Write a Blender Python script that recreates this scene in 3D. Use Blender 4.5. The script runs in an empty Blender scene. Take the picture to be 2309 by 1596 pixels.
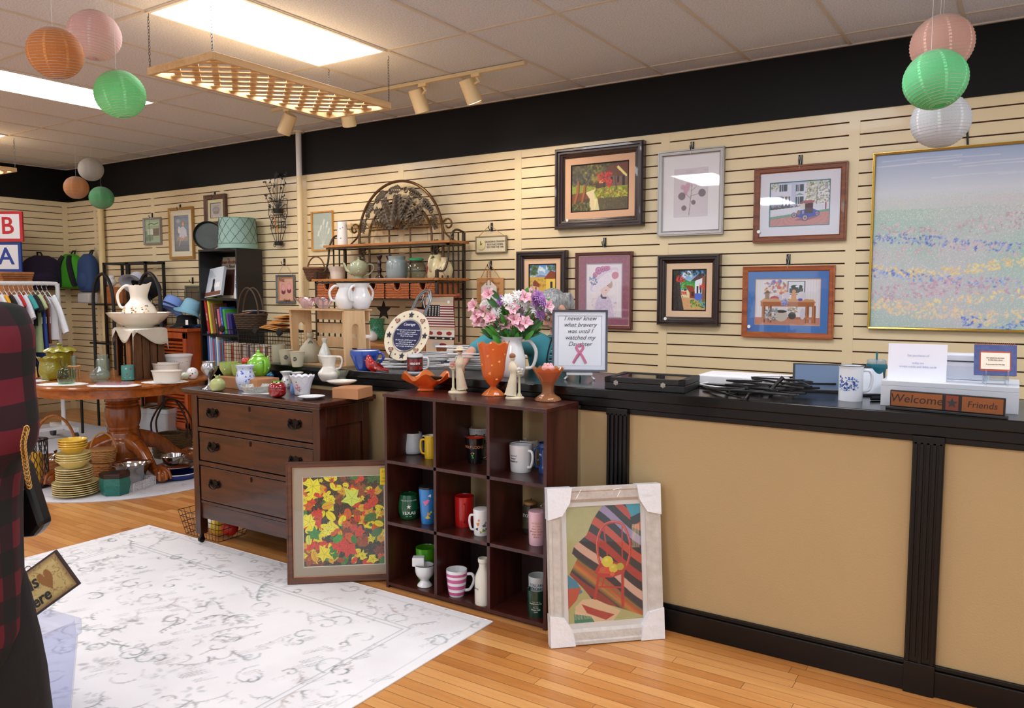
import bpy,math,random
import numpy as np
from math import sin,cos,pi,radians,atan,sqrt
from mathutils import Vector,Matrix

# ---------------------------------------------------------------- camera
F = 1780.0;CXP = 1154.5;CYP = 798.0;CAMH = 1.5
YAW = radians(56.6);PIT = atan(143/1780)
FW = Vector((-cos(YAW)*cos(PIT),sin(YAW)*cos(PIT),-sin(PIT)))
RT = Vector((sin(YAW),cos(YAW),0));UP = RT.cross(FW)
CAM = Vector((0,0,CAMH))
scn = bpy.context.scene
COL = scn.collection
cd = bpy.data.cameras.new('camera');cd.sensor_width = 36;cd.lens = 36*F/2309;cd.clip_start = .05
cam = bpy.data.objects.new('camera',cd);COL.objects.link(cam)
cam.matrix_world = Matrix((( RT.x,UP.x,-FW.x,0),(RT.y,UP.y,-FW.y,0),(RT.z,UP.z,-FW.z,CAMH),(0,0,0,1)))
scn.camera = cam
# ---------------------------------------------------------------- world, light, exposure
w = bpy.data.worlds.new('daylight');scn.world = w;w.use_nodes = True
w.node_tree.nodes['Background'].inputs[0].default_value = (.9,.95,1,1)
w.node_tree.nodes['Background'].inputs[1].default_value = 0.65
scn.view_settings.view_transform = 'Standard';scn.view_settings.look = 'None'
scn.view_settings.gamma = 1;scn.view_settings.use_curve_mapping = False
scn.view_settings.exposure = 0.55
TROFFER_POWER = 11
SPOT_POWER = 14
cy = scn.cycles
cy.max_bounces = 8;cy.diffuse_bounces = 4;cy.glossy_bounces = 3;cy.transmission_bounces = 4
cy.transparent_max_bounces = 48;cy.caustics_reflective = False;cy.caustics_refractive = False
cy.sample_clamp_indirect = 6
# ---------------------------------------------------------------- pixel helpers: where a sight line meets a real plane
def ray(x,y): return FW + RT*((x-CXP)/F) - UP*((y-CYP)/F)
def onZ(x,y,z): d = ray(x,y);return CAM + d*((z-CAMH)/d.z)
def onY(x,y,Y): d = ray(x,y);return CAM + d*(Y/d.y)
def onX(x,y,X): d = ray(x,y);return CAM + d*(X/d.x)
def onD(x,y,D): return CAM + ray(x,y)*D
def sc(p): return (Vector(p)-CAM).dot(FW)/F          # metres that one pixel covers at that point
def base(x,y,z,rpx=0):
    """centre of a round foot whose nearest edge shows at (x, y) on the level z"""
    if z > 1.4: p = onY(x,y,5.03 if z < 1.8 else 5.1);return Vector((p.x,p.y,z)),sc(p)
    p = onZ(x,y,z);r = rpx*sc(p);h = Vector((p.x,p.y,0)).normalized()
    q = p + h*r;return Vector((q.x,q.y,z)),sc(q)
# ---------------------------------------------------------------- colours and materials
def lin(c):
    if isinstance(c,str):
        c = c.lstrip('#');c = [int(c[i:i+2],16)/255 for i in (0,2,4)]
    return tuple(((v/12.92) if v <= .04045 else ((v+.055)/1.055)**2.4) for v in c)
MATS = {}
def newmat(key):
    m = bpy.data.materials.new(key);m.use_nodes = True;MATS[key] = m
    nt = m.node_tree;return m,nt,nt.nodes['Principled BSDF']
def N(nt,t,**kw):
    n = nt.nodes.new(t)
    for k,v in kw.items():
        if k in n.inputs: n.inputs[k].default_value = v
        else: setattr(n,k,v)
    return n
def M(col,rough=.5,metal=0,var=0,vs=12,bump=0,bs=60,coat=0,emit=0,sub=0,spec=.5):
    """plain coloured material; var = mottling, bump = surface relief, both procedural"""
    key = 'm_%s_%g_%g_%g_%g_%g_%g_%g_%g_%g_%g' % (col,rough,metal,var,vs,bump,bs,coat,emit,sub,spec)
    if key in MATS: return MATS[key]
    m,nt,b = newmat(key);c = lin(col)
    b.inputs['Base Color'].default_value = (*c,1);b.inputs['Roughness'].default_value = rough
    b.inputs['Metallic'].default_value = metal;b.inputs['Coat Weight'].default_value = coat
    b.inputs['Specular IOR Level'].default_value = spec
    if emit: b.inputs['Emission Color'].default_value = (*c,1);b.inputs['Emission Strength'].default_value = emit
    if sub: b.inputs['Subsurface Weight'].default_value = sub;b.inputs['Subsurface Radius'].default_value = (.02,.01,.005)
    if var or bump:
        tc = N(nt,'ShaderNodeTexCoord')
        if var:
            no = N(nt,'ShaderNodeTexNoise',Scale=vs,Detail=5);nt.links.new(tc.outputs['Object'],no.inputs['Vector'])
            mx = N(nt,'ShaderNodeMix',data_type='RGBA')
            mx.inputs[6].default_value = (*[v*(1-var) for v in c],1);mx.inputs[7].default_value = (*[min(1,v*(1+var)) for v in c],1)
            nt.links.new(no.outputs['Fac'],mx.inputs[0]);nt.links.new(mx.outputs[2],b.inputs['Base Color'])
        if bump:
            n2 = N(nt,'ShaderNodeTexNoise',Scale=bs,Detail=3);nt.links.new(tc.outputs['Object'],n2.inputs['Vector'])
            bp = N(nt,'ShaderNodeBump',Strength=bump,Distance=.01);nt.links.new(n2.outputs['Fac'],bp.inputs['Height'])
            nt.links.new(bp.outputs['Normal'],b.inputs['Normal'])
    return m
def WOOD(c1,c2,axis='x',rough=.35,scale=9,coat=.15):
    key = 'wood_%s_%s_%s_%g_%g_%g' % (c1,c2,axis,rough,scale,coat)
    if key in MATS: return MATS[key]
    m,nt,b = newmat(key)
    tc = N(nt,'ShaderNodeTexCoord');mp = N(nt,'ShaderNodeMapping')
    s = {'x': (.12,1,1),'y': (1,.12,1),'z': (1,1,.12)}[axis]
    mp.inputs['Scale'].default_value = s;nt.links.new(tc.outputs['Object'],mp.inputs[0])
    no = N(nt,'ShaderNodeTexNoise',Scale=scale*3.2,Detail=8,Roughness=.62,Distortion=.6);nt.links.new(mp.outputs[0],no.inputs['Vector'])
    rp = N(nt,'ShaderNodeValToRGB');e = rp.color_ramp.elements
    e[0].position = .33;e[0].color = (*lin(c2),1);e[1].position = .66;e[1].color = (*lin(c1),1)
    nt.links.new(no.outputs['Fac'],rp.inputs[0]);nt.links.new(rp.outputs[0],b.inputs['Base Color'])
    b.inputs['Roughness'].default_value = rough;b.inputs['Coat Weight'].default_value = coat
    bp = N(nt,'ShaderNodeBump',Strength=.08,Distance=.004);nt.links.new(no.outputs['Fac'],bp.inputs['Height']);nt.links.new(bp.outputs['Normal'],b.inputs['Normal'])
    return m
def GLASS(tint='ffffff',edge=.55,rough=.02,key=None,alpha=0.0):
    """clear glass or plastic: see-through face on, more reflecting at grazing angles; alpha = milky body"""
    key = 'glass_%s_%g_%g_%g' % (tint,edge,rough,alpha)
    if key in MATS: return MATS[key]
    m,nt,b = newmat(key);nt.nodes.remove(b);out = nt.nodes['Material Output']
    tr = N(nt,'ShaderNodeBsdfTransparent');tr.inputs[0].default_value = (*lin(tint),1)
    gl = N(nt,'ShaderNodeBsdfGlossy');gl.inputs['Roughness'].default_value = rough
    lw = N(nt,'ShaderNodeLayerWeight',Blend=.5);pw = N(nt,'ShaderNodeMath',operation='POWER');pw.inputs[1].default_value = 4;nt.links.new(lw.outputs['Facing'],pw.inputs[0])
    mu = N(nt,'ShaderNodeMath',operation='MULTIPLY_ADD');mu.inputs[1].default_value = edge*.9;mu.inputs[2].default_value = .04;nt.links.new(pw.outputs[0],mu.inputs[0])
    mx = N(nt,'ShaderNodeMixShader');nt.links.new(mu.outputs[0],mx.inputs[0]);nt.links.new(tr.outputs[0],mx.inputs[1]);nt.links.new(gl.outputs[0],mx.inputs[2])
    last = mx
    if alpha:
        d = N(nt,'ShaderNodeBsdfPrincipled');d.inputs['Base Color'].default_value = (*lin(tint),1);d.inputs['Roughness'].default_value = .25
        m2 = N(nt,'ShaderNodeMixShader');m2.inputs[0].default_value = alpha
        nt.links.new(mx.outputs[0],m2.inputs[1]);nt.links.new(d.outputs[0],m2.inputs[2]);last = m2
    nt.links.new(last.outputs[0],out.inputs[0]);return m
def PAPER(col,tr=.45):
    """thin lantern paper, lit from both sides"""
    key = 'paper_' + col
    if key in MATS: return MATS[key]
    m,nt,b = newmat(key);out = nt.nodes['Material Output'];c = lin(col)
    b.inputs['Base Color'].default_value = (*c,1);b.inputs['Roughness'].default_value = .7
    t = N(nt,'ShaderNodeBsdfTranslucent');t.inputs[0].default_value = (*c,1)
    no = N(nt,'ShaderNodeTexNoise',Scale=45,Detail=4);tc = N(nt,'ShaderNodeTexCoord');nt.links.new(tc.outputs['Object'],no.inputs['Vector'])
    bp = N(nt,'ShaderNodeBump',Strength=.35,Distance=.005);nt.links.new(no.outputs['Fac'],bp.inputs['Height']);nt.links.new(bp.outputs[0],b.inputs['Normal'])
    mx = N(nt,'ShaderNodeMixShader');mx.inputs[0].default_value = tr
    nt.links.new(b.outputs[0],mx.inputs[1]);nt.links.new(t.outputs[0],mx.inputs[2]);nt.links.new(mx.outputs[0],out.inputs[0]);return m
def VCOL(rough=.55,bump=0,coat=0):
    key = 'vcol_%g_%g_%g' % (rough,bump,coat)
    if key in MATS: return MATS[key]
    m,nt,b = newmat(key);a = N(nt,'ShaderNodeAttribute');a.attribute_name = 'paint'
    nt.links.new(a.outputs['Color'],b.inputs['Base Color']);b.inputs['Roughness'].default_value = rough;b.inputs['Coat Weight'].default_value = coat
    if bump:
        tc = N(nt,'ShaderNodeTexCoord');n2 = N(nt,'ShaderNodeTexNoise',Scale=130,Detail=3);nt.links.new(tc.outputs['Object'],n2.inputs['Vector'])
        bp = N(nt,'ShaderNodeBump',Strength=bump,Distance=.004);nt.links.new(n2.outputs['Fac'],bp.inputs['Height']);nt.links.new(bp.outputs['Normal'],b.inputs['Normal'])
    return m
# ---------------------------------------------------------------- things and parts
def tagp(o,label=None,cat=None,group=None,kind=None):
    if label: o['label'] = label
    if cat: o['category'] = cat
    if group: o['group'] = group
    if kind: o['kind'] = kind
    return o
def T(name,label,cat,loc=(0,0,0),rz=0,group=None):
    o = bpy.data.objects.new(name,None);COL.objects.link(o);o.empty_display_size = .05
    o.location = loc;o.rotation_euler = (0,0,rz)
    return tagp(o,label,cat,group)
def dup(o,loc=None,rz=None,label=None,group=None):
    def cp(a,par):
        c = a.copy();COL.objects.link(c);c.parent = par
        for ch in a.children: cp(ch,c)
        return c
    r = cp(o,None)
    if loc is not None: r.location = loc
    if rz is not None: r.rotation_euler.z = rz
    if label: r['label'] = label
    if group: r['group'] = group
    return r
class MB:
    def __init__(s): s.v = [];s.f = [];s.m = [];s.k = 0
    def add(s,vs,fs,k=None):
        n = len(s.v);s.v += [tuple(p) for p in vs];s.f += [tuple(i+n for i in f) for f in fs];s.m += [s.k if k is None else k]*len(fs);return s
    def box(s,x0,x1,y0,y1,z0,z1,k=None):
        return s.add([(x,y,z) for x in (x0,x1) for y in (y0,y1) for z in (z0,z1)],
                     [(0,1,3,2),(4,6,7,5),(0,4,5,1),(2,3,7,6),(0,2,6,4),(1,5,7,3)],k)
    def obox(s,mat,hx,hy,hz,k=None):
        vs = [mat @ Vector((x*hx,y*hy,z*hz)) for x in (-1,1) for y in (-1,1) for z in (-1,1)]
        return s.add(vs,[(0,1,3,2),(4,6,7,5),(0,4,5,1),(2,3,7,6),(0,2,6,4),(1,5,7,3)],k)
    def lathe(s,prof,n=32,c=(0,0,0),sx=1,sy=1,fn=None,k=None,cap=True):
        """prof = [(radius, height)...]; fn(angle, i, r, z) -> (r, z) ruffles"""
        vs = [];fs = []
        for i,(r,z) in enumerate(prof):
            for j in range(n):
                a = 2*pi*j/n;rr,zz = (r,z) if fn is None else fn(a,i,r,z)
                vs.append((c[0]+rr*cos(a)*sx,c[1]+rr*sin(a)*sy,c[2]+zz))
        for i in range(len(prof)-1):
            for j in range(n):
                fs.append((i*n+j,i*n+(j+1) % n,(i+1)*n+(j+1) % n,(i+1)*n+j))
        if cap:
            if prof[0][0] > 1e-5: fs.append(tuple(range(n-1,-1,-1)))
            if prof[-1][0] > 1e-5: fs.append(tuple((len(prof)-1)*n+j for j in range(n)))
        return s.add(vs,fs,k)
    def vessel(s,prof,n=32,th=.003,c=(0,0,0),sx=1,sy=1,fn=None,k=None):
        """open vessel: outer profile from the foot up, thickened inwards"""
        inner = [(max(r-th,.0004),max(z,prof[0][1]+th)) for r,z in prof[::-1]]
        return s.lathe([(.0005,prof[0][1])] + list(prof) + inner + [(.0005,prof[0][1]+th)],n,c,sx,sy,None if fn is None else (lambda a,i,r,z: fn(a,r,z)),k,cap=False)
    def tube(s,pts,r,n=8,closed=False,k=None,flat=1,caps=True):
        pts = [Vector(p) for p in pts];m = len(pts);rr = r if hasattr(r,'__len__') else [r]*m
        vs = [];fs = [];ref = None
        for i,p in enumerate(pts):
            if closed: t = pts[(i+1) % m]-pts[i-1]
            else: t = pts[min(i+1,m-1)]-pts[max(i-1,0)]
            if t.length < 1e-9: t = Vector((0,0,1))
            t.normalize()
            if ref is None: ref = Vector((0,0,1)) if abs(t.z) < .9 else Vector((1,0,0))
            u = t.cross(ref)
            if u.length < 1e-6: u = t.orthogonal()
            u.normalize();v = u.cross(t).normalized();ref = v
            for j in range(n):
                a = 2*pi*j/n;vs.append(p + u*(cos(a)*rr[i]*flat) + v*(sin(a)*rr[i]))
        for i in range(m if closed else m-1):
            i2 = (i+1) % m
            for j in range(n): fs.append((i*n+j,i*n+(j+1) % n,i2*n+(j+1) % n,i2*n+j))
        if not closed and caps: fs += [tuple(range(n-1,-1,-1)),tuple((m-1)*n+j for j in range(n))]
        return s.add(vs,fs,k)
    def cyl(s,p0,p1,r0,r1=None,n=16,k=None): return s.tube([p0,p1],[r0,r0 if r1 is None else r1],n,k=k)
    def sph(s,c,r,n=16,k=None,zt=None):
        rx,ry,rz = r if hasattr(r,'__len__') else (r,r,r);h = n//2
        vs = [(c[0],c[1],c[2]-rz)];fs = []
        for i in range(1,h):
            a = -pi/2+pi*i/h
            for j in range(n): vs.append((c[0]+rx*cos(a)*cos(2*pi*j/n),c[1]+ry*cos(a)*sin(2*pi*j/n),c[2]+rz*sin(a)))
        vs.append((c[0],c[1],c[2]+rz));L = len(vs)-1
        for j in range(n):
            fs.append((0,1+(j+1) % n,1+j));fs.append((L,L-n+j,L-n+(j+1) % n))
            for i in range(h-2): fs.append((1+i*n+j,1+i*n+(j+1) % n,1+(i+1)*n+(j+1) % n,1+(i+1)*n+j))
        return s.add(vs,fs,k)
    def prism(s,poly,t,mat=None,k=None):
        """polygon in local xy, thickness t along local z, placed by matrix"""
        mat = mat or Matrix();n = len(poly)
        vs = [mat @ Vector((x,y,0)) for x,y in poly] + [mat @ Vector((x,y,t)) for x,y in poly]
        fs = [tuple(range(n-1,-1,-1)),tuple(range(n,2*n))] + [(i,(i+1) % n,(i+1) % n+n,i+n) for i in range(n)]
        return s.add(vs,fs,k)
    def leaf(s,a,b,wd,nrm=(0,0,1),cup=.15,k=None,n=5):
        a = Vector(a);b = Vector(b);d = b-a;u = d.cross(Vector(nrm))
        if u.length < 1e-6: u = d.orthogonal()
        u.normalize();nn = u.cross(d).normalized();vs = [];fs = []
        for i in range(n+1):
            t = i/n;ww = wd*sin(pi*min(1,t*.92+.08))**.8 if 0 < t < 1 else wd*.06
            c = a+d*t+nn*(cup*d.length*sin(pi*t))
            vs += [c-u*ww+nn*(ww*.3),c,c+u*ww+nn*(ww*.3)]
        for i in range(n): fs += [(3*i,3*i+1,3*i+4,3*i+3),(3*i+1,3*i+2,3*i+5,3*i+4)]
        return s.add(vs,fs,k)
    def build(s,name,mats,parent=None,smooth=.6,bev=0,loc=None,rot=None,label=None,xf=None):
        me = bpy.data.meshes.new(name);vs = s.v
        if xf is not None: vs = [tuple(xf @ Vector(v)) for v in vs]
        me.from_pydata(vs,[],s.f)
        if not isinstance(mats,(list,tuple)): mats = [mats]
        for m in mats: me.materials.append(m)
        me.polygons.foreach_set('material_index',[min(k,len(mats)-1) for k in s.m])
        me.update()
        if smooth: me.shade_smooth();me.set_sharp_from_angle(angle=smooth)
        o = bpy.data.objects.new(name,me);COL.objects.link(o)
        if parent: o.parent = parent
        if loc is not None: o.location = loc
        if rot is not None: o.rotation_euler = rot
        if label: o['label'] = label
        if bev:
            b = o.modifiers.new('bevel','BEVEL');b.width = bev;b.segments = 2;b.limit_method = 'ANGLE';b.angle_limit = .7
        return o
def arc(c,r,a0,a1,n=12,ax=(1,0,0),ay=(0,0,1),ry=None):
    c = Vector(c);ax = Vector(ax);ay = Vector(ay);ry = r if ry is None else ry
    return [c+ax*(r*cos(a0+(a1-a0)*i/n))+ay*(ry*sin(a0+(a1-a0)*i/n)) for i in range(n+1)]
def spiral(c,r0,r1,a0,turns,n=24,ax=(1,0,0),ay=(0,0,1)):
    c = Vector(c);ax = Vector(ax);ay = Vector(ay);out = []
    for i in range(n+1):
        t = i/n;r = r0+(r1-r0)*t;a = a0+turns*2*pi*t;out.append(c+ax*(r*cos(a))+ay*(r*sin(a)))
    return out
def smoothpts(pts,n=6):
    """Catmull-Rom through the points"""
    P = [Vector(p) for p in pts];out = []
    for i in range(len(P)-1):
        a = P[max(i-1,0)];b = P[i];c = P[i+1];d = P[min(i+2,len(P)-1)]
        for j in range(n):
            t = j/n;out.append(.5*((2*b)+(c-a)*t+(2*a-5*b+4*c-d)*t*t+(3*b-a-3*c+d)*t**3))
    return out+[P[-1]]
def sprof(prof,n=4):
    return [(max(p.x,.0003),p.y) for p in smoothpts([(r,z,0) for r,z in prof],n)]
def star(r0,r1,n=5,a0=pi/2): return [((r0 if i % 2 == 0 else r1)*cos(a0+pi*i/n),(r0 if i % 2 == 0 else r1)*sin(a0+pi*i/n)) for i in range(2*n)]
def text(s,size,mat,parent,name='lettering',loc=(0,0,0),rot=(pi/2,0,0),shear=0,ext=.0008,align='CENTER',wrap=None,sx=1,bold=0,spacing=1,line=1):
    """lettering in real relief; wrap=(radius, angle) bends it round a vertical cylinder"""
    cu = bpy.data.curves.new(name,'FONT');cu.body = s;cu.size = size;cu.shear = shear;cu.extrude = ext;cu.offset = bold
    cu.align_x = align;cu.align_y = 'CENTER';cu.space_character = spacing;cu.space_line = line;cu.resolution_u = 3
    t = bpy.data.objects.new(name,cu);COL.objects.link(t);bpy.context.view_layer.update()
    me = bpy.data.meshes.new_from_object(t);bpy.data.objects.remove(t);bpy.data.curves.remove(cu)
    me.materials.clear();me.materials.append(mat)
    if wrap:
        R,a0 = wrap
        for v in me.vertices:
            x,y,z = v.co.x*sx,v.co.y,v.co.z;a = a0+x/R;rr = R+z+.0006
            v.co = (rr*cos(a),rr*sin(a),y)
    elif sx != 1:
        for v in me.vertices: v.co.x *= sx
    o = bpy.data.objects.new(name,me);COL.objects.link(o);o.parent = parent;o.location = loc
    o.rotation_euler = (0,0,0) if wrap else rot
    return o
# ---------------------------------------------------------------- painted surfaces: colour per mesh point, made by the numbers below
class Art:
    def __init__(s,w,h,px=140,bg='ffffff',seed=1):
        s.w = w;s.h = h;s.nx = px;s.ny = max(2,int(px*h/w));s.rs = np.random.RandomState(seed)
        s.X,s.Y = np.meshgrid(np.linspace(0,1,s.nx+1),np.linspace(0,1,s.ny+1))     # Y up, both 0..1
        s.c = np.empty(s.X.shape+(3,));s.c[:] = lin(bg)
    def noise(s,n,seed=None):
        rs = s.rs if seed is None else np.random.RandomState(seed)
        out = np.zeros(s.X.shape);amp = 1;tot = 0;m = n
        for _ in range(3):
            my = max(2,int(m*s.h/s.w)+1);g = rs.rand(my+2,int(m)+2);x = s.X*m;y = s.Y*my
            i = np.minimum(x.astype(int),int(m));j = np.minimum(y.astype(int),my);fx = x-i;fy = y-j;fx = fx*fx*(3-2*fx);fy = fy*fy*(3-2*fy)
            out += amp*((g[j,i]*(1-fx)+g[j,i+1]*fx)*(1-fy)+(g[j+1,i]*(1-fx)+g[j+1,i+1]*fx)*fy);tot += amp;amp *= .55;m = int(m*2.1)
        return out/tot
    def put(s,mask,col,a=1.0,var=0,vn=20):
        k = np.array(lin(col));t = np.broadcast_to(k,s.c.shape)
        if var: t = t*(1+var*(s.noise(vn)-.5)*2)[...,None]
        al = (mask*a)[...,None];s.c = s.c*(1-al)+t*al;return s
    def rect(s,x0,x1,y0,y1,col,a=1,**k): return s.put(((s.X >= x0) & (s.X <= x1) & (s.Y >= y0) & (s.Y <= y1)).astype(float),col,a,**k)
    def win(s,x0,x1,y0,y1):
        i0 = max(0,int(x0*s.nx));i1 = min(s.nx+1,int(x1*s.nx)+2);j0 = max(0,int(y0*s.ny));j1 = min(s.ny+1,int(y1*s.ny)+2)
        return (slice(j0,max(j0,j1)),slice(i0,max(i0,i1)))
    def mixin(s,W,m,col,a): al = (m*a)[...,None];s.c[W] = s.c[W]*(1-al)+np.array(lin(col))*al
    def ell(s,x,y,rx,ry,col,a=1,rot=0,soft=0,**k):
        R = max(rx*s.w,ry*s.h);W = s.win(x-R/s.w,x+R/s.w,y-R/s.h,y+R/s.h)
        dx = (s.X[W]-x)*s.w;dy = (s.Y[W]-y)*s.h;rx = rx*s.w;ry = ry*s.h;c,q = cos(rot),sin(rot)
        d = np.sqrt(((dx*c+dy*q)/rx)**2+((-dx*q+dy*c)/ry)**2)
        m = (d <= 1).astype(float) if not soft else np.clip((1-d)/soft,0,1)
        s.mixin(W,m,col,a);return s
    def poly(s,pts,col,a=1,**k):
        ins = np.zeros(s.X.shape,bool);n = len(pts)
        for i in range(n):
            x0,y0 = pts[i];x1,y1 = pts[(i+1) % n]
            if y0 == y1: continue
            c = ((s.Y >= min(y0,y1)) & (s.Y < max(y0,y1))) & (s.X < x0+(s.Y-y0)*(x1-x0)/(y1-y0));ins ^= c
        return s.put(ins.astype(float),col,a,**k)
    def line(s,pts,wd,col,a=1):
        wd = wd*s.w
        for (x0,y0),(x1,y1) in zip(pts[:-1],pts[1:]):
            W = s.win(min(x0,x1)-wd/s.w,max(x0,x1)+wd/s.w,min(y0,y1)-wd/s.h,max(y0,y1)+wd/s.h)
            X = s.X[W];Y = s.Y[W];dx = (x1-x0)*s.w;dy = (y1-y0)*s.h;L = dx*dx+dy*dy+1e-12
            t = np.clip((((X-x0)*s.w)*dx+((Y-y0)*s.h)*dy)/L,0,1)
            d = np.hypot((X-x0)*s.w-t*dx,(Y-y0)*s.h-t*dy);s.mixin(W,np.clip((wd/2-d)/(.35*wd)+.5,0,1),col,a)
        return s
    def blobs(s,n,x0,x1,y0,y1,r,cols,a=.9,asp=1,soft=.5):
        for _ in range(n):
            s.ell(s.rs.uniform(x0,x1),s.rs.uniform(y0,y1),r*s.rs.uniform(.5,1.4),r*s.w/s.h*asp*s.rs.uniform(.5,1.4),cols[s.rs.randint(len(cols))],a,s.rs.uniform(0,3),soft)
        return s
    def speck(s,x0,x1,y0,y1,dens,cols,a=.8):
        m = ((s.X >= x0) & (s.X <= x1) & (s.Y >= y0) & (s.Y <= y1)) & (s.rs.rand(*s.X.shape) < dens)
        ch = s.rs.randint(len(cols),size=s.X.shape)
        for i,c in enumerate(cols): s.put((m & (ch == i)).astype(float),c,a)
        return s
    def grad(s,y0,c0,y1,c1):
        t = np.clip((s.Y-y0)/(y1-y0),0,1)[...,None];m = ((s.Y >= min(y0,y1)) & (s.Y <= max(y0,y1)))[...,None]
        s.c = np.where(m,np.array(lin(c0))*(1-t)+np.array(lin(c1))*t,s.c);return s
    def clipto(s,old,mask): s.c = np.where(mask[...,None],s.c,old);return s
    def build(s,name,parent,fn=None,rough=.55,bump=0,coat=0,loc=(0,0,0),rot=(0,0,0),label=None,keep=None):
        """fn(u, v) -> point arrays; default: upright panel in local xz centred on x, facing -y"""
        if fn is None: P = np.stack([(s.X-.5)*s.w,np.zeros_like(s.X),(s.Y-.5)*s.h],-1)
        else: P = fn(s.X,s.Y)
        P = P.reshape(-1,3);nx = s.nx+1;ii = np.arange(s.nx*s.ny);j,i = ii//s.nx,ii % s.nx;a = j*nx+i
        quads = np.stack([a,a+1,a+nx+1,a+nx],-1)
        if keep is not None: quads = quads[keep(s.X[:-1,:-1]+.5/s.nx,s.Y[:-1,:-1]+.5/s.ny).reshape(-1)]
        me = bpy.data.meshes.new(name);me.vertices.add(len(P));me.vertices.foreach_set('co',P.astype('f').ravel())
        nq = len(quads);me.loops.add(nq*4);me.loops.foreach_set('vertex_index',quads.astype('i').ravel())
        me.polygons.add(nq);me.polygons.foreach_set('loop_start',np.arange(0,nq*4,4,dtype='i'))
        me.update(calc_edges=True)
        at = me.color_attributes.new('paint','FLOAT_COLOR','POINT')
        C4 = np.ones((len(P),4),'f');C4[:,:3] = s.c.reshape(-1,3);at.data.foreach_set('color',C4.ravel())
        me.shade_smooth();me.materials.append(VCOL(rough,bump,coat))
        o = bpy.data.objects.new(name,me);COL.objects.link(o);o.location = loc;o.rotation_euler = rot
        if parent: o.parent = parent
        if label: o['label'] = label
        return o
def basis(o,x,y,z=None):
    """matrix with origin o and axes x, y"""
    x = Vector(x).normalized();y = Vector(y).normalized();z = x.cross(y) if z is None else Vector(z)
    return Matrix(((x.x,y.x,z.x,o[0]),(x.y,y.y,z.y,o[1]),(x.z,y.z,z.z,o[2]),(0,0,0,1)))
XZ = lambda o=(0,0,0): basis(o,(1,0,0),(0,0,1))      # polygon drawn upright, thickness towards -y
# ================================================================ THE SETTING
WY = 5.30;LX = -10.16;CZ = 3.0
WALLC = 'e7d4aa'
def slat_mat():
    return M(WALLC,.38,var=.03,vs=3,coat=.1)
def kind(o,k='structure'): o['kind'] = k;return o
def make_floor():
    m,nt,b = newmat('maple_planks');L = nt.links.new
    tc = N(nt,'ShaderNodeTexCoord');br = N(nt,'ShaderNodeTexBrick',Scale=1.0)
    br.offset = .37;br.offset_frequency = 2;br.squash = 1
    for k,v in (('Color1',(0,0,0,1)),('Color2',(1,1,1,1)),('Mortar',(0,0,0,1)),('Mortar Size',.0011),('Mortar Smooth',.1),('Bias',0),('Brick Width',.83),('Row Height',.0575)):
        br.inputs[k].default_value = v
    # break the regular courses: shift x by a per-row amount
    sp = N(nt,'ShaderNodeSeparateXYZ');L(tc.outputs['Object'],sp.inputs[0])
    dv = N(nt,'ShaderNodeMath',operation='DIVIDE');dv.inputs[1].default_value = .0575;L(sp.outputs[1],dv.inputs[0])
    fl = N(nt,'ShaderNodeMath',operation='FLOOR');L(dv.outputs[0],fl.inputs[0])
    wn = N(nt,'ShaderNodeTexWhiteNoise',noise_dimensions='1D');L(fl.outputs[0],wn.inputs['W'])
    ad = N(nt,'ShaderNodeMath',operation='MULTIPLY_ADD');ad.inputs[1].default_value = 1.7;L(wn.outputs[0],ad.inputs[0]);L(sp.outputs[0],ad.inputs[2])
    cb = N(nt,'ShaderNodeCombineXYZ');L(ad.outputs[0],cb.inputs[0]);L(sp.outputs[1],cb.inputs[1]);L(cb.outputs[0],br.inputs[0])
    mp = N(nt,'ShaderNodeMapping');mp.inputs['Scale'].default_value = (1.2,14,1);L(cb.outputs[0],mp.inputs[0])
    gr = N(nt,'ShaderNodeTexNoise',Scale=3.5,Detail=9,Roughness=.65,Distortion=.9);L(mp.outputs[0],gr.inputs['Vector'])
    big = N(nt,'ShaderNodeTexNoise',Scale=1.3,Detail=3);L(tc.outputs['Object'],big.inputs['Vector'])
    m1 = N(nt,'ShaderNodeMath',operation='MULTIPLY');m1.inputs[1].default_value = .42;L(br.outputs['Color'],m1.inputs[0])
    m2 = N(nt,'ShaderNodeMath',operation='MULTIPLY_ADD');m2.inputs[1].default_value = .5;L(gr.outputs[0],m2.inputs[0]);L(m1.outputs[0],m2.inputs[2])
    m3 = N(nt,'ShaderNodeMath',operation='MULTIPLY_ADD');m3.inputs[1].default_value = .28;L(big.outputs[0],m3.inputs[0]);L(m2.outputs[0],m3.inputs[2])
    rp = N(nt,'ShaderNodeValToRGB');e = rp.color_ramp.elements
    e[0].position = .22;e[0].color = (*lin('935424'),1);e[1].position = .95;e[1].color = (*lin('dfa766'),1)
    x = e.new(.5);x.color = (*lin('bd7c3e'),1)
    L(m3.outputs[0],rp.inputs[0])
    mx = N(nt,'ShaderNodeMix',data_type='RGBA');mx.inputs[7].default_value = (*lin('5b3414'),1);L(br.outputs['Fac'],mx.inputs[0]);L(rp.outputs[0],mx.inputs[6])
    L(mx.outputs[2],b.inputs['Base Color']);b.inputs['Roughness'].default_value = .3;b.inputs['Coat Weight'].default_value = .25;b.inputs['Coat Roughness'].default_value = .18
    bp = N(nt,'ShaderNodeBump',Strength=.25,Distance=.002,invert=True);L(br.outputs['Fac'],bp.inputs['Height']);L(bp.outputs[0],b.inputs['Normal'])
    f = MB().box(LX-.1,3.0,-4.5,WY+.1,-.05,0);kind(f.build('floor',m,smooth=0))
make_floor()
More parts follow.
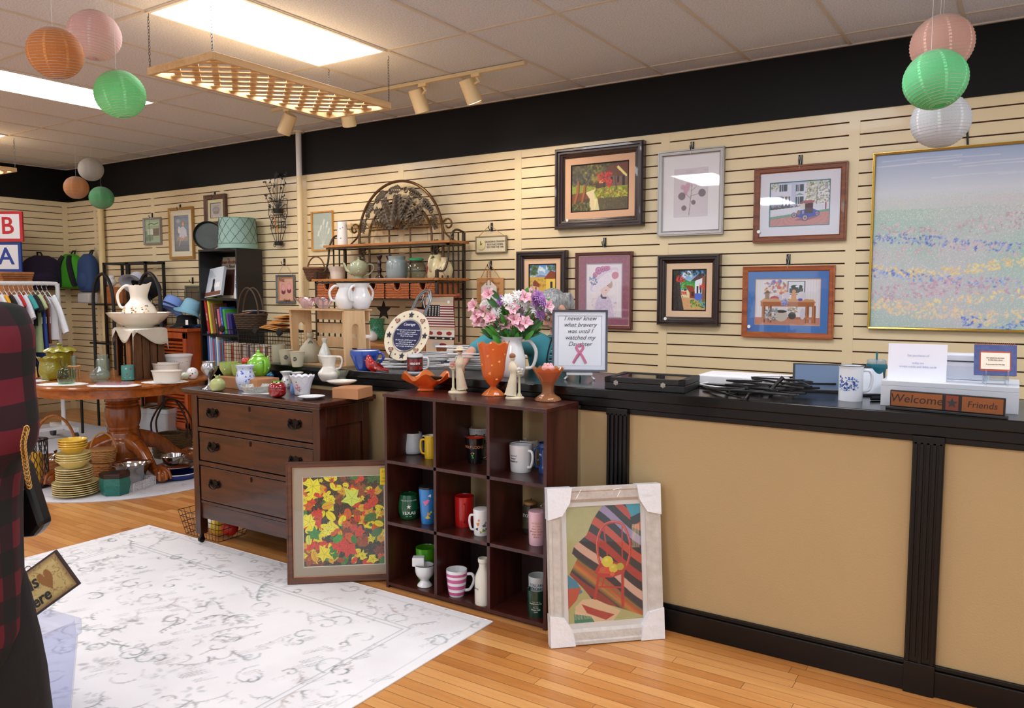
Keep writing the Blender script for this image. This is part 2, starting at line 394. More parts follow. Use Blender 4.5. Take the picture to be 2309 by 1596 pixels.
def make_ceiling():
    m,nt,b = newmat('ceiling_tile');L = nt.links.new;tc = N(nt,'ShaderNodeTexCoord')
    n1 = N(nt,'ShaderNodeTexNoise',Scale=110,Detail=4,Roughness=.7);L(tc.outputs['Object'],n1.inputs['Vector'])
    rp = N(nt,'ShaderNodeValToRGB');e = rp.color_ramp.elements;e[0].position = .36;e[0].color = (*lin('c0c5d0'),1);e[1].position = .56;e[1].color = (*lin('dfe4ee'),1)
    L(n1.outputs[0],rp.inputs[0]);L(rp.outputs[0],b.inputs['Base Color']);b.inputs['Roughness'].default_value = .9
    bp = N(nt,'ShaderNodeBump',Strength=.5,Distance=.004);L(n1.outputs[0],bp.inputs['Height']);L(bp.outputs[0],b.inputs['Normal'])
    c = MB().box(LX-.1,3.0,-4.5,WY+.1,CZ,CZ+.05);o = kind(c.build('ceiling',m,smooth=0))
    g = MB();xs = [-3.448+.612*k for k in range(-11,11)];ys = [5.05-1.24*k for k in range(0,8)]
    for x in xs:
        if x < 3: g.box(x-.011,x+.011,-4.5,WY,CZ-.006,CZ)
    for y in ys: g.box(LX,3.0,y-.011,y+.011,CZ-.0055,CZ+.001)
    g.box(LX,3.0,WY-.03,WY,CZ-.008,CZ);g.box(LX,LX+.03,-4.5,WY,CZ-.008,CZ)
    g.build('grid',M('cfc6ba',.5),o,smooth=0)
make_ceiling()
GROOVES = [2.535-.0787*k for k in range(0,33)]
def slat_wall(name,x0,x1,seams,mtx):
    """slatwall panels: boards with dark grooves between flat uprights; local x along, y into the wall"""
    b = MB();b.box(x0,x1,.012,.08,0,3.0,1)                       # dark core behind
    zs = [2.60] + [z for z in GROOVES if z > .05]
    for i in range(len(zs)):
        top = zs[i]-(.0045 if i else 0);bot = (zs[i+1]+.0045) if i+1 < len(zs) else 0
        b.box(x0,x1,0,.014,bot,top,0)
    for s in seams: b.box(s-.031,s+.031,-.0015,.013,0,2.60,0)
    o = b.build(name,[slat_mat(),M('4a2818',.8)],smooth=0,xf=mtx);return kind(o)
wb = slat_wall('wall_back',LX-.08,3.0,[-9.56,-8.36,-7.12,-5.88,-4.655,-3.437,-2.205,-.967,.27,1.5],Matrix.Translation((0,WY,0)))
wl = slat_wall('wall_left',-WY-.01,4.5,[-WY+.05,-WY+1.27,-WY+2.5,-WY+3.7],basis((LX,0,0),(0,-1,0),(-1,0,0),(0,0,1)))
kind(MB().box(LX,3.0,WY-.012,WY+.02,2.60,3.0).build('trim_1',M('0b0a0a',.6,spec=.25),smooth=0))
kind(MB().box(LX-.02,LX+.012,-4.5,WY,2.60,3.0).build('trim_2',M('0b0a0a',.6,spec=.25),smooth=0))
b = MB();b.cyl((0,0,0),(0,0,2.585),.029,n=20,k=0);b.cyl((0,0,2.585),(0,0,3.0),.027,n=20,k=1);b.cyl((0,0,2.985),(0,0,3.0),.055,n=20,k=0)
kind(b.build('trim_3',[M(WALLC,.4),M('dedcd8',.45)],loc=(-5.87,5.235,0)))
kind(MB().cyl((0,0,0),(0,0,2.6),.036,n=20).build('trim_4',M('dfc791',.45),loc=(-9.33,5.24,0)))
# ---------------------------------------------------------------- fluorescent ceiling lights
def troffers():
    first = None;em = M('f1f6ff',.5,emit=TROFFER_POWER)
    lab = {(0,0): 'bright fluorescent ceiling light above the hanging pine lattice',(1,0): 'bright fluorescent ceiling light behind the hanging orange, pink and green lanterns',(2,0): 'fluorescent ceiling light at far left edge, only its corner in view'}
    for j in range(3):
        for i in range(5):
            x = -3.754-2.448*i+2.448*2;y = 3.19-3.1*j
            if x > 3: continue
            if first is None:
                t = T('ceiling_light','','light',(x,y,CZ));f = MB()
                for a in ((-.306,-.285,-.62,.62),(.285,.306,-.62,.62),(-.306,.306,-.62,-.60),(-.306,.306,.60,.62)): f.box(a[0],a[1],a[2],a[3],-.012,-.001)
                f.build('frame',M('e8e4dc',.5),t,smooth=0);MB().box(-.285,.285,-.6,.6,-.008,-.002).build('diffuser',em,t,smooth=0);first = t;o = t
            else: o = dup(first,(x,y,CZ))
            ix = round((-3.754-x)/2.448)
            o['label'] = lab.get((ix,j),'flush fluorescent ceiling light out of view above the shop floor')
            if (ix,j) not in lab: o['group'] = 'ceiling lights out of view'
troffers()
# ---------------------------------------------------------------- track light with four cans
def track():
    t = T('track_light','cream track light rail with four cylinder lamp heads on ceiling near back wall','light',(-4.1,4.47,CZ))
    cm = M('e3c998',.35);inv = Matrix.Translation((4.1,-4.47,-CZ))
    MB().box(-5.32,-2.84,4.452,4.488,CZ-.03,CZ-.004).build('rail',M('d8c6a0',.4),t,smooth=0,xf=inv,bev=.003)
    for (ax,ay,x0,y0,x1,y1,warm) in ((957,190,936,201,963,258,1),(1077,168,1051,178,1081,239,1),(640,244,656,258,632,309,1),(786,215,779,235,780,280,1)):
        A = onZ(ax,ay,CZ-.03);A.y = 4.47;P0 = onY(x0,y0,4.47+.02);d = {957: (.10,.45,-1),1077: (.16,.48,-1),640: (-.62,-.05,-1),786: (-.2,.5,-1)}[ax]
        d = Vector(d).normalized();P1 = P0+d*.165
        hd = MB();n = 24
        u = d.orthogonal().normalized()
        hd.tube([P0-d*.001,P0,P0+d*.004,P1,P1],[.03,.05,.054,.056,.05],28,caps=True)
        h = hd.build('lamp_head',cm,t,xf=inv)
        st = MB();st.box(A.x-.035,A.x+.035,A.y-.018,A.y+.018,CZ-.05,CZ-.028);st.tube([A+Vector((.0,0,-.02)),A+Vector((.02,0,-.05)),P0+d*.04+Vector((.056,0,0))],.008,8)
        s = st.build('bracket',cm,h,xf=inv)
        MB().tube([P1+d*.0005,P1+d*.002],[.046,.046],24).build('bulb',M('ffdcae',.5,emit=9),h,xf=inv)
        l = bpy.data.lights.new('spot','SPOT');l.energy = SPOT_POWER;l.color = (1,.8,.58);l.spot_size = 1.5;l.spot_blend = .8;l.shadow_soft_size = .04
        lo = bpy.data.objects.new('track_spot',l);COL.objects.link(lo);lo.location = P1+d*.02
        aim = Vector((P1.x+(.3 if ax > 900 else -.3),WY,1.9))-lo.location;lo.rotation_euler = aim.to_track_quat('-Z','Y').to_euler()
track()
# ---------------------------------------------------------------- checkout counter
def counter():
    CT = 1.055;x0,x1 = -4.0,2.2;yf = 3.225;blk = M('080606',.32,coat=.12,spec=.3);tan = M('b59c70',.6,bump=.12,bs=160,var=.03,vs=4)
    t = T('checkout_counter','long black checkout counter with tan front panels and fluted pilasters','counter',(x0,yf,0));inv = Matrix.Translation((-x0,-yf,0))
    B = lambda *a: MB().box(*a)
    MB().box(x0,x1,3.19,3.83,CT-.042,CT).build('countertop',M('0a0908',.2,coat=.1,spec=.35),t,smooth=0,bev=.004,xf=inv)
    B(x0+.02,x1,yf,yf+.02,0,CT-.04).build('front_panel',tan,t,smooth=0,xf=inv)
    b = MB();b.box(x0,x1,3.203,yf,.972,CT-.042);b.box(x0,x1,3.211,yf,.948,.972);b.build('apron',blk,t,smooth=0,bev=.003,xf=inv)
    b = MB();b.box(x0,x1,3.205,yf,0,.098);b.box(x0,x1,3.213,yf,.098,.118);b.build('base_moulding',blk,t,smooth=0,bev=.004,xf=inv)
    B(x0,x0+.02,yf,3.8,0,CT-.042).build('side_panel',blk,t,smooth=0,xf=inv)
    B(x0+.02,x1,3.66,3.68,.1,.98).build('back_panel',blk,t,smooth=0,xf=inv)
    for px in (-2.79,-1.543,-.296,.951,-4.05):
        b = MB();w = .052
        b.box(px-w,px+w,3.200,yf,0,.972)
        for k in range(5): # reeds between four flutes
            c = px-w+.011+k*(2*w-.022)/4;b.box(c-.0065,c+.0065,3.192,3.201,.14 if k % 2 else .12,.95)
        b.box(px-w,px+w,3.192,3.201,0,.12);b.box(px-w,px+w,3.192,3.201,.94,.972)
        b.build('pilaster',blk,t,smooth=0,bev=.0025,xf=inv)
counter()
# ---------------------------------------------------------------- rugs
def rug():
    X0,X1,Y0,Y1 = -4.66,-1.985,-.75,2.85;w,h = X1-X0,Y1-Y0
    a = Art(w,h,420,'e9e7e6',5);rs = a.rs
    a.put(np.clip(a.noise(14)*1.6-.5,0,1),'dcd9d9',.7)
    cols = ['82888b','9c9694','ab9a92','626c6f','a19c9d','929c9f'];keep = a.c.copy()
    for _ in range(1150):       # scrolls, leaves and blossoms
        x,y = rs.rand(2);col = cols[rs.randint(6)];k = rs.randint(4);s = rs.uniform(.009,.032)
        if k == 0: p = spiral((x,y,0),s,s*.25,rs.uniform(0,6),rs.choice([-1,1])*.9,9,(1,0,0),(0,w/h,0));a.line([(q.x,q.y) for q in p],.0035,col,.75)
        elif k == 1:
            for q in range(rs.randint(4,8)): t = q*2*pi/6+rs.rand();a.ell(x+cos(t)*s*.5,y+sin(t)*s*.5*w/h,s*.32,s*.13,col,.45,t,.4)
        elif k == 2:
            t = rs.uniform(0,6);p = [(x,y)]
            for q in range(6): t += rs.uniform(-.7,.7);p.append((p[-1][0]+cos(t)*s*.5,p[-1][1]+sin(t)*s*.5*w/h));a.ell(p[-1][0]+.006,p[-1][1],s*.2,s*.08,col,.6,t+1,.4)
            a.line(p,.003,col,.7)
        else:
            for q in range(3): a.line([(x+q*.004,y-s*.6),(x+q*.006+s*.5,y+s*.4)],.002,col,.55)
    wear = np.clip(a.noise(60)*2.8-.75,0,1)[...,None];a.c = keep*(1-wear)+a.c*wear
    for d in (.05,.26,.285):   # border bands
        u,v = d/w,d/h
        for p in ([(u,v),(1-u,v)],[(u,1-v),(1-u,1-v)],[(u,v),(u,1-v)],[(1-u,v),(1-u,1-v)]): a.line(p,.0028,'9da3a5',.6 if d > .1 else .35)
    n = a.noise(30)
    def fn(U,V):
        return np.stack([X0+U*w,Y0+V*h,.0048+.0008*np.sin(U*90)*n+.001*(a.noise(9)-.5)],-1)
    o = a.build('area_rug',None,fn,rough=.95,bump=.25)
    tagp(o,'large pale grey floral rug lying on the wood floor in front','rug')
    e = MB();e.tube([(X0,Y0,.003),(X1,Y0,.003),(X1,Y1,.003),(X0,Y1,.003)],.0035,8,closed=True);e.build('edge_binding',M('e6e4e2',.9),o)
rug()
TC = Vector((-6.20,3.60,0))
def round_rug():
    R = .93;c = TC+Vector((.02,.02,0));a = Art(2*R,2*R,230,'cdccd2',8);rs = a.rs
    for _ in range(330):
        x,y = rs.rand(2);t = rs.uniform(0,6);s = rs.uniform(.01,.035);a.line([(x,y),(x+cos(t)*s,y+sin(t)*s),(x+cos(t+1)*s*1.4,y+sin(t+1)*s*1.4)],.003,['8b8d97','a3a2aa','75777f'][rs.randint(3)],.5)
    def fn(U,V):
        x = (U-.5)*2;y = (V-.5)*2;m = np.maximum(np.abs(x),np.abs(y))+1e-9;r = np.hypot(x,y)+1e-9;k = m/r
        return np.stack([c.x+x*k*R,c.y+y*k*R,np.full_like(U,.004)],-1)
    o = a.build('round_rug',None,fn,rough=.95,bump=.2);tagp(o,'round bluish grey rug under the oak pedestal table','rug')
    MB().tube([(c.x+R*cos(t),c.y+R*sin(t),.002) for t in np.linspace(0,2*pi,72,endpoint=False)],.0025,6,closed=True).build('edge_binding',M('b9b9c2',.9),o)
round_rug()
def far_rug():
    p = [onZ(120,1010,0),onZ(255,985,0),onZ(240,960,0),onZ(172,958,0),onZ(60,1000,0)]
    a = Art(1.6,1.6,90,'c9c8cd',9)
    for _ in range(120):
        x,y = a.rs.rand(2);t = a.rs.uniform(0,6);a.line([(x,y),(x+cos(t)*.03,y+sin(t)*.03)],.004,'9597a0',.5)
    o = a.build('floor_mat',None,lambda U,V: np.stack([-9.2+U*1.9,3.35+V*1.35,np.full_like(U,.006)],-1),rough=.95)
    tagp(o,'pale grey patterned rug on the floor below the clothes racks','rug')
far_rug()
# ================================================================ PICTURES ON THE SLATWALL
def moulding(name,w,h,prof,mat,parent,k=None):
    """mitred frame: prof = [(inset, height towards the viewer)...] swept round w x h, upright in local xz"""
    b = MB();n = len(prof);vs = []
    for (i,z) in prof:
        for sx,sz in ((-1,-1),(1,-1),(1,1),(-1,1)): vs.append((sx*(w/2-i),-z,sz*(h/2-i)))
    fs = []
    for q in range(n-1):
        for c in range(4): fs.append((q*4+c,q*4+(c+1) % 4,(q+1)*4+(c+1) % 4,(q+1)*4+c))
    for c in range(4): fs.append(((n-1)*4+c,(n-1)*4+(c+1) % 4,(c+1) % 4,c))
    b.add(vs,fs);return b.build(name,mat,parent,smooth=.35)
CHUNKY = lambda w,d: [(0,0),(0,d*.75),(w*.12,d),(w*.3,d),(w*.38,d*.8),(w*.55,d*.78),(w*.62,d*.62),(w*.8,d*.55),(w*.86,d*.4),(w,d*.34),(w,0)]
FLATM = lambda w,d: [(0,0),(0,d),(w*.2,d),(w*.3,d*.9),(w*.8,d*.82),(w,d*.6),(w,0)]
def picture(label,w,h,art,fw,fd,fmat,mats=(),loc=(0,0,0),rot=(0,0,0),chunky=False,glass=True,name='framed_picture',cat='picture',sticker=None,back=True,rough=.5):
    """mats = [(width, colour)...] from the frame inwards"""
    t = T(name,label,cat,loc);t.rotation_euler = rot
    moulding('frame',w,h,(CHUNKY if chunky else FLATM)(fw,fd),fmat,t)
    base_y = fd*(.3 if chunky else .5);x = fw*.98;bw,bh = w-2*x,h-2*x
    if back: MB().box(-w/2+.004,w/2-.004,-.003,0,-h/2+.004,h/2-.004).build('backing',M('6b5a45',.9),t,smooth=0)
    for i,(mw,mc) in enumerate(mats):
        z = base_y-.002*i;moulding('mat' if i == 0 or mw > .006 else 'mat_edge',bw,bh,[(0,0),(0,z),(mw,z),(mw,0)],M(mc,.85) if isinstance(mc,str) else mc,t);bw -= 2*mw;bh -= 2*mw
    if art:
        a = art(bw,bh);a.build('artwork',t,rough=rough,bump=.15 if not glass else 0,loc=(0,-base_y+.006,0))
    if glass: MB().box(-w/2+fw*.7,w/2-fw*.7,-fd*(.36 if chunky else .57),-fd*(.34 if chunky else .55),-h/2+fw*.7,h/2-fw*.7).build('glass',GLASS('ffffff',.42),t,smooth=0)
    if sticker:
        s = MB();s.cyl((sticker[0],-fd*1.01,sticker[1]),(sticker[0],-fd*1.01-.001,sticker[1]),.011,n=20);s.build('price_sticker',M('f2f2f0',.6),t)
    return t
def wallpic(label,x0,y0,x1,y1,art,fw,fd,fmat,mats=(),Y=WY-.002,**k):
    a = onY(x0,y0,Y-fd);b = onY(x1,y1,Y-fd);w = b.x-a.x;h = a.z-b.z
    return picture(label,w,h,art,fw,fd,fmat,mats,((a.x+b.x)/2,Y,(a.z+b.z)/2),**k)
def hook(px,py,label,group=None,white=False,Y=WY):
    p = onY(px,py,Y-.005);t = T('slatwall_hook',label,'hook',(p.x,Y,p.z),0,group)
    b = MB();b.box(-.012,.012,-.006,.0,-.055,.012);b.box(-.012,.012,-.006,.006,.006,.014)
    b.tube([(0,-.004,-.04),(0,-.03,-.045),(0,-.045,-.03),(0,-.045,-.015)],.0035,6)
    b.build('bracket',M('151515',.4),t,smooth=.5)
    MB().tube([(0,-.04,-.03),(.005,-.035,0),(.012,-.03,.012),(.01,-.03,-.02),(.0,-.03,-.075)],.0015,5).build('wire',M('c9c9c4',.4),t)
    return t
DARK = M('26110e',.3,coat=.35)
def art_river(w,h):
    a = Art(w,h,170,'4a3a1c',3);a.grad(.45,'5c4a20',1,'46381f')
    a.ell(.38,.8,.25,.24,'d8c83c',.95,0,.7);a.ell(.42,.72,.16,.14,'f2ea78',.9,0,.8)
    a.blobs(160,0,.7,.72,1,.035,['3a3a22','4d4a2c','5f5a33','2f2c1a'],.75);a.blobs(60,.3,.5,.55,.75,.03,['8a7a2c','7a5a22','a08a3a'],.7)
    a.blobs(50,.1,.55,.5,.62,.04,['5e2f1a','6f3c1e','49351a'],.7)
    a.poly([(0,.38),(.45,.42),(.45,.5),(.2,.56),(0,.6)],'8c9a2e');a.blobs(60,0,.45,.4,.56,.02,['a7b43a','6f7f24','c3bd4b'],.7,.4)
    a.poly([(0,.18),(.4,.3),(.5,.44),(.3,.42),(0,.36)],'7a4222')
    a.poly([(.3,.0),(.6,0),(.5,.3),(.55,.47),(.42,.46),(.25,.4),(.33,.25)],'e6d5a4');a.poly([(.42,.0),(1,0),(1,.3),(.46,.28)],'5b5236')
    a.blobs(70,.45,1,.02,.22,.03,['6a6040','4b4030','8a8048','5d2f30','3c3a4a'],.5,.25);a.poly([(.42,.0),(.5,.0),(.46,.3),(.4,.3)],'f0e6a8',.8)
    a.poly([(.5,.48),(.5,.62),(.56,.8),(.64,.92),(.95,.95),(1,.9),(1,.45)],'5a3d33');a.poly([(.55,.62),(.66,.95),(1,1),(1,.72),(.86,.76),(.74,.74)],'6b3528')
    a.poly([(.79,.9),(.83,.93),(.98,.72),(.98,.66)],'eadb86');a.poly([(.56,.72),(.6,.83),(.63,.72)],'8b6a58');a.poly([(.62,.48),(1,.48),(1,.68),(.62,.74)],'76584c')
    for x in (.7,.81): a.rect(x,x+.035,.57,.7,'2c1d19');a.rect(x-.008,x+.043,.555,.57,'93331f')
    a.rect(.9,.945,.5,.7,'2a1c1c');a.rect(.5,.56,.58,.66,'e8c46a')
    a.poly([(.4,.38),(.44,.46),(.6,.5),(1,.5),(1,.28),(.75,.26),(.45,.28)],'8f9c2b');a.blobs(220,.42,1,.27,.47,.014,['b9bf3e','7c8c22','5f6f1e','cfc24a','a06a2a'],.85,2.2)
    for x in (.44,.58): a.line([(x,.35),(x,.6)],.008,'2a1810')
    a.line([(.43,.49),(.6,.5)],.008,'2a1810');a.line([(.43,.57),(.6,.58)],.006,'2a1810')
    for i in range(9): a.line([(.445+i*.018,.49),(.445+i*.018,.57)],.004,'3a241a')
    a.blobs(90,.46,.72,.6,.8,.018,['c2281e','d93a2c','8f1a14'],.9);a.blobs(26,.63,.7,.48,.62,.016,['c2281e','d93a2c'],.9)
    a.line([(.8,.42),(.77,.7),(.72,.95)],.022,'5a4630');a.line([(.77,.7),(.82,1)],.012,'5a4630');a.line([(.76,.78),(.66,.97)],.008,'5a4630')
    for x in (.12,.24): a.line([(x-.08,.12 if x < .2 else .02),(x-.02,.4),(x,.66)],.04,'a5622a');a.line([(x-.05,.15 if x < .2 else .05),(x+.01,.4),(x+.02,.66)],.02,'5a3216')
    a.blobs(120,0,.35,.58,.8,.03,['4a4a36','3a3a2a','63604a','2a2a1e'],.8);a.blobs(150,0,.33,0,.17,.02,['2f3418','555a2c','3f4420','7c7a4a'],.85)
    return a
def art_botanical(w,h):
    a = Art(w,h,130,'dad2d8',4);W_ = 'efecef'
    a.rect(0,1,.0,1,W_);a.rect(.2,.8,.18,.83,'cfc8cf');a.rect(.206,.794,.184,.826,'ddd5dc')
    g = '8d8b8c';a.line([(.47,.2),(.5,.42),(.52,.6),(.5,.68)],.012,g);a.line([(.5,.42),(.4,.5)],.008,g);a.line([(.51,.46),(.64,.48)],.008,g);a.line([(.51,.52),(.6,.58)],.008,g)
    for x,y,r in ((.42,.55,.07),(.36,.58,.055),(.45,.6,.06),(.4,.5,.05)): a.ell(x,y,r,r*.75,'cf9aad',.8,.4,.4)
    for x,y in ((.6,.62),(.64,.64),(.57,.64)): a.ell(x,y,.05,.035,'d7a0b2',.85,.5,.4)
    for x,y,r in ((.34,.46,.065),(.7,.49,.065),(.42,.7,.035),(.38,.3,.045),(.55,.37,.04),(.52,.69,.03)): a.ell(x,y,r,r*.8,'6e626d',.9,.6)
    for k in range(9): a.line([(.25+.5*a.rs.rand(),.75+.006*k),(.3+.5*a.rs.rand(),.752+.006*k)],.003,'b8b1b8',.5)
    return a
def art_car(w,h):
    a = Art(w,h,210,'d4d9ee',6);a.grad(.6,'dfe2f2',1,'c3cdea')
    a.rect(.0,.62,.35,.95,'dcdff0');a.rect(.36,.44,.4,.98,'c2c9e3');a.rect(.62,1,.3,1,'c9d0cc');a.rect(.8,1,.45,.85,'e4e6f0')
    a.blobs(260,.6,1,.42,1,.018,['8f9f76','e6ead9','c9cfae','b39f93','6f8063','f2f3ea'],.8);a.blobs(50,0,.14,.82,1,.016,['7f9070','d6dccb'],.7);a.line([(.79,.45),(.79,.86)],.01,'5f5546')
    for x,y in ((.17,.8),(.45,.78),(.45,.5),(.93,.8)):
        a.rect(x,x+.1 if x < .9 else x+.03,y,y+.16,'3f4a62');a.rect(x+.012,x+.022,y,y+.16,'dfe2f2');a.rect(x+.045,x+.05,y,y+.16,'dfe2f2')
        if x < .9: a.rect(x-.02,x,y,y+.16,'2f7470');a.rect(x+.1,x+.12,y,y+.16,'2f7470')
    a.poly([(.42,.69),(.5,.75),(.58,.69)],'7ea79d');a.rect(0,.2,.42,.7,'8b93b0');a.rect(.02,.18,.56,.66,'b9c0d6');a.rect(.2,.34,.42,.68,'5d6583')
    for x in (.22,.28): a.ell(x+.02,.56,.018,.1,'e9e4ea');a.ell(x+.02,.67,.014,.022,'d9c8b8')
    a.rect(0,1,.36,.43,'3f5548');a.blobs(90,0,.6,.38,.47,.015,['3b4f5c','5d7263','8e5f66','2d4038'],.8)
    a.poly([(0,.22),(1,.32),(1,.5),(.6,.44),(0,.38)],'e6e8f4')
    for i in range(70): a.line([(i/70,.2+.1*i/70),(i/70,.37+.1*i/70)],.003,'a9b0c8',.6)
    a.rect(.93,.95,.32,.5,'9a3d44');a.poly([(0,.22),(1,.35),(1,.28),(0,.14)],'6fa08c');a.poly([(0,0),(1,0),(1,.3),(0,.15)],'c98f8a')
    for j in range(16): a.line([(0,j*.011),(1,.02+j*.019)],.002,'a9696c',.55)
    a.speck(0,1,0,.28,.25,['b4787a','dcaaa2','a66a70'],.4);a.poly([(.42,.12),(.62,.1),(.85,.2),(.6,.22)],'8a5577',.8)
    bl = '3f55b8';a.poly([(.43,.2),(.5,.34),(.58,.36),(.72,.38),(.84,.3),(.84,.22),(.6,.16)],bl);a.poly([(.52,.38),(.5,.5),(.66,.5),(.64,.36)],'d9d2cf');a.rect(.6,.73,.27,.5,'4b2c3c');a.poly([(.5,.52),(.6,.57),(.76,.56),(.74,.51),(.62,.49)],'a5696c')
    for x,y,r in ((.415,.24,.045),(.6,.17,.052),(.8,.26,.036)): a.ell(x,y,r,r*w/h*1.05,'2c2f4a');a.ell(x,y,r*.8,r*.85*w/h,'bfa9b8');[a.line([(x,y),(x+cos(t)*r*.8,y+sin(t)*r*.8*w/h)],.004,'3a3c5a') for t in np.linspace(0,6.28,11)]
    a.ell(.49,.29,.03,.06,'8a7264');a.rect(.55,.58,.26,.33,'e8c070',.5);return a
def art_village(w,h,v=0):
    a = Art(w,h,150,'5aa7d6',11+v)
    if v == 0:       # narrow lane between tree and white-blue house
        a.grad(.6,'bfe0ee',1,'2f86c4');a.blobs(14,.3,.6,.85,.97,.06,['e8f4fa','d6ecf6'],.8)
        a.poly([(.2,.55),(.3,.8),(.5,.72),(.7,.76),(.75,.5)],'2f8f5c');a.poly([(.3,.55),(.35,.75),(.55,.66),(.75,.7),(.75,.45)],'3fae4a');a.blobs(70,.25,.72,.55,.72,.03,['3f9a3a','2f7a3c','8bc24a'],.8)
        a.rect(.25,.7,.3,.5,'e9dcae');a.poly([(.25,.48),(.4,.62),(.62,.6),(.68,.45),(.52,.42),(.4,.6)],'9b3d22');a.rect(.52,.7,.3,.47,'8c3b20');a.rect(.58,.64,.35,.46,'3c1a12');a.rect(.34,.42,.48,.53,'5a3a20')
        a.poly([(.68,.28),(.68,.72),(.9,.86),(.9,.24)],'eef2fb');a.poly([(.68,.25),(.68,.42),(.9,.42),(.9,.22)],'4f74d8');a.poly([(.55,.73),(.78,.9),(.95,.93),(.95,.82),(.7,.74)],'5a3a3a');a.rect(.9,1,.2,.85,'8c5a3c');a.rect(.73,.78,.42,.6,'2a2632');a.rect(.83,.88,.43,.62,'2a2632')
        a.poly([(.15,0),(.1,.1),(.3,.32),(.6,.3),(.75,.24),(1,.05),(1,0)],'d9a774');a.blobs(120,.2,.9,0,.28,.02,['c98a55','e8c79a','b87442'],.6,.5)
        a.rect(0,.22,0,1,'2b2420');a.poly([(.18,0),(.34,0),(.24,.4),(.2,.9),(.1,.9)],'3a322c');a.blobs(60,0,.3,0,.9,.02,['4a4038','201a18','5a5046'],.7)
        a.blobs(70,.1,.36,.7,.86,.022,['d8281e','e8483a','9a1a14'],.95);a.blobs(40,.25,.42,.38,.46,.02,['c22a1e','e04a3a'],.9);a.blobs(46,.8,1,.52,.66,.02,['c8281e','e8483a'],.9);a.blobs(60,0,1,.86,1,.04,['22301c','32442a','1a2014'],.8)
        a.blobs(90,.55,1,.05,.26,.025,['3f8a2a','6fae3a','2f6a24','a8c84a'],.9)
    else:
        a.grad(.7,'e6d9a8',.8,'9cc4e8');a.grad(.8,'9cc4e8',1,'4f8fd2');a.blobs(14,.2,.7,.84,.95,.06,['e9f2fa'],.8);a.poly([(.2,.74),(.4,.79),(.6,.77),(.7,.74)],'7f8fc0')
        a.rect(0,1,.42,.74,'d8b24a');a.blobs(70,0,.7,.5,.7,.04,['c98f2e','b5742a','8f9a3a','e0c05a'],.7)
        a.rect(.12,.34,.42,.56,'e6b98a');a.poly([(.05,.56),(.2,.68),(.4,.58),(.38,.52)],'8a4228');a.rect(.22,.27,.42,.52,'6a3a28')
        a.rect(.64,1,.3,.76,'f0cf5a');a.poly([(.55,.7),(.8,.88),(1,.84),(1,.7)],'8f4528');a.rect(.8,.88,.46,.64,'2f2a3a');a.rect(.78,.9,.4,.45,'8f5a2a')
        a.rect(0,1,0,.4,'9aa83a');a.blobs(110,0,1,.0,.38,.04,['7c8c2a','b5b84a','5f7a24','c89a4a'],.8);a.poly([(.1,0),(.55,.0),(.62,.4),(.5,.42)],'e8cfa0')
        a.line([(.1,.4),(.14,1)],.03,'b9b09a');a.blobs(60,0,.32,.78,1,.05,['3f5a34','5f7a4a','2c4028'],.75);a.blobs(26,.7,1,.88,1,.05,['3f5a34','5f7a4a'],.75)
    return a
def art_lady(w,h):
    a = Art(w,h,150,'f2edf1',7);a.put(a.noise(5),'e2d6ea',.5)
    a.poly([(.22,0),(.26,.28),(.4,.42),(.6,.4),(.72,.3),(.8,0)],'cfc0e2',.85);a.blobs(220,.15,.85,0,.38,.02,['e6dcf0','b9a8d4','f3eef8','d6cbe8'],.6)
    a.poly([(.42,.36),(.44,.5),(.6,.5),(.58,.36)],'edd5d4');a.poly([(.42,.44),(.4,.52),(.42,.66),(.62,.7),(.68,.62),(.66,.5),(.56,.43)],'eecfcb')
    a.ell(.66,.64,.08,.1,'b9855e',.8,.3);a.ell(.6,.6,.02,.012,'5a3a4a');a.ell(.5,.585,.02,.01,'5a3a4a');a.ell(.56,.505,.03,.01,'c86a78')
    a.poly([(.4,.38),(.42,.45),(.47,.38),(.58,.38),(.57,.34),(.46,.34)],'332a5a')
    a.ell(.5,.71,.48,.13,'ded0ec',.95,.62);a.ell(.52,.69,.44,.1,'f0e9f5',.9,.62);a.blobs(130,.2,.84,.56,.88,.012,['c9b6dd','ffffff','b7a2d0'],.6);a.ell(.82,.79,.1,.07,'cf6f92',.9,.5)
    for x,y,r in ((.34,.88,.1),(.46,.91,.08),(.56,.92,.07),(.24,.8,.07),(.62,.93,.06)): a.ell(x,y,r,r*.75,'b35f9a',.95);a.ell(x+.01,y+.01,r*.65,r*.5,'d790bd',.9);a.ell(x,y,r*.3,r*.22,'9a4584',.8)
    a.blobs(26,.08,.3,.6,.78,.03,['5f62b5','8a7fd0','2f7f7a'],.9)
    a.rect(0,1,0,1,'ffffff',.05);return a
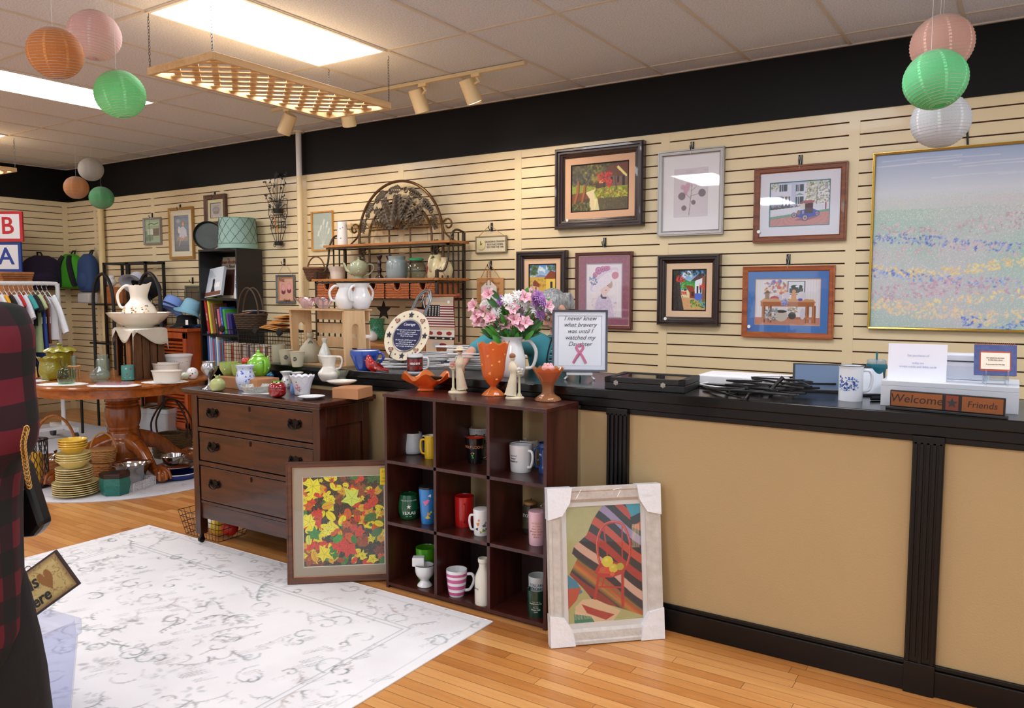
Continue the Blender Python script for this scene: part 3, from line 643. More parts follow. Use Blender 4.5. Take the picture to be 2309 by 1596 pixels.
def art_still(w,h):
    a = Art(w,h,190,'e8e2e4',9)
    for i in range(24): a.line([(i/24+.02,.2),(i/24+.02,1)],.003,'c9c0cc',.6)
    a.rect(0,1,0,.16,'c98a72');a.speck(0,1,0,.16,.3,['b5705c','d9a48a'],.5)
    t = 'b06a3e';a.poly([(.06,.5),(.14,.58),(.9,.56),(.94,.48)],'d09a68');a.rect(.08,.92,.4,.5,t)
    for x in (.1,.2,.78,.88): a.rect(x,x+.06,.04,.42,'9c5a34');a.rect(x+.015,x+.03,.04,.42,'c88a58')
    a.rect(.12,.9,.12,.17,'b8764a');a.rect(.5,.77,.66,.96,'4a4652');a.rect(.515,.755,.68,.945,'dfe2ea');a.rect(.53,.74,.7,.8,'3f463f');a.ell(.61,.83,.06,.045,'22222a');a.ell(.7,.83,.03,.04,'22222a');a.ell(.65,.84,.03,.02,'f2f2f2')
    a.blobs(90,.14,.5,.68,.92,.025,['d9654a','e8b04a','8f7fc8','e9d7c8','c9413a','7f8f6a'],.85);a.blobs(10,.26,.4,.92,.97,.025,['7a6cc0','9a8fd4'],.9);a.rect(.28,.42,.54,.66,'c9c2d2')
    a.ell(.3,.58,.07,.05,'c2332e');a.ell(.3,.55,.08,.03,'c9936a');a.rect(.15,.22,.56,.7,'9a7a5c');a.poly([(.13,.69),(.185,.76),(.24,.69)],'6a5038');a.rect(.56,.64,.56,.7,'d89a6a');a.ell(.6,.73,.03,.04,'d89a6a')
    a.ell(.72,.63,.07,.1,'dcd6dc');a.ell(.49,.64,.05,.08,'d6cfd8');a.poly([(.4,.52),(.48,.58),(.52,.46),(.44,.4)],'6a78c2');a.speck(.4,.52,.42,.56,.25,['e8e8f6'],.8);a.ell(.7,.55,.035,.03,'5a5ab5')
    a.ell(.41,.2,.1,.13,'cfc4b6');a.ell(.41,.29,.09,.03,'3c3632');a.ell(.58,.2,.06,.08,'4a4a46');a.blobs(80,.16,.34,.1,.34,.02,['8f9a9c','b5bcc0','5f6f68','d8dde2'],.8);a.blobs(36,.52,.66,.26,.4,.018,['8f8a6a','c9a07a','5f6f58'],.8);a.ell(.74,.24,.04,.12,'d6d0da')
    return a
def art_meadow(w,h):
    a = Art(w,h,420,'a9cabc',12);a.grad(.78,'d2d6de',1,'9fb0d0');a.grad(.68,'c4d2cc',.78,'d2d6de')
    a.put(np.clip(a.noise(3)*1.4-.3,0,1)*(a.Y < .74),'d6c6d0',.8);a.put(np.clip(a.noise(5)*1.8-.8,0,1)*(a.Y < .7),'8cc4ae',.6)
    for _ in range(16): y = a.rs.uniform(.84,.97);x = a.rs.uniform(0,.8);a.line([(x,y),(x+.15,y+.006),(x+.3,y+.004)],.004,'dfe0e8',.5)
    a.speck(0,1,.62,.76,.28,['d9d6cf','e6dfca','b9c8c0'],.6);n = a.noise(9)
    for y0,y1,cols,dens in ((.53,.62,['c9aeb8','d9c2c8','b9a0ac'],260),(.455,.51,['6f86cf','8fa2dd','5670c0'],200),(.4,.46,['d6bcc0','cbb0b6'],160),(.32,.37,['f0e0a0','f4d890','e8c98a'],300),(.255,.31,['7f98dc','9aaee4','5f7ccf'],170),(.17,.26,['d0a8ba','dcbcc8','c49ab0'],420),(.13,.19,['f4e2a2','f6d79a','eac88f'],150),(.05,.13,['f0dcaa','e6c8c0','f2d29a'],320),(.02,.08,['5f7fd6','7f98e0','4a6acc'],150)):
        for _ in range(dens):
            x = a.rs.rand();sh = .03*sin(x*7+y0*30);y = a.rs.uniform(y0,y1)+sh
            if cols[0] in ('6f86cf','7f98dc','5f7fd6') and (x > .62 if y0 > .1 else (x < .35 or x > .8)): continue
            a.ell(x,y,a.rs.uniform(.006,.014),a.rs.uniform(.004,.009),cols[a.rs.randint(len(cols))],.85,a.rs.uniform(0,3),.5)
    a.speck(0,1,0,.68,.13,['f2eee8','c4dcd2','e2d4e0','f6f0e0'],.6);a.blobs(30,.8,1,.2,.28,.012,['e89a90','f0b0a0'],.8);a.blobs(90,.6,1,.0,.14,.012,['f4d68e','f0c884'],.85)
    return a
def art_girl(w,h):
    a = Art(w,h,80,'93a3b8',13);a.put(a.noise(5),'6f8098',.7);a.grad(0,'6a7078',.3,'8593a6');a.ell(.25,.85,.2,.08,'c8d6e6',.7,0,.6);a.poly([(.1,.3),(.9,.28),(.9,.42),(.2,.44)],'b5a9a0')
    a.poly([(.3,.4),(.36,.66),(.6,.7),(.8,.6),(.84,.42),(.6,.36)],'dfe4f2');a.ell(.6,.78,.1,.07,'c98a5e');a.ell(.58,.76,.06,.05,'e8c0a8');a.line([(.5,.42),(.36,.3),(.28,.16)],.05,'e2bba8');a.line([(.7,.42),(.5,.3)],.05,'e2bba8');a.ell(.3,.6,.08,.1,'f0eef0');return a
def art_sage(w,h):
    a = Art(w,h,70,'b9c6ba',14)
    for x,y,r in ((.55,.75,.3),(.72,.68,-.3),(.4,.6,.1),(.8,.5,-.5),(.28,.45,.5)): a.line([(.5,.1),(x,y)],.015,'e6ece4',.8);[a.ell(x+(q-.5)*.03,y-.06+q*.07,.04,.03,'eef2ec',.8,r) for q in (0,.5,1,1.5)]
    a.ell(.5,.1,.16,.05,'e6ece4',.5);return a
def art_sayings(w,h):
    a = Art(w,h,60,'a9c0a0',15);a.rect(0,.5,.1,.5,'7f9a80');a.rect(.5,.9,.3,.62,'7a6c64');a.rect(.15,.5,.35,.6,'d8e2d0');a.rect(.1,.9,.72,.9,'bcd2b0');a.line([(.28,.3),(.28,.95)],.03,'5aa03a');a.line([(.2,.78),(.4,.84),(.6,.78),(.85,.84)],.04,'3a7a4a');a.blobs(14,0,.4,0,.25,.05,['6a7a70','8fa090'],.7);return a
def art_house(w,h):
    a = Art(w,h,50,'cfc6c0',16);a.ell(.5,.55,.35,.25,'8f8884',.7);a.rect(.3,.7,.3,.6,'b3a8a2');a.rect(.2,.8,.82,.84,'8a6a5a');a.ell(.5,.35,.3,.12,'9a8a80',.8);return a
DK = lambda: DARK
wallpic('large dark frame with oil painting of a river cottage, pink liner, upper wall',1249,337,1447,508,art_river,.075,.06,DARK,[(.05,'e3b795'),(.008,'1e0f0c')],chunky=True,glass=False,sticker=(-.245,-.235))
wallpic('silver framed botanical print of pink flower with grey leaves',1484,344,1629,527,art_botanical,.032,.03,M('a5a29f',.3,metal=.7),[(.004,'c9c5c6')])
wallpic('brown wood frame with print of blue antique car by white house',1701,380,1906,541,art_car,.04,.03,WOOD('8a4a26','5f2f16','x',.35),[(.06,'e3e4ef'),(.005,'3f8290')],sticker=(-.25,-.17))
a_ = onY(1969,346,WY-.035);b_ = onY(1953,741,WY-.035)
picture('huge pastel wildflower meadow painting in thin gold frame',1.42,a_.z-b_.z,art_meadow,.014,.033,M('c9a24c',.25,metal=.9),(),(a_.x+.71,WY-.002,(a_.z+b_.z)/2),glass=False)
wallpic('small dark frame with yellow village house painting, partly behind the bending person',1162,567,1273,735,lambda w,h: art_village(w,h,1),.06,.055,DARK,[(.04,'e8c3a0'),(.008,'1e0f0c')],chunky=True,glass=False)
wallpic('burgundy framed print of a lady in a lilac flower hat',1297,570,1423,743,art_lady,.024,.03,M('5a1a16',.25,coat=.4),[(.004,'d8c590'),(.055,M('9a5f74',.8,var=.35,vs=60)),(.008,'b9b4c4')])
wallpic('dark frame with narrow village lane painting and blue-white house',1481,575,1619,736,lambda w,h: art_village(w,h,0),.06,.055,DARK,[(.042,'e6c6a4'),(.008,'1e0f0c')],chunky=True,glass=False,sticker=(-.155,-.2))
wallpic('orange wood frame with blue mat and kitchen table still life print',1675,601,1877,765,art_still,.034,.028,WOOD('b5622e','8a3f18','x',.3),[(.048,'4f7fc2'),(.004,'d9a48c')],sticker=(-.24,-.165))
wallpic('thin light wood frame with white lavender on sage green',700,478,750,564,art_sage,.014,.02,WOOD('d8a050','b57c34','z',.4),())
wallpic('small silver framed green collage picture near the corner pole',321,492,362,550,art_sayings,.02,.025,M('a29c98',.35,metal=.5,bump=.5,bs=80),())
wallpic('tall gold framed print of a seated girl in blue',378,470,436,583,art_girl,.03,.028,M('b08648',.35,metal=.45),[(.055,'eee6c8'),(.004,'8f8f9a')])
wallpic('brown wood framed small sketch partly behind the round black pan',458,441,508,508,art_house,.05,.035,WOOD('6a4430','3f261a','z',.45),[(.035,'e6dfae'),(.006,'7a6258')])
for i,(x,y,l) in enumerate([(1561,324,'black wall hook above the silver botanical print'),(1805,354,'black wall hook above the antique car print'),(1363,540,'black wall hook above the lilac hat lady print'),(1778,578,'black wall hook above the blue mat still life'),(1108,506,'black wall hook above the small clock sign'),(1106,592,'black wall hook holding the wooden house tag'),(406,464,'black wall hook above the gold framed girl print'),(484,436,'black wall hook above the brown framed sketch'),(343,483,'black wall hook above the green collage picture'),(641,586,'black wall hook above the flip-flop picture'),(434,628,'black wall hook above the small green flower picture')]):
    hook(x,y,l)
# hanging strap behind the big painting
p_ = onY(2179,240,WY-.006);q_ = onY(2182,326,WY-.006)
tagp(MB().tube([p_,q_],.006,6).build('hanging_strap',M('16120f',.6)),'thin black strap hanging above the huge meadow painting','strap')
# ---------------------------------------------------------------- small hanging signs
def rope_pts(x0,z0,x1,z1,xt,zt): return [(x0,-.012,z0),(xt,-.04,zt),(x1,-.012,z1)]
def clock_sign():
    Y = WY-.004;a = onY(1072,533,Y-.02);b = onY(1141,570,Y-.02);w,h = b.x-a.x,a.z-b.z;c = ((a.x+b.x)/2,Y,(a.z+b.z)/2)
    t = T('hanging_sign','small hanging sign with clock face and handwritten grandparents text','sign',c);tw = M('b3925e',.7)
    MB().box(-w/2+.01,w/2-.01,-.018,-.004,-h/2+.012,h/2-.012).build('board',M('d8cfb4',.7,var=.1),t,smooth=0)
    f = MB()
    for z in (-h/2+.008,h/2-.008): f.cyl((-w/2,-.012,z),(w/2,-.012,z),.008,n=10)
    for x in (-w/2+.004,w/2-.004): f.tube([(x,-.012,-h/2+.004),(x,-.012,h/2-.004)],.009,8)
    f.build('frame',M('8a7a5a',.5),t)
    MB().lathe([(.0,0),(.042,0),(.042,.006),(.036,.008),(0,.008)],24).build('clock_face',M('d9cf9c',.5),t,xf=basis((-w/2+.058,-.018,0),(1,0,0),(0,0,1)))
    MB().tube([(-w/2+.058,-.029,-.002),(-w/2+.056,-.029,.03)],.002,5).tube([(-w/2+.058,-.029,-.002),(-w/2+.072,-.029,.012)],.002,5).build('clock_hands',M('33281c',.5),t)
    text('GRANDMA & GRANDPA\'S\nKIDS PLACE WHERE\nKIDS TAKE THE TIME',.022,M('4a3c2c',.7),t,loc=(.045,-.019,.0),sx=.8)
    MB().tube([(-w/2+.03,-.012,h/2),(0,-.03,h/2+.085),(w/2-.03,-.012,h/2)],.0025,6).build('hanging_wire',tw,t)
clock_sign()
def wood_signs():
    Y = WY-.004;a = onY(1074,627,Y-.02);b = onY(1134,684,Y-.02);w,h = b.x-a.x,a.z-b.z
    t = T('hanging_sign','square natural wood sign hanging behind the white house tag','sign',((a.x+b.x)/2,Y,(a.z+b.z)/2))
    MB().box(-w/2,w/2,-.014,-.003,-h/2,h/2).build('board',WOOD('cf9c66','b98350','x',.6),t,smooth=0,bev=.002)
    text('Hard         Never\nKn              But\nWi              e',.034,M('8a5a34',.7),t,loc=(0,-.0145,.015),sx=.85,line=1.35)
    MB().tube([(-w/2+.04,-.01,h/2),(0,-.03,h/2+.13),(w/2-.04,-.01,h/2)],.003,6).build('hanging_cord',M('a5835a',.8),t)
    a = onY(1084,631,Y-.05);b = onY(1118,690,Y-.05);w,h = b.x-a.x,a.z-b.z
    t = T('house_tag','white house-shaped wooden tag lettered it is good, with bead string','sign',((a.x+b.x)/2,Y-.03,(a.z+b.z)/2))
    MB().prism([(-w/2,-h/2),(w/2,-h/2),(w/2,h*.22),(0,h/2),(-w/2,h*.22)],.014,XZ()).build('board',M('e3ddd8',.7),t,smooth=0,bev=.0015)
    text('IT IS',.024,M('9a9490',.7),t,loc=(0,-.0145,.035),sx=.9);text('good',.05,M('1c1c1c',.6),t,loc=(.0,-.0145,-.004),shear=.25,bold=.0006);text('to be\nhome',.022,M('9a9490',.7),t,loc=(0,-.0145,-.055))
    bd = MB()
    for s in (-1,1):
        for i in range(8): q = i/7;bd.sph((s*.018*(1-q*.3)+.0,-.012,h/2-.035+q*.11),.0085,8)
    bd.build('bead_string',M('b98a5e',.6),t)
wood_signs()
def flip_flops():
    Y = WY-.004;a = onY(621,620,Y-.02);b = onY(664,684,Y-.02);w,h = b.x-a.x,a.z-b.z
    def art(w,h):
        A = Art(w,h,70,'d8a58a',17);A.put(A.noise(6),'e2b59c',.6)
        for x,y,r in ((.3,.5,.15),(.72,.55,-.15)): A.ell(x,y,.17,.26,'d98f94',1,r);A.ell(x,y-.12,.15,.12,'6a2c38',.9,r);A.ell(x,y+.05,.12,.15,'e3a9a4',.9,r)
        return A
    t = picture('small picture of two pink flip-flops in twisted grey metal frame',w,h,art,.022,.02,M('7d8488',.35,metal=.7,bump=.9,bs=50),[(.012,'c08a58')],((a.x+b.x)/2,Y,(a.z+b.z)/2),glass=False)
    text('Free,',.05,M('5a2c22',.7),t,loc=(-.05,-.016,.09),shear=.3,sx=.8);text('Friends',.04,M('5a2c22',.7),t,loc=(.02,-.016,-.11),shear=.3,sx=.8)
    MB().tube([(-w/2+.03,-.01,h/2),(0,-.02,h/2+.12),(w/2-.03,-.01,h/2)],.002,6).build('hanging_cord',M('a5936a',.8),t)
flip_flops()
def green_flower_pic():
    Y = WY-.004;a = onY(415,644,Y-.02);b = onY(449,690,Y-.02)
    def art(w,h): A = Art(w,h,50,'8f9a6a',18);A.blobs(22,.1,.9,.1,.9,.09,['e0c25a','d9a23a','b5b06a'],.8);return A
    picture('small green picture of yellow flowers hanging behind the blue hats',b.x-a.x,a.z-b.z,art,.02,.015,M('6a7058',.6),(),((a.x+b.x)/2,Y,(a.z+b.z)/2),glass=False)
green_flower_pic()
# ---------------------------------------------------------------- flower-wire wall sconce
def sconce():
    Y = WY-.03;c = onY(631,500,Y);s = sc(c);t = T('wall_sconce','black scrolled wire wall sconce with leafy branches beside the pole','wall decoration',(c.x,WY,c.z));blk = M('171413',.45)
    P = lambda x,y,d=-.05: ((x-631)*s*1.02,d,(500-y)*s)
    b = MB()
    for x0,x1,x2 in ((617,606,621),(623,622,624),(630,631,630),(637,641,635),(645,655,640)): b.tube(smoothpts([P(x0+2,485),P(x1,510),P(x2,545)],5),.0035,6)
    for sgn in (-1,1):
        b.tube([P(631+sgn*(q),0,0) for q in ()] or smoothpts([P(631+sgn*8,472),P(631+sgn*27,463),P(631+sgn*30,485),P(631+sgn*15,512),P(631+sgn*27,515)],5),.003,6)
        c0 = Vector(P(631+sgn*22,488));b.tube(spiral(c0,.045,.008,pi/2,sgn*1.4,20),.003,6)
        b.tube(spiral(Vector(P(631+sgn*15,505)),.025,.005,0,sgn*1.3,14),.0028,6);b.tube(spiral(Vector(P(631+sgn*13,552)),.022,.005,pi/2,-sgn*1.3,14),.003,6)
        b.tube(smoothpts([P(631+sgn*26,480),P(631+sgn*32,455),P(631+sgn*22,450),P(631+sgn*14,455)],5),.0025,6)
    for y,rx in ((485,15),(500,22),(512,22)): b.tube([Vector(P(631,y,-.05))+Vector((rx*s*cos(a),rx*s*.5*sin(a),0)) for a in np.linspace(0,2*pi,20,endpoint=False)],.003,6,closed=True)
    b.build('scroll_frame',blk,t)
    MB().lathe([(.0,0),(.043,0),(.052,.042),(.048,.042),(.04,.005),(0,.005)],20,P(631,481)).build('candle_cup',blk,t);MB().lathe([(0,0),(.036,0),(.042,.035),(.0,.035)],20,P(631,553)).build('foot_cup',blk,t)
    MB().cyl(P(631,474),P(631,457),.013,n=14).build('glass_tube',GLASS('dfe4ea',.9),t)
    v = MB();rs = np.random.RandomState(4)
    for (x,y) in ((590,408),(608,407),(622,402),(605,426),(618,420),(631,395),(645,405),(641,424),(655,418),(593,442),(609,446),(650,445),(607,464),(643,461),(627,398),(660,398)):
        bx = 631+(x-631)*.15;pts = smoothpts([P(bx,470),P(bx+(x-bx)*.3,450),P(bx+(x-bx)*.75,y+14),P(x,y)],5);v.tube(pts,.0022,5)
        e = Vector(P(x,y))
        for q in range(3): an = rs.uniform(0,6);v.leaf(e,e+Vector((cos(an),-.2,sin(an)))*.03,.009,(0,1,0))
    v.build('leafy_branches',blk,t)
    MB().leaf(P(626,487,-.09),P(630,510,-.1),.012,(0,1,0)).leaf(P(631,505,-.1),P(641,530,-.1),.012,(0,1,0)).build('bow',M('c98a52',.7),t)
sconce()
# ================================================================ FURNITURE
def dresser():
    x0,x1,y0,y1,H = -4.10,-3.03,2.80,3.165,.925;wd = WOOD('4e2110','220c06','x',.28,8,.3);wv = WOOD('481d0e','1f0b05','z',.28,8,.3);dk = M('120a08',.35,metal=.6)
    t = T('dresser','dark wood three-drawer dresser with ornate metal bail pulls and casters','dresser',(x0,y0,.0065));inv = Matrix.Translation((-x0,-y0,0))
    b = MB();b.box(x0-.045,x1+.04,y0-.035,y1+.018,H-.024,H);b.box(x0-.03,x1+.028,y0-.024,y1+.01,H-.036,H-.024);b.build('top',wd,t,smooth=0,bev=.005,xf=inv)
    b = MB()
    for x,y in ((x0,y0),(x1-.05,y0),(x0,y1-.05),(x1-.05,y1-.05)): b.box(x,x+.05,y,y+.05,.055,H-.036)
    b.box(x0+.05,x1-.05,y0+.008,y0+.03,.245,.262);b.box(x0+.05,x1-.05,y0+.002,y0+.03,.475,.5);b.box(x0+.05,x1-.05,y0+.002,y0+.03,.675,.70);b.box(x0+.05,x1-.05,y0+.006,y0+.03,H-.055,H-.036)
    b.box(x0+.05,x1-.05,y1-.02,y1,.2,H-.036);b.build('case',wv,t,smooth=0,bev=.003,xf=inv)
    b = MB();b.box(x0+.05,x1-.05,y0+.012,y0+.03,.155,.243);b.build('bottom_rail',wd,t,smooth=0,xf=inv,bev=.002)
    for xs in (x0+.012,x1-.03):
        b = MB();b.box(xs,xs+.018,y0+.05,y1-.05,.2,H-.14);b.box(xs-.004 if xs < -3.5 else xs+.012,xs+.016 if xs < -3.5 else xs+.028,y0+.05,y1-.05,H-.14,H-.036);b.box(xs,xs+.026,y0+.05,y1-.05,.17,.23);b.build('side_panel',wv,t,smooth=0,xf=inv,bev=.002)
    for z0,z1 in ((.262,.475),(.50,.675),(.70,H-.055)):
        d = MB().box(x0+.056,x1-.056,y0+.006,y0+.03,z0+.005,z1-.005).build('drawer',wd,t,smooth=0,xf=inv,bev=.004)
        for hx in (x0+.19,x1-.19):
            h = MB();z = (z0+z1)/2+.01;o = (hx,y0+.006,z)
            h.prism([(-.052,.012),(-.04,.024),(-.015,.018),(0,.026),(.015,.018),(.04,.024),(.052,.012),(.045,-.014),(.02,-.022),(0,-.03),(-.02,-.022),(-.045,-.014)],.004,XZ(o))
            for s in (-1,1): h.sph((hx+s*.034,y0-.004,z+.004),.008,10);h.prism(star(.014,.008,6),.007,XZ((hx+s*.03,y0+.005,z+.006)))
            h.tube(arc((hx,y0-.012,z-.002),.034,pi,2*pi,14,ry=.026),.0042,8);h.build('handle',dk,d,xf=inv)
        k = MB();k.prism([(-.006,-.012),(.006,-.012),(.008,.01),(0,.016),(-.008,.01)],.003,XZ(((x0+x1)/2-.02,y0+.006,z1-.03)));k.build('keyhole',dk,d,xf=inv,smooth=0)
    for x,y in ((x0+.025,y0+.025),(x1-.025,y0+.025),(x0+.025,y1-.025),(x1-.025,y1-.025)):
        b = MB();b.cyl((x,y,.055),(x,y,.035),.012,n=12);b.cyl((x-.01,y-.004,.019),(x+.01,y-.004,.019),.018,n=18);b.box(x-.014,x+.014,y-.006,y+.006,.018,.042);b.build('caster',dk,t,xf=inv)
dresser()
CX0,CX1,CY0,CY1,CH = -2.68,-1.735,2.905,3.185,.99
def cube_shelf():
    wd = WOOD('4c2119','2e110c','z',.32,6,.15);we = M('3c1a15',.4);inv = Matrix.Translation((-CX0,-CY0,0))
    t = T('cube_shelf','reddish brown nine-cube shelf full of mugs against the counter','shelf',(CX0,CY0,0))
    MB().box(CX0-.004,CX1+.004,CY0-.006,CY1,CH-.016,CH).build('top',wd,t,smooth=0,bev=.001,xf=inv)
    for i,x in enumerate((CX0,CX0+.313,CX0+.626,CX1-.016)): MB().box(x,x+.016,CY0,CY1,0 if i in (0,3) else .03,CH-.016).build('side_panel' if i in (0,3) else 'divider',wd,t,smooth=0,xf=inv)
    for k in range(3): MB().box(CX0+.016,CX1-.016,CY0,CY1,(.03+.313*k)-.016,.03+.313*k).build('shelf',wd,t,smooth=0,xf=inv)
    MB().box(CX0+.016,CX1-.016,CY0+.02,CY0+.036,0,.014).build('plinth',we,t,smooth=0,xf=inv)
    for x,z0,z1 in ((CX0+.016,.03,.31),(CX0+.016,.36,.62),(CX0+.016,.66,.972),(CX0+.33,.03,.3),(CX0+.64,.03,.3)):
        MB().box(x,x+(.21 if z0 == .36 else .296),CY1-.006,CY1-.002,z0,z1-.01).build('back_panel',M('2a1410',.6),t,smooth=0,xf=inv)
cube_shelf()
# pictures leaning on the furniture
def lean(p0,p1,tilt,h):
    """placement of a frame whose lower front edge runs p0 -> p1 on the floor, leaning back"""
    p0 = Vector((p0[0],p0[1],0));p1 = Vector((p1[0],p1[1],0));w = (p1-p0).length;a = math.atan2(p1.y-p0.y,p1.x-p0.x)
    return w,(Matrix.Translation((p0+p1)/2) @ Matrix.Rotation(a,4,'Z') @ Matrix.Rotation(-tilt,4,'X') @ Matrix.Translation((0,0,h/2)))
def leaves_art(w,h):
    a = Art(w,h,330,'20140a',21);rs = a.rs;cols = [('f0e020',.15),('e0a818',.12),('d8321a',.22),('d85a16',.13),('9a4416',.12),('1f7a22',.12),('d8e050',.04),('7a2c10',.10)]
    def leaf(x,y,s,c,k):
        if k == 0:
            n = 5 if rs.rand() < .5 else 7;t0 = rs.uniform(0,6);p = []
            for i in range(n*2): r = s*(1 if i % 2 == 0 else .62)*rs.uniform(.7,1.25);p.append((x+r*cos(t0+pi*i/n),y+r*sin(t0+pi*i/n)*w/h))
            a.poly(p,c,1);q = [(x+s*.9*cos(t0+2*pi*i/n),y+s*.9*sin(t0+2*pi*i/n)*w/h) for i in range(n)]
        else:
            t0 = rs.uniform(0,6);a.ell(x,y,s,s*.62*w/h,c,1,t0);q = [(x+s*cos(t0),y+s*sin(t0)*w/h),(x-s*cos(t0),y-s*sin(t0)*w/h)]
        v = tuple(np.clip(np.array([int(c[i:i+2],16) for i in (0,2,4)])*.62,0,255).astype(int));vc = '%02x%02x%02x' % v
        for e in q: a.line([(x,y),e],.0045,vc,.8)
    a.blobs(300,0,1,0,1,.02,['2a1c0c','3a2612','0c1006','4a3a1a','163412'],.8)
    for _ in range(250):
        c = cols[rs.choice(8,p=[q[1] for q in cols])][0];x,y = rs.rand(2)
        if y > .5 and x < .35 and rs.rand() < .45: c = 'f0e020'
        if x > .8 and rs.rand() < .4: c = '226a26'
        leaf(x,y,rs.uniform(.03,.085),c,rs.randint(2))
    for x,y,s,c in ((.12,.9,.13,'f2e62a'),(.07,.5,.11,'f6ea3c'),(.6,.75,.14,'d8e858'),(.25,.13,.11,'f2e024'),(.44,.22,.12,'e02a16'),(.55,.18,.11,'d8281a'),(.3,.4,.09,'f6ee4a'),(.17,.32,.08,'f2dc2a'),(.42,.3,.07,'2f9a34'),(.13,.37,.09,'1f8a34')): leaf(x,y,s,c,0 if c != '2f9a34' else 1)
    a.speck(0,1,0,1,.10,['0e0a06','ffffa0','1a120a'],.4);return a
w_,mt = lean((-3.124,2.655),(-2.690,3.027),.045,.625)
pc = picture('framed autumn leaves photograph leaning on the dresser, yellow price note',w_,.625,leaves_art,.03,.022,WOOD('6a3f26','43241a','x',.35),[(.006,'b98a68'),(.044,'a2937c'),(.003,'efe6d6')],rot=(0,0,0),rough=.4)
pc.matrix_world = Matrix.Translation((0,0,.0065)) @ mt
b = MB().box(.186,.222,-.0245,-.0235,.185,.27);b.build('price_note',M('f2d21e',.7),pc,smooth=0)
text('875\n- - -\nleaf\nprint',.016,M('a08a2a',.8),pc,loc=(.204,-.0248,.228),sx=.8)
def blanket_art(w,h):
    a = Art(w,h,220,'a9a66a',22);a.put(np.clip(a.noise(3),0,1),'c9c08a',.6);a.put(np.clip(a.noise(40),0,1)*.5,'8f9a5a',.5)
    rug = [(.5,1.01),(.36,.88),(.27,.75),(.1,.66),(.07,.6),(.14,.55),(.03,.42),(.2,.3),(.34,.18),(.62,.12),(1.01,.02),(1.01,1.01)]
    old = a.c.copy();d = (a.X*w*.72+a.Y*h*.69)/w;d = (-(a.X)*.66*w-a.Y*h*.75)/w;e = (a.Y*h*.77+a.X*w*.64)/w
    cols = ['16161e','b8321e','16161e','c9a08a','16161e','8a2a1a','14202a','b8321e','1a1a26','d2a890','101018','a82a1e','1a1410','c2482a','14141c','9a8ab0','201814','b8402a']
    q = np.floor(e*11+.15*np.sin(a.X*9)).astype(int) % len(cols);e2 = e
    for i,c in enumerate(cols): a.put((q == i).astype(float),c)
    a.put(np.clip(1-np.abs(e-.62)*16,0,1),'c98a2e',.8);a.put(np.clip(1-np.abs(e-.70)*26,0,1),'5a7a2a',.6)
    m = Art.__new__(Art);mask = np.zeros(a.X.shape,bool)
    n = len(rug)
    for i in range(n):
        (x0,y0),(x1,y1) = rug[i],rug[(i+1) % n]
        if y0 != y1: mask ^= ((a.Y >= min(y0,y1)) & (a.Y < max(y0,y1))) & (a.X < x0+(a.Y-y0)*(x1-x0)/(y1-y0))
    a.clipto(old,mask)
    a.poly([(0,.42),(.12,.36),(.2,.26),(.0,.2)],'2f7f9a');a.poly([(0,.3),(.18,.3),(.12,.2),(0,.12)],'b84a2a');a.poly([(.1,.14),(.2,.2),(.35,.2),(.7,.08),(.6,0),(.08,0)],'d8b890');a.poly([(.18,.16),(.4,.1),(.62,.05),(.5,.01),(.25,.08)],'a83228')
    a.poly([(.08,.08),(.3,.05),(.35,0),(.08,0)],'2f7a5a');[a.line([(.1+.02*i,.1-.004*i),(.09+.02*i,.03)],.004,'e8e0c0',.8) for i in range(14)]
    a.poly([(.8,1),(1,1),(1,.86),(.9,.86)],'2a9ab0');a.poly([(.86,.88),(1,.92),(1,.8),(.9,.78)],'16161e');a.poly([(.88,.8),(1,.84),(1,.76)],'c25a2a');[a.line([(.89+.012*i,.82),(.88+.014*i,.62)],.006,'e0cfa0',.8) for i in range(8)]
    r = 'b52a1c';hl = 'e88a70'
    pts = [(.44,.5),(.41,.6),(.42,.72),(.5,.82),(.62,.85),(.76,.82),(.84,.7),(.85,.58),(.8,.46)];sp = [(p.x,p.y) for p in smoothpts([(x,y,0) for x,y in pts],5)]
    a.line(sp,.032,r);a.line([(x-.006,y+.004) for x,y in sp],.006,hl,.8)
    for x0,x1 in ((.5,.55),(.75,.74)): a.line([(x0,.82 if x0 < .6 else .8),(x1,.5)],.018,r)
    a.poly([(.36,.43),(.44,.5),(.62,.51),(.8,.46),(.76,.4),(.6,.37),(.42,.38)],r);a.poly([(.4,.42),(.5,.47),(.7,.46),(.6,.4)],'d8402a')
    a.line([(.42,.4),(.36,.2)],.035,r);a.line([(.74,.41),(.73,.12)],.04,r);a.line([(.39,.3),(.72,.28)],.02,r);a.line([(.5,.39),(.46,.3)],.018,r)
    for x,y,s,c in ((.54,.51,.075,'d6c83a'),(.62,.45,.06,'cfc032'),(.71,.46,.05,'b5a82a'),(.47,.44,.04,'c25a2a'),(.6,.4,.03,'d8602a')): a.ell(x,y,s,s*w/h*.95,c);a.ell(x-s*.2,y+s*.2,s*.5,s*.4*w/h,'e8e06a' if c[0] in 'cd' and s > .05 else c,.6,0,.6)
    return a
w_,mt = lean((-1.658,2.801),(-1.300,3.150),.12,.66)
pw = picture('white distressed framed painting of red chair and striped blanket, leaning by the cube shelf',w_,.66,blanket_art,.062,.045,M('c9c3bb',.5,var=.25,vs=30,bump=.4,bs=40),[(.022,'dcd9d4')],rot=(0,0,0),rough=.35)
pw.matrix_world = mt
film = GLASS('f4f6fa',.9,.12,alpha=.12)
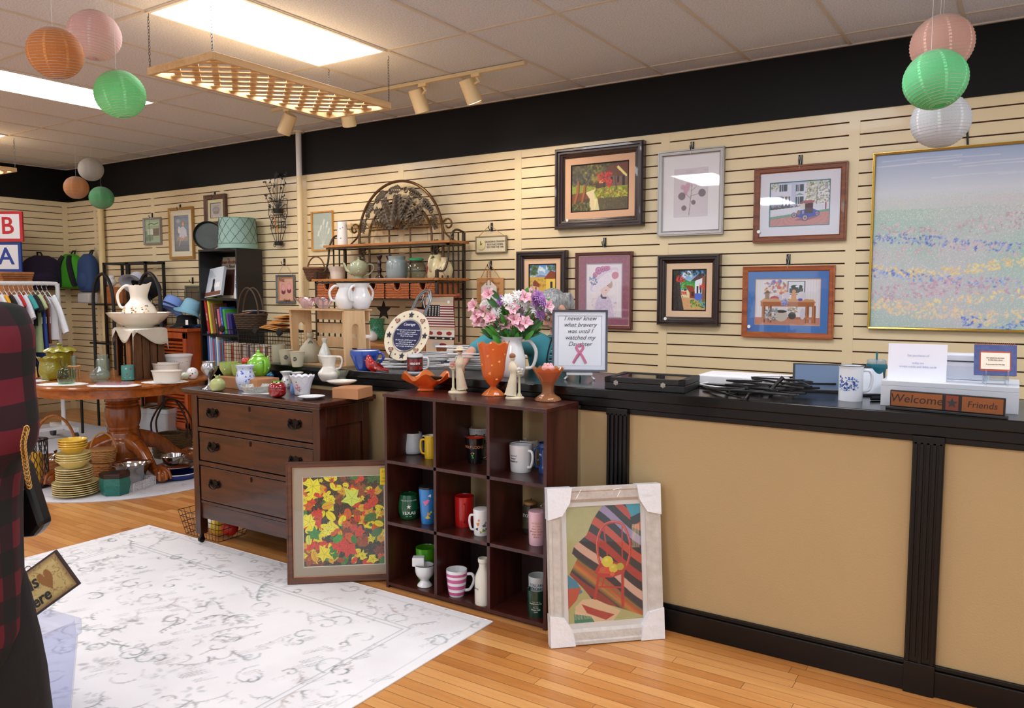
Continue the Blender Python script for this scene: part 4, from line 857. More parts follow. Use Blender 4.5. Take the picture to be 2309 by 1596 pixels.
for sx in (-1,1):
    for sz in (-1,1):
        b = MB();k = .10;b.prism([(sx*(w_/2+.003),sz*(.33+.003)),(sx*(w_/2-k*1.05),sz*(.33+.003)),(sx*(w_/2-k*.95),sz*(.33-.06)),(sx*(w_/2-.06),sz*(.33-k*1.15)),(sx*(w_/2+.003),sz*(.33-k*1.3))],.052,basis((0,.003,0),(1,0,0),(0,0,1)))
        b.build('corner_protector',M('eceef2',.3,bump=.5,bs=30,coat=.4),pw,smooth=0)
b = MB();rs = np.random.RandomState(3)
for i in range(26):
    x = -w_/2+.06+(w_-.12)*i/25;
    for sz in (-1,1): b.tube([(x,-.048,sz*.3+rs.uniform(-.03,.03)),(x+rs.uniform(.01,.05),-.049,sz*.3+rs.uniform(-.03,.03))],.0012,4)
b.tube(smoothpts([(-w_/2-.01,-.03,.27),(-w_/2-.03,-.04,.262),(-w_/2-.02,-.045,.255)],4),.004,5);b.build('plastic_wrap',GLASS('ffffff',1,.05),pw)
# ---------------------------------------------------------------- round oak table
TZ = .79
def oak_table():
    oak = WOOD('b5672a','7c3f12','x',.25,5,.4);oakz = WOOD('ab5c22','6f350e','z',.25,5,.4)
    t = T('pedestal_table','round oak pedestal table with claw feet on the round rug','table',(TC.x,TC.y,.005))
    MB().lathe([(.0,TZ-.032),(.68,TZ-.032),(.695,TZ-.026),(.70,TZ-.014),(.695,TZ-.004),(.68,TZ),(0,TZ)],72).build('tabletop',oak,t)
    MB().lathe([(.60,TZ-.098),(.635,TZ-.098),(.64,TZ-.032),(.60,TZ-.032),(.60,TZ-.098)],64,cap=False).build('apron',oak,t)
    MB().lathe(sprof([(.0,.70),(.13,.70),(.13,.615),(.136,.6),(.12,.59),(.128,.575),(.12,.56),(.13,.545),(.137,.47),(.13,.42),(.117,.385),(.124,.37),(.116,.355),(.124,.34),(.132,.3),(.15,.26),(.15,.12),(.05,.1),(0,.1)],3),40).build('pedestal',oakz,t)
    for k in range(4):
        a = radians(-4)+k*pi/2;c,s = cos(a),sin(a);b = MB();P = lambda r,z: (c*r,s*r,z)
        pts = smoothpts([P(.10,.27),P(.2,.25),P(.31,.2),(P(.42,.115)),P(.5,.075),P(.555,.07)],5);n = len(pts)
        b.tube(pts,[.085-.05*min(1,i/(n*.75)) for i in range(n)],14,flat=.8)
        leg = b.build('leg',oakz,t)
        f = MB();f.sph(P(.585,.055),(.055,.055,.05),18)
        for q in (-.5,0,.5): an = a+q;o = Vector(P(.55,.085));d = Vector((cos(an),sin(an),0));f.tube(smoothpts([o-d*.04,o+d*.02+Vector((0,0,.02)),o+d*.075,o+d*.095+Vector((0,0,-.055))],4),[.02]*5+[.016]*4+[.012]*4,8)
        f.build('claw_foot',oakz,leg)
oak_table()
CRT = Vector((-5.83,3.50,TZ))
def crate():
    """dark slatted fruit crate standing on end; near corner at CRT"""
    wd = WOOD('6a4426','3f2612','z',.7,9,0);a = Vector((-.972,.236,0));b_ = Vector((-.30,.954,0));L1,L2,H = .47,.34,.40
    t = T('wooden_crate','dark slatted wooden crate on end upon the oak table, holding the wash basin','crate',CRT);X = basis((0,0,0),a,b_,(0,0,1))
    for z in (0,H-.014): MB().box(0,L1,0,L2,z,z+.014).build('end_board',wd,t,smooth=0,xf=X)
    for i in range(4): MB().box(-.0,.01,.005+i*.085,.078+i*.085,.012,H-.014).build('slat',wd,t,smooth=0,xf=X,bev=.001)
    for i in range(4): MB().box(L1-.01,L1,.005+i*.085,.078+i*.085,.012,H-.014).build('slat',wd,t,smooth=0,xf=X,bev=.001)
    for i in range(5): MB().box(.02+i*.092,.095+i*.092,L2-.01,L2,.012,H-.014).build('slat',wd,t,smooth=0,xf=X,bev=.001)
    for x in (.012,L1-.05): MB().box(x,x+.038,.0,.012,.012,H-.014).build('corner_post',wd,t,smooth=0,xf=X,bev=.001)
    MB().box(.13,.24,.015,.3,.012,H-.014).build('inner_board',WOOD('a5683a','85491f','z',.6),t,smooth=0,xf=X)
crate()
# ---------------------------------------------------------------- baker's rack behind the counter
RX0,RX1 = -5.27,-3.90
def bakers_rack():
    br = M('4a4036',.35,metal=.75);brd = M('6a5038',.32,metal=.8);oak = WOOD('c07c3a','96561f','x',.35,7,.3)
    t = T('bakers_rack','arched bronze bakers rack with oak shelves behind the counter','rack',(RX0,5.2,0));inv = Matrix.Translation((-RX0,-5.2,0));B = lambda b,n,m,**k: b.build(n,m,t,xf=inv,**k)
    for z,y0,nm in ((1.90,4.985,'s'),(1.60,4.84,'s'),(1.06,4.82,'s')): B(MB().box(RX0-(.03 if z > 1.2 else .1),RX1+(.02 if z > 1.2 else .2),y0,5.25,z-.02,z),'shelf',oak,smooth=0,bev=.003)
    b = MB()
    for z,y0 in ((1.875,4.99),(1.575,4.85),(1.43,4.85)):
        b.box(RX0,RX1,y0,y0+.02,z-.012,z);b.box(RX0,RX1,5.2,5.22,z-.012,z)
        for x in (RX0,RX1-.02): b.box(x,x+.02,y0,5.22,z-.012,z)
    B(b,'rail_frame',br,smooth=0)
    for x in (RX0,RX1-.02):
        B(MB().box(x,x+.022,5.2,5.222,0,1.97),'post',br,smooth=0);B(MB().box(x,x+.022,4.85,4.872,0,1.66),'post',br,smooth=0)
        g = MB()
        for y in (4.93,5.0,5.07,5.14): g.tube([(x+.011,y,1.08),(x+.011,y,1.62)],.007,8)
        g.tube(smoothpts([(x+.011,4.86,1.66),(x+.011,4.95,1.66),(x+.011,5.0,1.75),(x+.011,5.02,1.88),(x+.011,5.06,1.96),(x+.011,5.12,1.99),(x+.011,5.21,1.975)],5),.009,8)
        for y in (5.07,5.14): g.tube([(x+.011,y,1.62),(x+.011,y,1.97)],.007,8)
        B(g,'side_rails',br)
    cx = -4.59;a = MB();a.tube([(cx-.475,5.2,1.45)]+arc((cx,5.2,1.96),.475,pi,0,40)+[(cx+.475,5.2,1.45)],.012,10);a.tube(arc((cx,5.2,1.955),.355,pi,0,36,ry=.31)+[(cx+.355,5.2,1.45)],.01,10);a.tube([(cx-.355,5.2,1.96),(cx-.355,5.2,1.45)],.01,10)
    a.tube([(cx-.355,5.2,2.03),(cx+.355,5.2,2.03)],.007,8)
    for x in (-.12,.12): a.tube([(cx+x,5.2,2.03),(cx+x,5.2,1.6)],.008,8)
    B(a,'arch_frame',brd)
    f = MB();nr = (0,-1,0)
    def fan(ox,oz,ang,L,wd,n=7):        # acanthus spray: midrib and side leaflets
        o = Vector((ox,5.19,oz));d = Vector((cos(ang),0,sin(ang)))
        f.tube([o,o+d*L],[.008,.004],6)
        for i in range(n):
            q = (i+.6)/n;p = o+d*(L*q)
            for s in (-1,1): e = ang+s*.75;f.leaf(p,p+Vector((cos(e),-.12,sin(e)))*wd*(1.15-q*.6),wd*.24,nr,.2)
        f.leaf(o+d*L*.85,o+d*L*1.08,wd*.3,nr,.2)
    for an,L,wd in ((90,.25,.11),(60,.26,.1),(120,.26,.1),(35,.27,.085),(145,.27,.085),(14,.26,.06),(166,.26,.06)): fan(cx+.03*cos(radians(an)),2.04,radians(an),L,wd)
    for an in (18,42,66,90,114,138,162):
        r = .415;x,z = cx+r*cos(radians(an)),1.965+(.40)*sin(radians(an));dirn = radians(an+(90 if an >= 90 else -90));fan(x-.05*cos(dirn),z-.05*sin(dirn),dirn,.12,.055,5)
    for an in (30,54,78,102,126,150): x,z = cx+.415*cos(radians(an)),1.96+.40*sin(radians(an));f.tube(spiral((x,5.19,z),.026,.006,radians(an),1.4,16),.006,6)
    for s in (-1,1):
        for z in (1.72,1.86): fan(cx+s*.415,z-.08,pi/2,.13,.06,5)
    B(f,'acanthus_leafwork',M('5a5044',.38,metal=.7))
    s = MB()
    for sg in (-1,1):
        s.tube(smoothpts([(cx+sg*.475,5.2,2.03),(cx+sg*.5,5.2,1.975),(cx+sg*.56,5.2,1.93),(cx+sg*.6,5.2,1.905)],5),.008,8);s.tube(spiral((cx+sg*.53,5.2,2.045),.055,.02,pi if sg > 0 else 0,-sg*.95,18),.008,8)
    B(s,'scroll',brd)
    wick = M('c47444',.75,var=.35,vs=55,bump=1,bs=110);W_ = (RX1-RX0-.03)/5
    for i in range(5):
        x0 = RX0+.02+i*W_;x1 = x0+W_-.016;z0,z1,yf = 1.432,1.56,4.862;d = MB();n = 12
        d.box(x0,x0+.008,yf,5.18,z0,z1);d.box(x1-.008,x1,yf,5.18,z0,z1);d.box(x0,x1,yf,5.18,z0,z0+.006);xm = (x0+x1)/2
        d.prism([(x0,z0),(x1,z0),(x1,z1),(xm+.04,z1)]+[(xm+.036*cos(q),z1-.008-.05*sin(q)) for q in np.linspace(0,pi,10)]+[(xm-.04,z1),(x0,z1)],.012,basis((0,yf+.012,0),(1,0,0),(0,0,1)))
        for j in range(9):   # woven courses
            z = z0+.008+j*.0135;d.tube([(x0+(x1-x0)*q/16,yf-.002-.004*((q+j) % 2),z) for q in range(17) if z < z1-.06 or abs((x0+(x1-x0)*q/16)-xm) > .04 or True][:17] if z < z1-.062 else [(x0+(xm-.042-x0)*q/6,yf-.002-.004*((q+j) % 2),z) for q in range(7)],.0055,5)
            if z >= z1-.062: d.tube([(xm+.042+(x1-xm-.042)*q/6,yf-.002-.004*((q+j) % 2),z) for q in range(7)],.0055,5)
        o = B(d,'basket_drawer',wick,smooth=.8)
        m_ = MB().tube([(xm-.04,yf-.004,z1)]+[(xm-.038*cos(q),yf-.006,z1-.008-.052*sin(q)) for q in np.linspace(0,pi,10)]+[(xm+.04,yf-.004,z1)],.006,8);m_.build('handle_rim',wick,o,xf=inv)
bakers_rack()
# ---------------------------------------------------------------- black bookcase
BX0,BX1,BY0,BY1,BH = -7.055,-6.455,4.95,5.255,1.91
def bookcase():
    bk = M('17171a',.45,var=.1,vs=20);inv = Matrix.Translation((-BX0,-BY0,0));t = T('bookcase','tall black bookcase with books against the back wall','bookcase',(BX0,BY0,0))
    for x in (BX0,BX1-.02): MB().box(x,x+.02,BY0,BY1,0,BH).build('side_panel',bk,t,smooth=0,xf=inv,bev=.001)
    for z in (BH,1.42,1.065,.745,.4,.08): MB().box(BX0+.02,BX1-.02,BY0,BY1,z-.02,z).build('shelf' if z < BH else 'top',bk,t,smooth=0,xf=inv)
    MB().box(BX0+.02,BX1-.02,BY1-.008,BY1,.08,BH-.02).build('back_panel',bk,t,smooth=0,xf=inv)
bookcase()
def louver_cabinet():
    og = WOOD('b0501c','8a3410','z',.35,4,.3);x0,x1,y0,y1,H = -8.0,-7.085,4.82,5.2,1.115;inv = Matrix.Translation((-x0,-y0,0))
    t = T('louvered_cabinet','orange-brown wood cabinet with louvered door beside the black bookcase','cabinet',(x0,y0,0))
    MB().box(x0-.02,x1+.02,y0-.02,y1,H-.03,H).build('top',og,t,smooth=0,xf=inv,bev=.004)
    b = MB();b.box(x0,x0+.02,y0,y1,.08,H-.03);b.box(x1-.02,x1,y0,y1,.08,H-.03);b.box(x0,x1,y1-.02,y1,.08,H-.03);b.box(x0,x1,y0,y1,.08,.1);b.build('case',og,t,smooth=0,xf=inv)
    d = MB()
    for a in ((x1-.46,x1-.40),(x1-.06,x1-.005)): d.box(a[0],a[1],y0-.018,y0,.1,H-.04)
    d.box(x1-.46,x1-.005,y0-.018,y0,H-.1,H-.04);d.box(x1-.46,x1-.005,y0-.018,y0,.1,.16);dd = d.build('door',og,t,smooth=0,xf=inv,bev=.002)
    l = MB()
    for k in range(24):
        z = .18+k*.0345
        if z < H-.12: l.obox(Matrix.Translation(((x1-.23),y0-.008,z)) @ Matrix.Rotation(.6,4,'X'),.17,.015,.003)
    l.build('louvers',og,dd,smooth=0,xf=inv)
    MB().box(x1-.53,x1-.47,y0-.018,y0,.1,H-.04).build('stile',og,t,smooth=0,xf=inv)
    b = MB().box(x0+.0,x0+.16,y0-.018,y0,.1,.62);b.build('lower_door',og,t,smooth=0,xf=inv)
    MB().box(x0+.02,x1-.02,y0+.03,y1-.02,0,.08).build('plinth',M('14100e',.6),t,smooth=0,xf=inv)
    for i in range(5):
        bx = MB().box(x0+.28+i*.025,x0+.30+i*.025,y0+.02,y0+.2,.78,.78+.2-.01*(i % 3)).build('folder_spine',M(['e8e4da','3a3a4a','c9c4bc','efefe9','6a6a72'][i],.6),t,smooth=0,xf=inv)
louver_cabinet()
def wire_unit():
    x0,x1,y0,y1 = -6.38,-5.42,4.72,5.08;t = T('wire_cube_rack','black wire grid cube rack below the magazine basket','rack',(x0,y0,0));inv = Matrix.Translation((-x0,-y0,0));m = M('141414',.4,metal=.5)
    g = MB()
    for y in (y0,y1):
        for i in range(27): g.tube([(x0+(x1-x0)*i/26,y,.02),(x0+(x1-x0)*i/26,y,1.13)],.0022,4)
        for k in range(31): g.tube([(x0,y,.02+k*.037),(x1,y,.02+k*.037)],.0022,4)
    g.build('wire_grid',m,t,xf=inv)
    for z in (1.13,.80,.42,.06): 
        s = MB()
        for i in range(27): s.tube([(x0+(x1-x0)*i/26,y0,z),(x0+(x1-x0)*i/26,y1,z)],.0022,4)
        for y in np.linspace(y0,y1,8): s.tube([(x0,y,z),(x1,y,z)],.0025,4)
        s.build('wire_shelf',m,t,xf=inv)
    for x,z in ((x0,1.14),(-5.9,1.14),(-5.58,1.13)): c = MB();c.lathe([(.0,0),(.03,.0),(.034,.012),(.03,.024),(0,.026)],16,(0,0,0));c.build('connector',M('101010',.5),t,xf=inv @ basis((x,y0,z),(1,0,0),(0,0,1)))
    return t
wire_unit()
def display_top():
    """wooden cabinet with crown moulding at far left"""
    wd = WOOD('c98a58','a5683a','x',.5,5,.1);x0,x1,y0,y1,H = -10.13,-9.55,4.2,4.56,1.71;t = T('wood_cabinet','light wood cabinet with crown moulding at far left behind the clothes rack','cabinet',(x0,y0,0));inv = Matrix.Translation((-x0,-y0,0))
    MB().box(x0+.02,x1-.04,y0+.05,y1,0,H-.09).build('case',wd,t,smooth=0,xf=inv)
    c = MB();
    for i,(o,z0,z1) in enumerate(((.05,H-.025,H),(.035,H-.05,H-.025),(.015,H-.075,H-.05),(0,H-.09,H-.075))): c.box(x0+.02,x1-.04+o,y0+.05-o,y1,z0,z1)
    c.build('crown_moulding',wd,t,smooth=0,xf=inv,bev=.004)
display_top()
for ch,X_,z0,col,lab in (('B',0,2.005,'c2202a','square white block sign with red border and letter B'),('A',-.02,1.71,'1f3f96','square white block sign with blue border and letter A, below the B')):
    a = onY(57 if ch == 'B' else 50,548 if ch == 'B' else 612,4.62);z0 = a.z if ch == 'B' else 1.71;s_ = .34;zc = z0+s_/2+.003
    if ch == 'B': zc = 1.713+.34+.17+.004
    t = T('letter_block_sign',lab,'sign',Vector((onY(23 if ch == 'B' else 17,600,4.42).x,4.42,zc)),atan(RT.y/RT.x))
    MB().box(-s_/2,s_/2,-.015,.015,-s_/2,s_/2).build('board',M(col,.4),t,smooth=0,bev=.003)
    MB().box(-s_/2+.032,s_/2-.032,-.0165,-.014,-s_/2+.032,s_/2-.032).build('white_panel',M('e6e8ec',.5),t,smooth=0)
    text(ch,.27,M(col,.45),t,name='letter',loc=(0,-.0175,0),bold=.004)
# ---------------------------------------------------------------- hanging pine lattices
def lattice():
    x0,x1,y0,y1,z = -4.06,-3.50,2.57,3.90,2.68;pn = WOOD('e0bd8c','c79c66','y',.5,6,.05);cx,cyy = (x0+x1)/2,(y0+y1)/2
    t = T('hanging_lattice','pale pine lattice panel hanging on chains below the ceiling light','lattice',(cx,cyy,z));inv = Matrix.Translation((-cx,-cyy,-z));B = lambda b,n,m,**k: b.build(n,m,t,xf=inv,**k)
    for a in ((x0,x1,y0,y0+.022),(x0,x1,y1-.022,y1),(x0,x0+.022,y0+.0221,y1-.0221),(x1-.022,x1,y0+.0221,y1-.0221)): B(MB().box(*a,z-.018,z+.02),'frame_rail',pn,smooth=0,bev=.002)
    def clip(c,ang,zz,nm):
        d = Vector((cos(ang),sin(ang),0));L = 2.0;pts = []
        ts = []
        for q in np.linspace(-1,1,201):
            p = Vector((c[0],c[1],0))+d*q*L/2*1.0
            if x0+.01 < p.x < x1-.01 and y0+.01 < p.y < y1-.01: ts.append(q)
        if not ts: return
        q0,q1 = ts[0],ts[-1]
        if (q1-q0)*L/2 < .08: return
        m = Vector((c[0],c[1],0))+d*((q0+q1)/2*L/2);B(MB().obox(Matrix.Translation((m.x,m.y,zz)) @ Matrix.Rotation(ang,4,'Z'),(q1-q0)*L/4,.018,.0035),nm,pn,smooth=0)
    for k in range(14): clip((cx,y0-.15+k*.125),radians(38),z+.004,'slat')
    for k in range(14): clip((cx,y0-.15+k*.125),radians(-38),z+.013,'slat')
    dk = M('4a4a4c',.3,metal=.8)
    for x,y in ((x0+.011,y0+.011),(x1-.011,y0+.011),(x0+.011,y1-.011),(x1-.011,y1-.011)):
        c = MB();n = 16;h = (CZ-.03-z-.02)/n
        for i in range(n):
            zc = z+.02+h*(i+.5);ax = (1,0,0) if i % 2 else (0,1,0);c.tube([Vector((x,y,zc))+Vector(ax)*(.005*cos(q))+Vector((0,0,1))*(h*.62*sin(q)) for q in np.linspace(0,2*pi,10,endpoint=False)],.0016,4,closed=True)
        c.tube([(x,y,CZ-.035),(x+.006,y,CZ-.02),(x,y,CZ-.007)],.002,5);B(c,'chain',dk)
    return t
lt = lattice()
l2 = dup(lt,(-8.68,3.235,2.68));l2['label'] = 'second hanging pine lattice at far left edge, only its end in view'
l2.rotation_euler.z = 0
# ================================================================ SMALL THINGS: vessels, mugs, glass
SR = atan(RT.y/RT.x)                                   # heading that shows to the right
def face(loc): return math.atan2(-loc[1],-loc[0])     # heading towards the front of the shop
CER = lambda c,r=.18,**k: M(c,r,coat=.5,**k)
def pot(name,label,cat,x,y,z,prof,mat,th=.0035,n=36,fn=None,group=None,part='body',closed=False,sm=3,sx=1,sy=1,rz=None):
    """prof in photograph pixels from the foot up; turned into metres at the thing's own distance"""
    loc,s = base(x,y,z,prof[0][0]);p = [(r*s,h*s) for r,h in prof]
    if sm: p = sprof(p,sm)
    t = T(name,label,cat,loc,face(loc) if rz is None else rz,group);b = MB()
    if closed: b.lathe([(.0004,p[0][1])]+p,n,sx=sx,sy=sy,fn=fn)
    else: b.vessel(p,n,th,sx=sx,sy=sy,fn=fn)
    b.build(part,mat,t);return t,s,p
def rad_at(p,h):
    for (r0,h0),(r1,h1) in zip(p[:-1],p[1:]):
        if h0 <= h <= h1 and h1 > h0: return r0+(r1-r0)*(h-h0)/(h1-h0)
    return p[-1][0]
def deco(t,p,items,cols,name='painted_decoration',rough=.3):
    """raised painted spots: items = [(angle from front, height fraction, size m)]"""
    b = MB();H = max(h for r,h in p)
    for i,(a,hf,sz) in enumerate(items):
        h = hf*H;r = rad_at(p,h);c = Vector((r*cos(a),r*sin(a),h));nrm = Vector((cos(a),sin(a),0));u = Vector((-sin(a),cos(a),0));k = i % len(cols);n = 7;ph = i*1.3
        b.add([c+nrm*.0016]+[c*1.0+nrm*.0007+u*(sz*(.6+.4*((q+i) % 2))*cos(2*pi*q/n+ph))+Vector((0,0,1))*(sz*(.6+.4*((q+i) % 2))*sin(2*pi*q/n+ph)) for q in range(n)],[(0,1+q,1+(q+1) % n) for q in range(n)],k)
    return b.build(name,[M(c,rough) for c in cols],t,smooth=0)
def handle(t,p,ang,z0,z1,out,r,mat,flat=1,name='handle',n=12,off=0):
    b = MB();r0 = rad_at(p,z0)-off;r1 = rad_at(p,z1)-off;d = Vector((cos(ang),sin(ang),0));zm = (z0+z1)/2
    pts = smoothpts([d*(r1-.002)+Vector((0,0,z1)),d*(r1+out*.75)+Vector((0,0,z1-.02*(z1-z0))),d*(max(r0,r1)+out)+Vector((0,0,zm+.1*(z1-z0))),d*(r0+out*.7)+Vector((0,0,z0+.08*(z1-z0))),d*(r0-.002)+Vector((0,0,z0))],5)
    b.tube(pts,r,n,flat=flat);return b.build(name,mat,t)
def mug(label,x,y,z,rt,rb,h,mat,hd=None,ho=.032,hr=.0055,prof=None,inner=None,rim=None,group='mugs in the cube shelf',name='mug',cat='mug',lid=None,hz=(.2,.82)):
    pr = prof or [(rb*.9,0),(rb,h*.04),(rb+(rt-rb)*.4,h*.4),(rt,h*.97),(rt*.98,h)]
    t,s,p = pot(name,label,cat,x,y,z,pr,mat,group=group,n=36);H = h*s
    if hd is not None:
        a = {'r': SR,'l': SR+pi,'f': face(t.location),'fr': face(t.location)+.7,'b': SR+.9}[hd]-t.rotation_euler.z
        handle(t,p,a,H*hz[0],H*hz[1],ho,hr,mat)
    if inner: MB().lathe([(p[-1][0]-.0042,H*.999),(p[int(len(p)*.5)][0]-.0046,H*.45),(rb*s*.8,.006),(.0004,.006)],32,cap=False).build('inside_glaze',inner,t)
    if rim: MB().tube([((p[-1][0]-.0015)*cos(q),(p[-1][0]-.0015)*sin(q),H) for q in np.linspace(0,2*pi,40,endpoint=False)],.0022,6,closed=True).build('rim',rim,t)
    if lid:
        R = p[-1][0];MB().lathe([(0,H-.002),(R*1.0,H-.002),(R*1.04,H+.004),(R*.98,H+.011),(R*.5,H+.0135),(0,H+.014)],32).build('lid',lid,t)
    return t,s,p
def mtext(t,p,s,size,col,hf,a=0,shear=0,bold=0,line=1,name='lettering',sx=1,spacing=1):
    H = max(h for r,h in p);h = hf*H;return text(s,size,M(col,.4),t,name=name,loc=(0,0,h),wrap=(rad_at(p,h),a),shear=shear,ext=.0004,bold=bold,line=line,sx=sx,spacing=spacing)
Z1,Z2,Z3 = .656,.343,.03
WHT = CER('e6e6e6');OFF = CER('d9d6d0')
t,s,p = mug('pale grey ribbed tapered mug in top left cube',931,1025,Z1,21,23,47,CER('c9cdd2'),'r',prof=[(19,0),(24,3),(25.5,14),(22,38),(21,46),(20,47)])
b = MB()
for k in range(12): h = s*(8+k*3);r = rad_at(p,h);b.tube([(r*cos(q),r*sin(q),h) for q in np.linspace(0,2*pi,36,endpoint=False)],.0008,4,closed=True)
b.build('ribbing',CER('bfc3c8'),t)
mug('small bright yellow mug in top left cube',972,1035,Z1,14.5,14.5,51,CER('e0b614'),'l',.02,rim=WHT,inner=WHT)
t,s,p = mug('black mug lettered WOLF LODGE with colourful paw and red inside',1072,1046,Z1,24,17,57,CER('131314'),'r',.026,inner=CER('d8431e'))
mtext(t,p,'WOLF LODGE',.018,'e08a5a',.66,-.25);deco(t,p,[(-.35,.34,.007),(-.2,.42,.0045),(-.33,.46,.0045),(-.46,.42,.0045),(-.3,.25,.006)],['3fb04a','e0c22a','3a7ac8','d8431e'])
b = MB();H = 57*s;R = p[-1][0]-.004
for k in range(14): q = k*2*pi/14;b.leaf((R*cos(q),R*sin(q),H-.012),(R*1.02*cos(q),R*1.02*sin(q),H-.001),.004,(cos(q),sin(q),0))
b.build('flame_pattern',CER('f0a02a'),t)
t,s,p = mug('white flowered cup standing behind the black mug',1081,1033,Z1,24,16,66,WHT,'r',.02)
deco(t,p,[(a,.93,.0025) for a in np.linspace(-1.6,1.6,15)]+[(-.3,.8,.006),(.15,.72,.007),(.5,.8,.005)],['1a1a1a','7a3a5a','2a2a2a'])
t,s,p = mug('white enamel-look mug with black script and handle facing front',1175,1066,Z1,27,24,60,WHT,'fr',.028,.0065,rim=M('2a2a2a',.4));mtext(t,p,'second\nletter\nmeadow',.013,'1c1c1c',.52,-.75,shear=.3)
mug('plain white mug behind the white script mug',1192,1052,Z1,21.5,18,57,WHT,'r',.02)
t,s,p = mug('dark blue mug with raised band at right of top right cube',1233,1070,Z1,20,17,69,CER('1c3c74'),'l',.022,prof=[(17,0),(19,2),(19,16),(17,20),(18,54),(20,60),(20,69)]);mtext(t,p,'LOVE',.014,'dfe4ea',.62,-1.2)
t,s,p = mug('dark green mug lettered TEXAS with white star',922,1172,Z2,20,21,55,CER('14502c'),None,prof=[(18,0),(20,3),(23.5,22),(23,35),(20,53),(19.5,55)])
mtext(t,p,'TEXAS',.025,'dfe6df',.3,0,bold=.0006);mtext(t,p,'THE LONE STAR STATE',.0085,'cfd8cf',.8,0);mtext(t,p,'EST. 1845',.007,'cfd8cf',.15,0)
st = MB().prism([(x*.6,y*.6) for x,y in star(.02,.008)],.0012,basis((rad_at(p,.55*55*s)+.0005,0,.56*55*s),(0,1,0),(0,0,1)));st.build('star',M('e6ebe6',.4),t,smooth=0)
t,s,p = mug('tall blue tumbler painted with pink heart and pizza slice, black lid',965,1182,Z2,20,15,79,CER('2f7fc4'),None,lid=M('151515',.4),name='tumbler',cat='tumbler')
deco(t,p,[(-.25,.62,.016),(-.05,.66,.012),(.25,.82,.01),(.45,.35,.008),(.0,.2,.013),(.1,.3,.010)],['d86a9a','d86a9a','e8e8ee','b8d83a','e8c44a','e0a83a'])
mug('plain red mug with handle turned to the front',1047,1189,Z2,22,21,66,CER('c01a18'),'f',.024,.005)
t,s,p = mug('white lidded mug painted with orange and grey cats',1086,1209,Z2,19,17.5,54,WHT,'l',.018,lid=WHT)
deco(t,p,[(-.45,.5,.011),(-.35,.66,.007),(-.6,.3,.009),(.35,.45,.011),(.5,.55,.008),(.25,.25,.01),(-.1,.18,.008),(.6,.3,.006)],['d88a4a','d88a4a','2a2a2a','6a6e74','8a8e94','5fa04a','c8a03a','b84a3a'])
t,s,p = mug('clear glass can tumbler with bamboo lid and straw',1195,1206,Z2,15,17,68,GLASS('dfe3e6',.9),None,prof=[(15,0),(17,3),(17,58),(14,64),(14,70)],lid=WOOD('c89a5e','a5783c','x',.5),name='glass_tumbler',cat='tumbler');mtext(t,p,'ZYZEN',.02,'e6e6e6',.62,-.3)
MB().tube([(0,0,.01),(-.012,.006,.165)],.003,8).build('straw',GLASS('c9cccf',.9),t)
t,s,p = mug('pale pink tall lidded mug with gold lettering',1211,1231,Z2,20,18.5,71,CER('e3b9c4'),'r',.02,lid=CER('e3b9c4'));mtext(t,p,'FRIENDS\nare like\nstars you\nalways know\nthey are\nthere',.0125,'b5894a',.5,-.1)
mug('bright green mug behind the toilet-shaped mug',961,1309,Z3,23,19,70,CER('4f9c1e'))
t,s,p = mug('white toilet-shaped mug with square tank',958,1326,Z3,21,17,49,WHT,None,prof=[(16,0),(17,3),(10,12),(12,17),(20,28),(22,44),(21.5,49)],rim=M('2a2a2a',.4))
MB().box(-.03,.03,-.022,.022,52*s,52*s+.045).build('tank',WHT,t,smooth=0,bev=.004,xf=Matrix.Rotation(SR-t.rotation_euler.z,4,'Z') @ Matrix.Translation((-.03,.0,-.012)))
t,s,p = mug('white mug with four pink stripes',1030,1347,Z3,23,17,60,WHT,'r',.034,.0075,prof=[(14,0),(17,2),(20,18),(23,45),(23.5,59),(23,60)])
for k,(h0,h1) in enumerate(((5,12),(19,27),(34,42),(48,54))): MB().lathe([(rad_at(p,h0*s)+.0003,h0*s),(rad_at(p,h0*s)+.001,h0*s+.0002),(rad_at(p,h1*s)+.001,h1*s),(rad_at(p,h1*s)+.0003,h1*s+.0002)],36,cap=False).build('stripe',CER('c85a92'),t)
t,s,p = pot('milk_bottle','cream ceramic milk bottle in bottom middle cube','bottle',1090,1366,Z3,[(17,0),(19.5,3),(19.5,50),(17,66),(10.5,82),(10,92),(12,96),(12,103),(11,104)],CER('d9d5c6'));mtext(t,p,'LATTE',.012,'2a2a2a',.36,-1.0)
t,s,p = mug('light grey mug lettered YOU ARE STRONG',1213,1381,Z3,22,19,78,CER('bfc4c4'),'r',.02);mtext(t,p,'YOU ARE\nSTRONG',.017,'1e2422',.74,-.2)
t,s,p = mug('dark green tumbler with white print before the grey mug',1210,1392,Z3,22,19.5,59,CER('0f3a2a'),None,name='tumbler',cat='tumbler',prof=[(18,0),(19.5,3),(22,54),(21.5,59)]);mtext(t,p,'Rock Farm\nImplement, Inc.\n- - - -\n== ==\nPhone 000\n.com',.0095,'dfe6e2',.42,-.1)
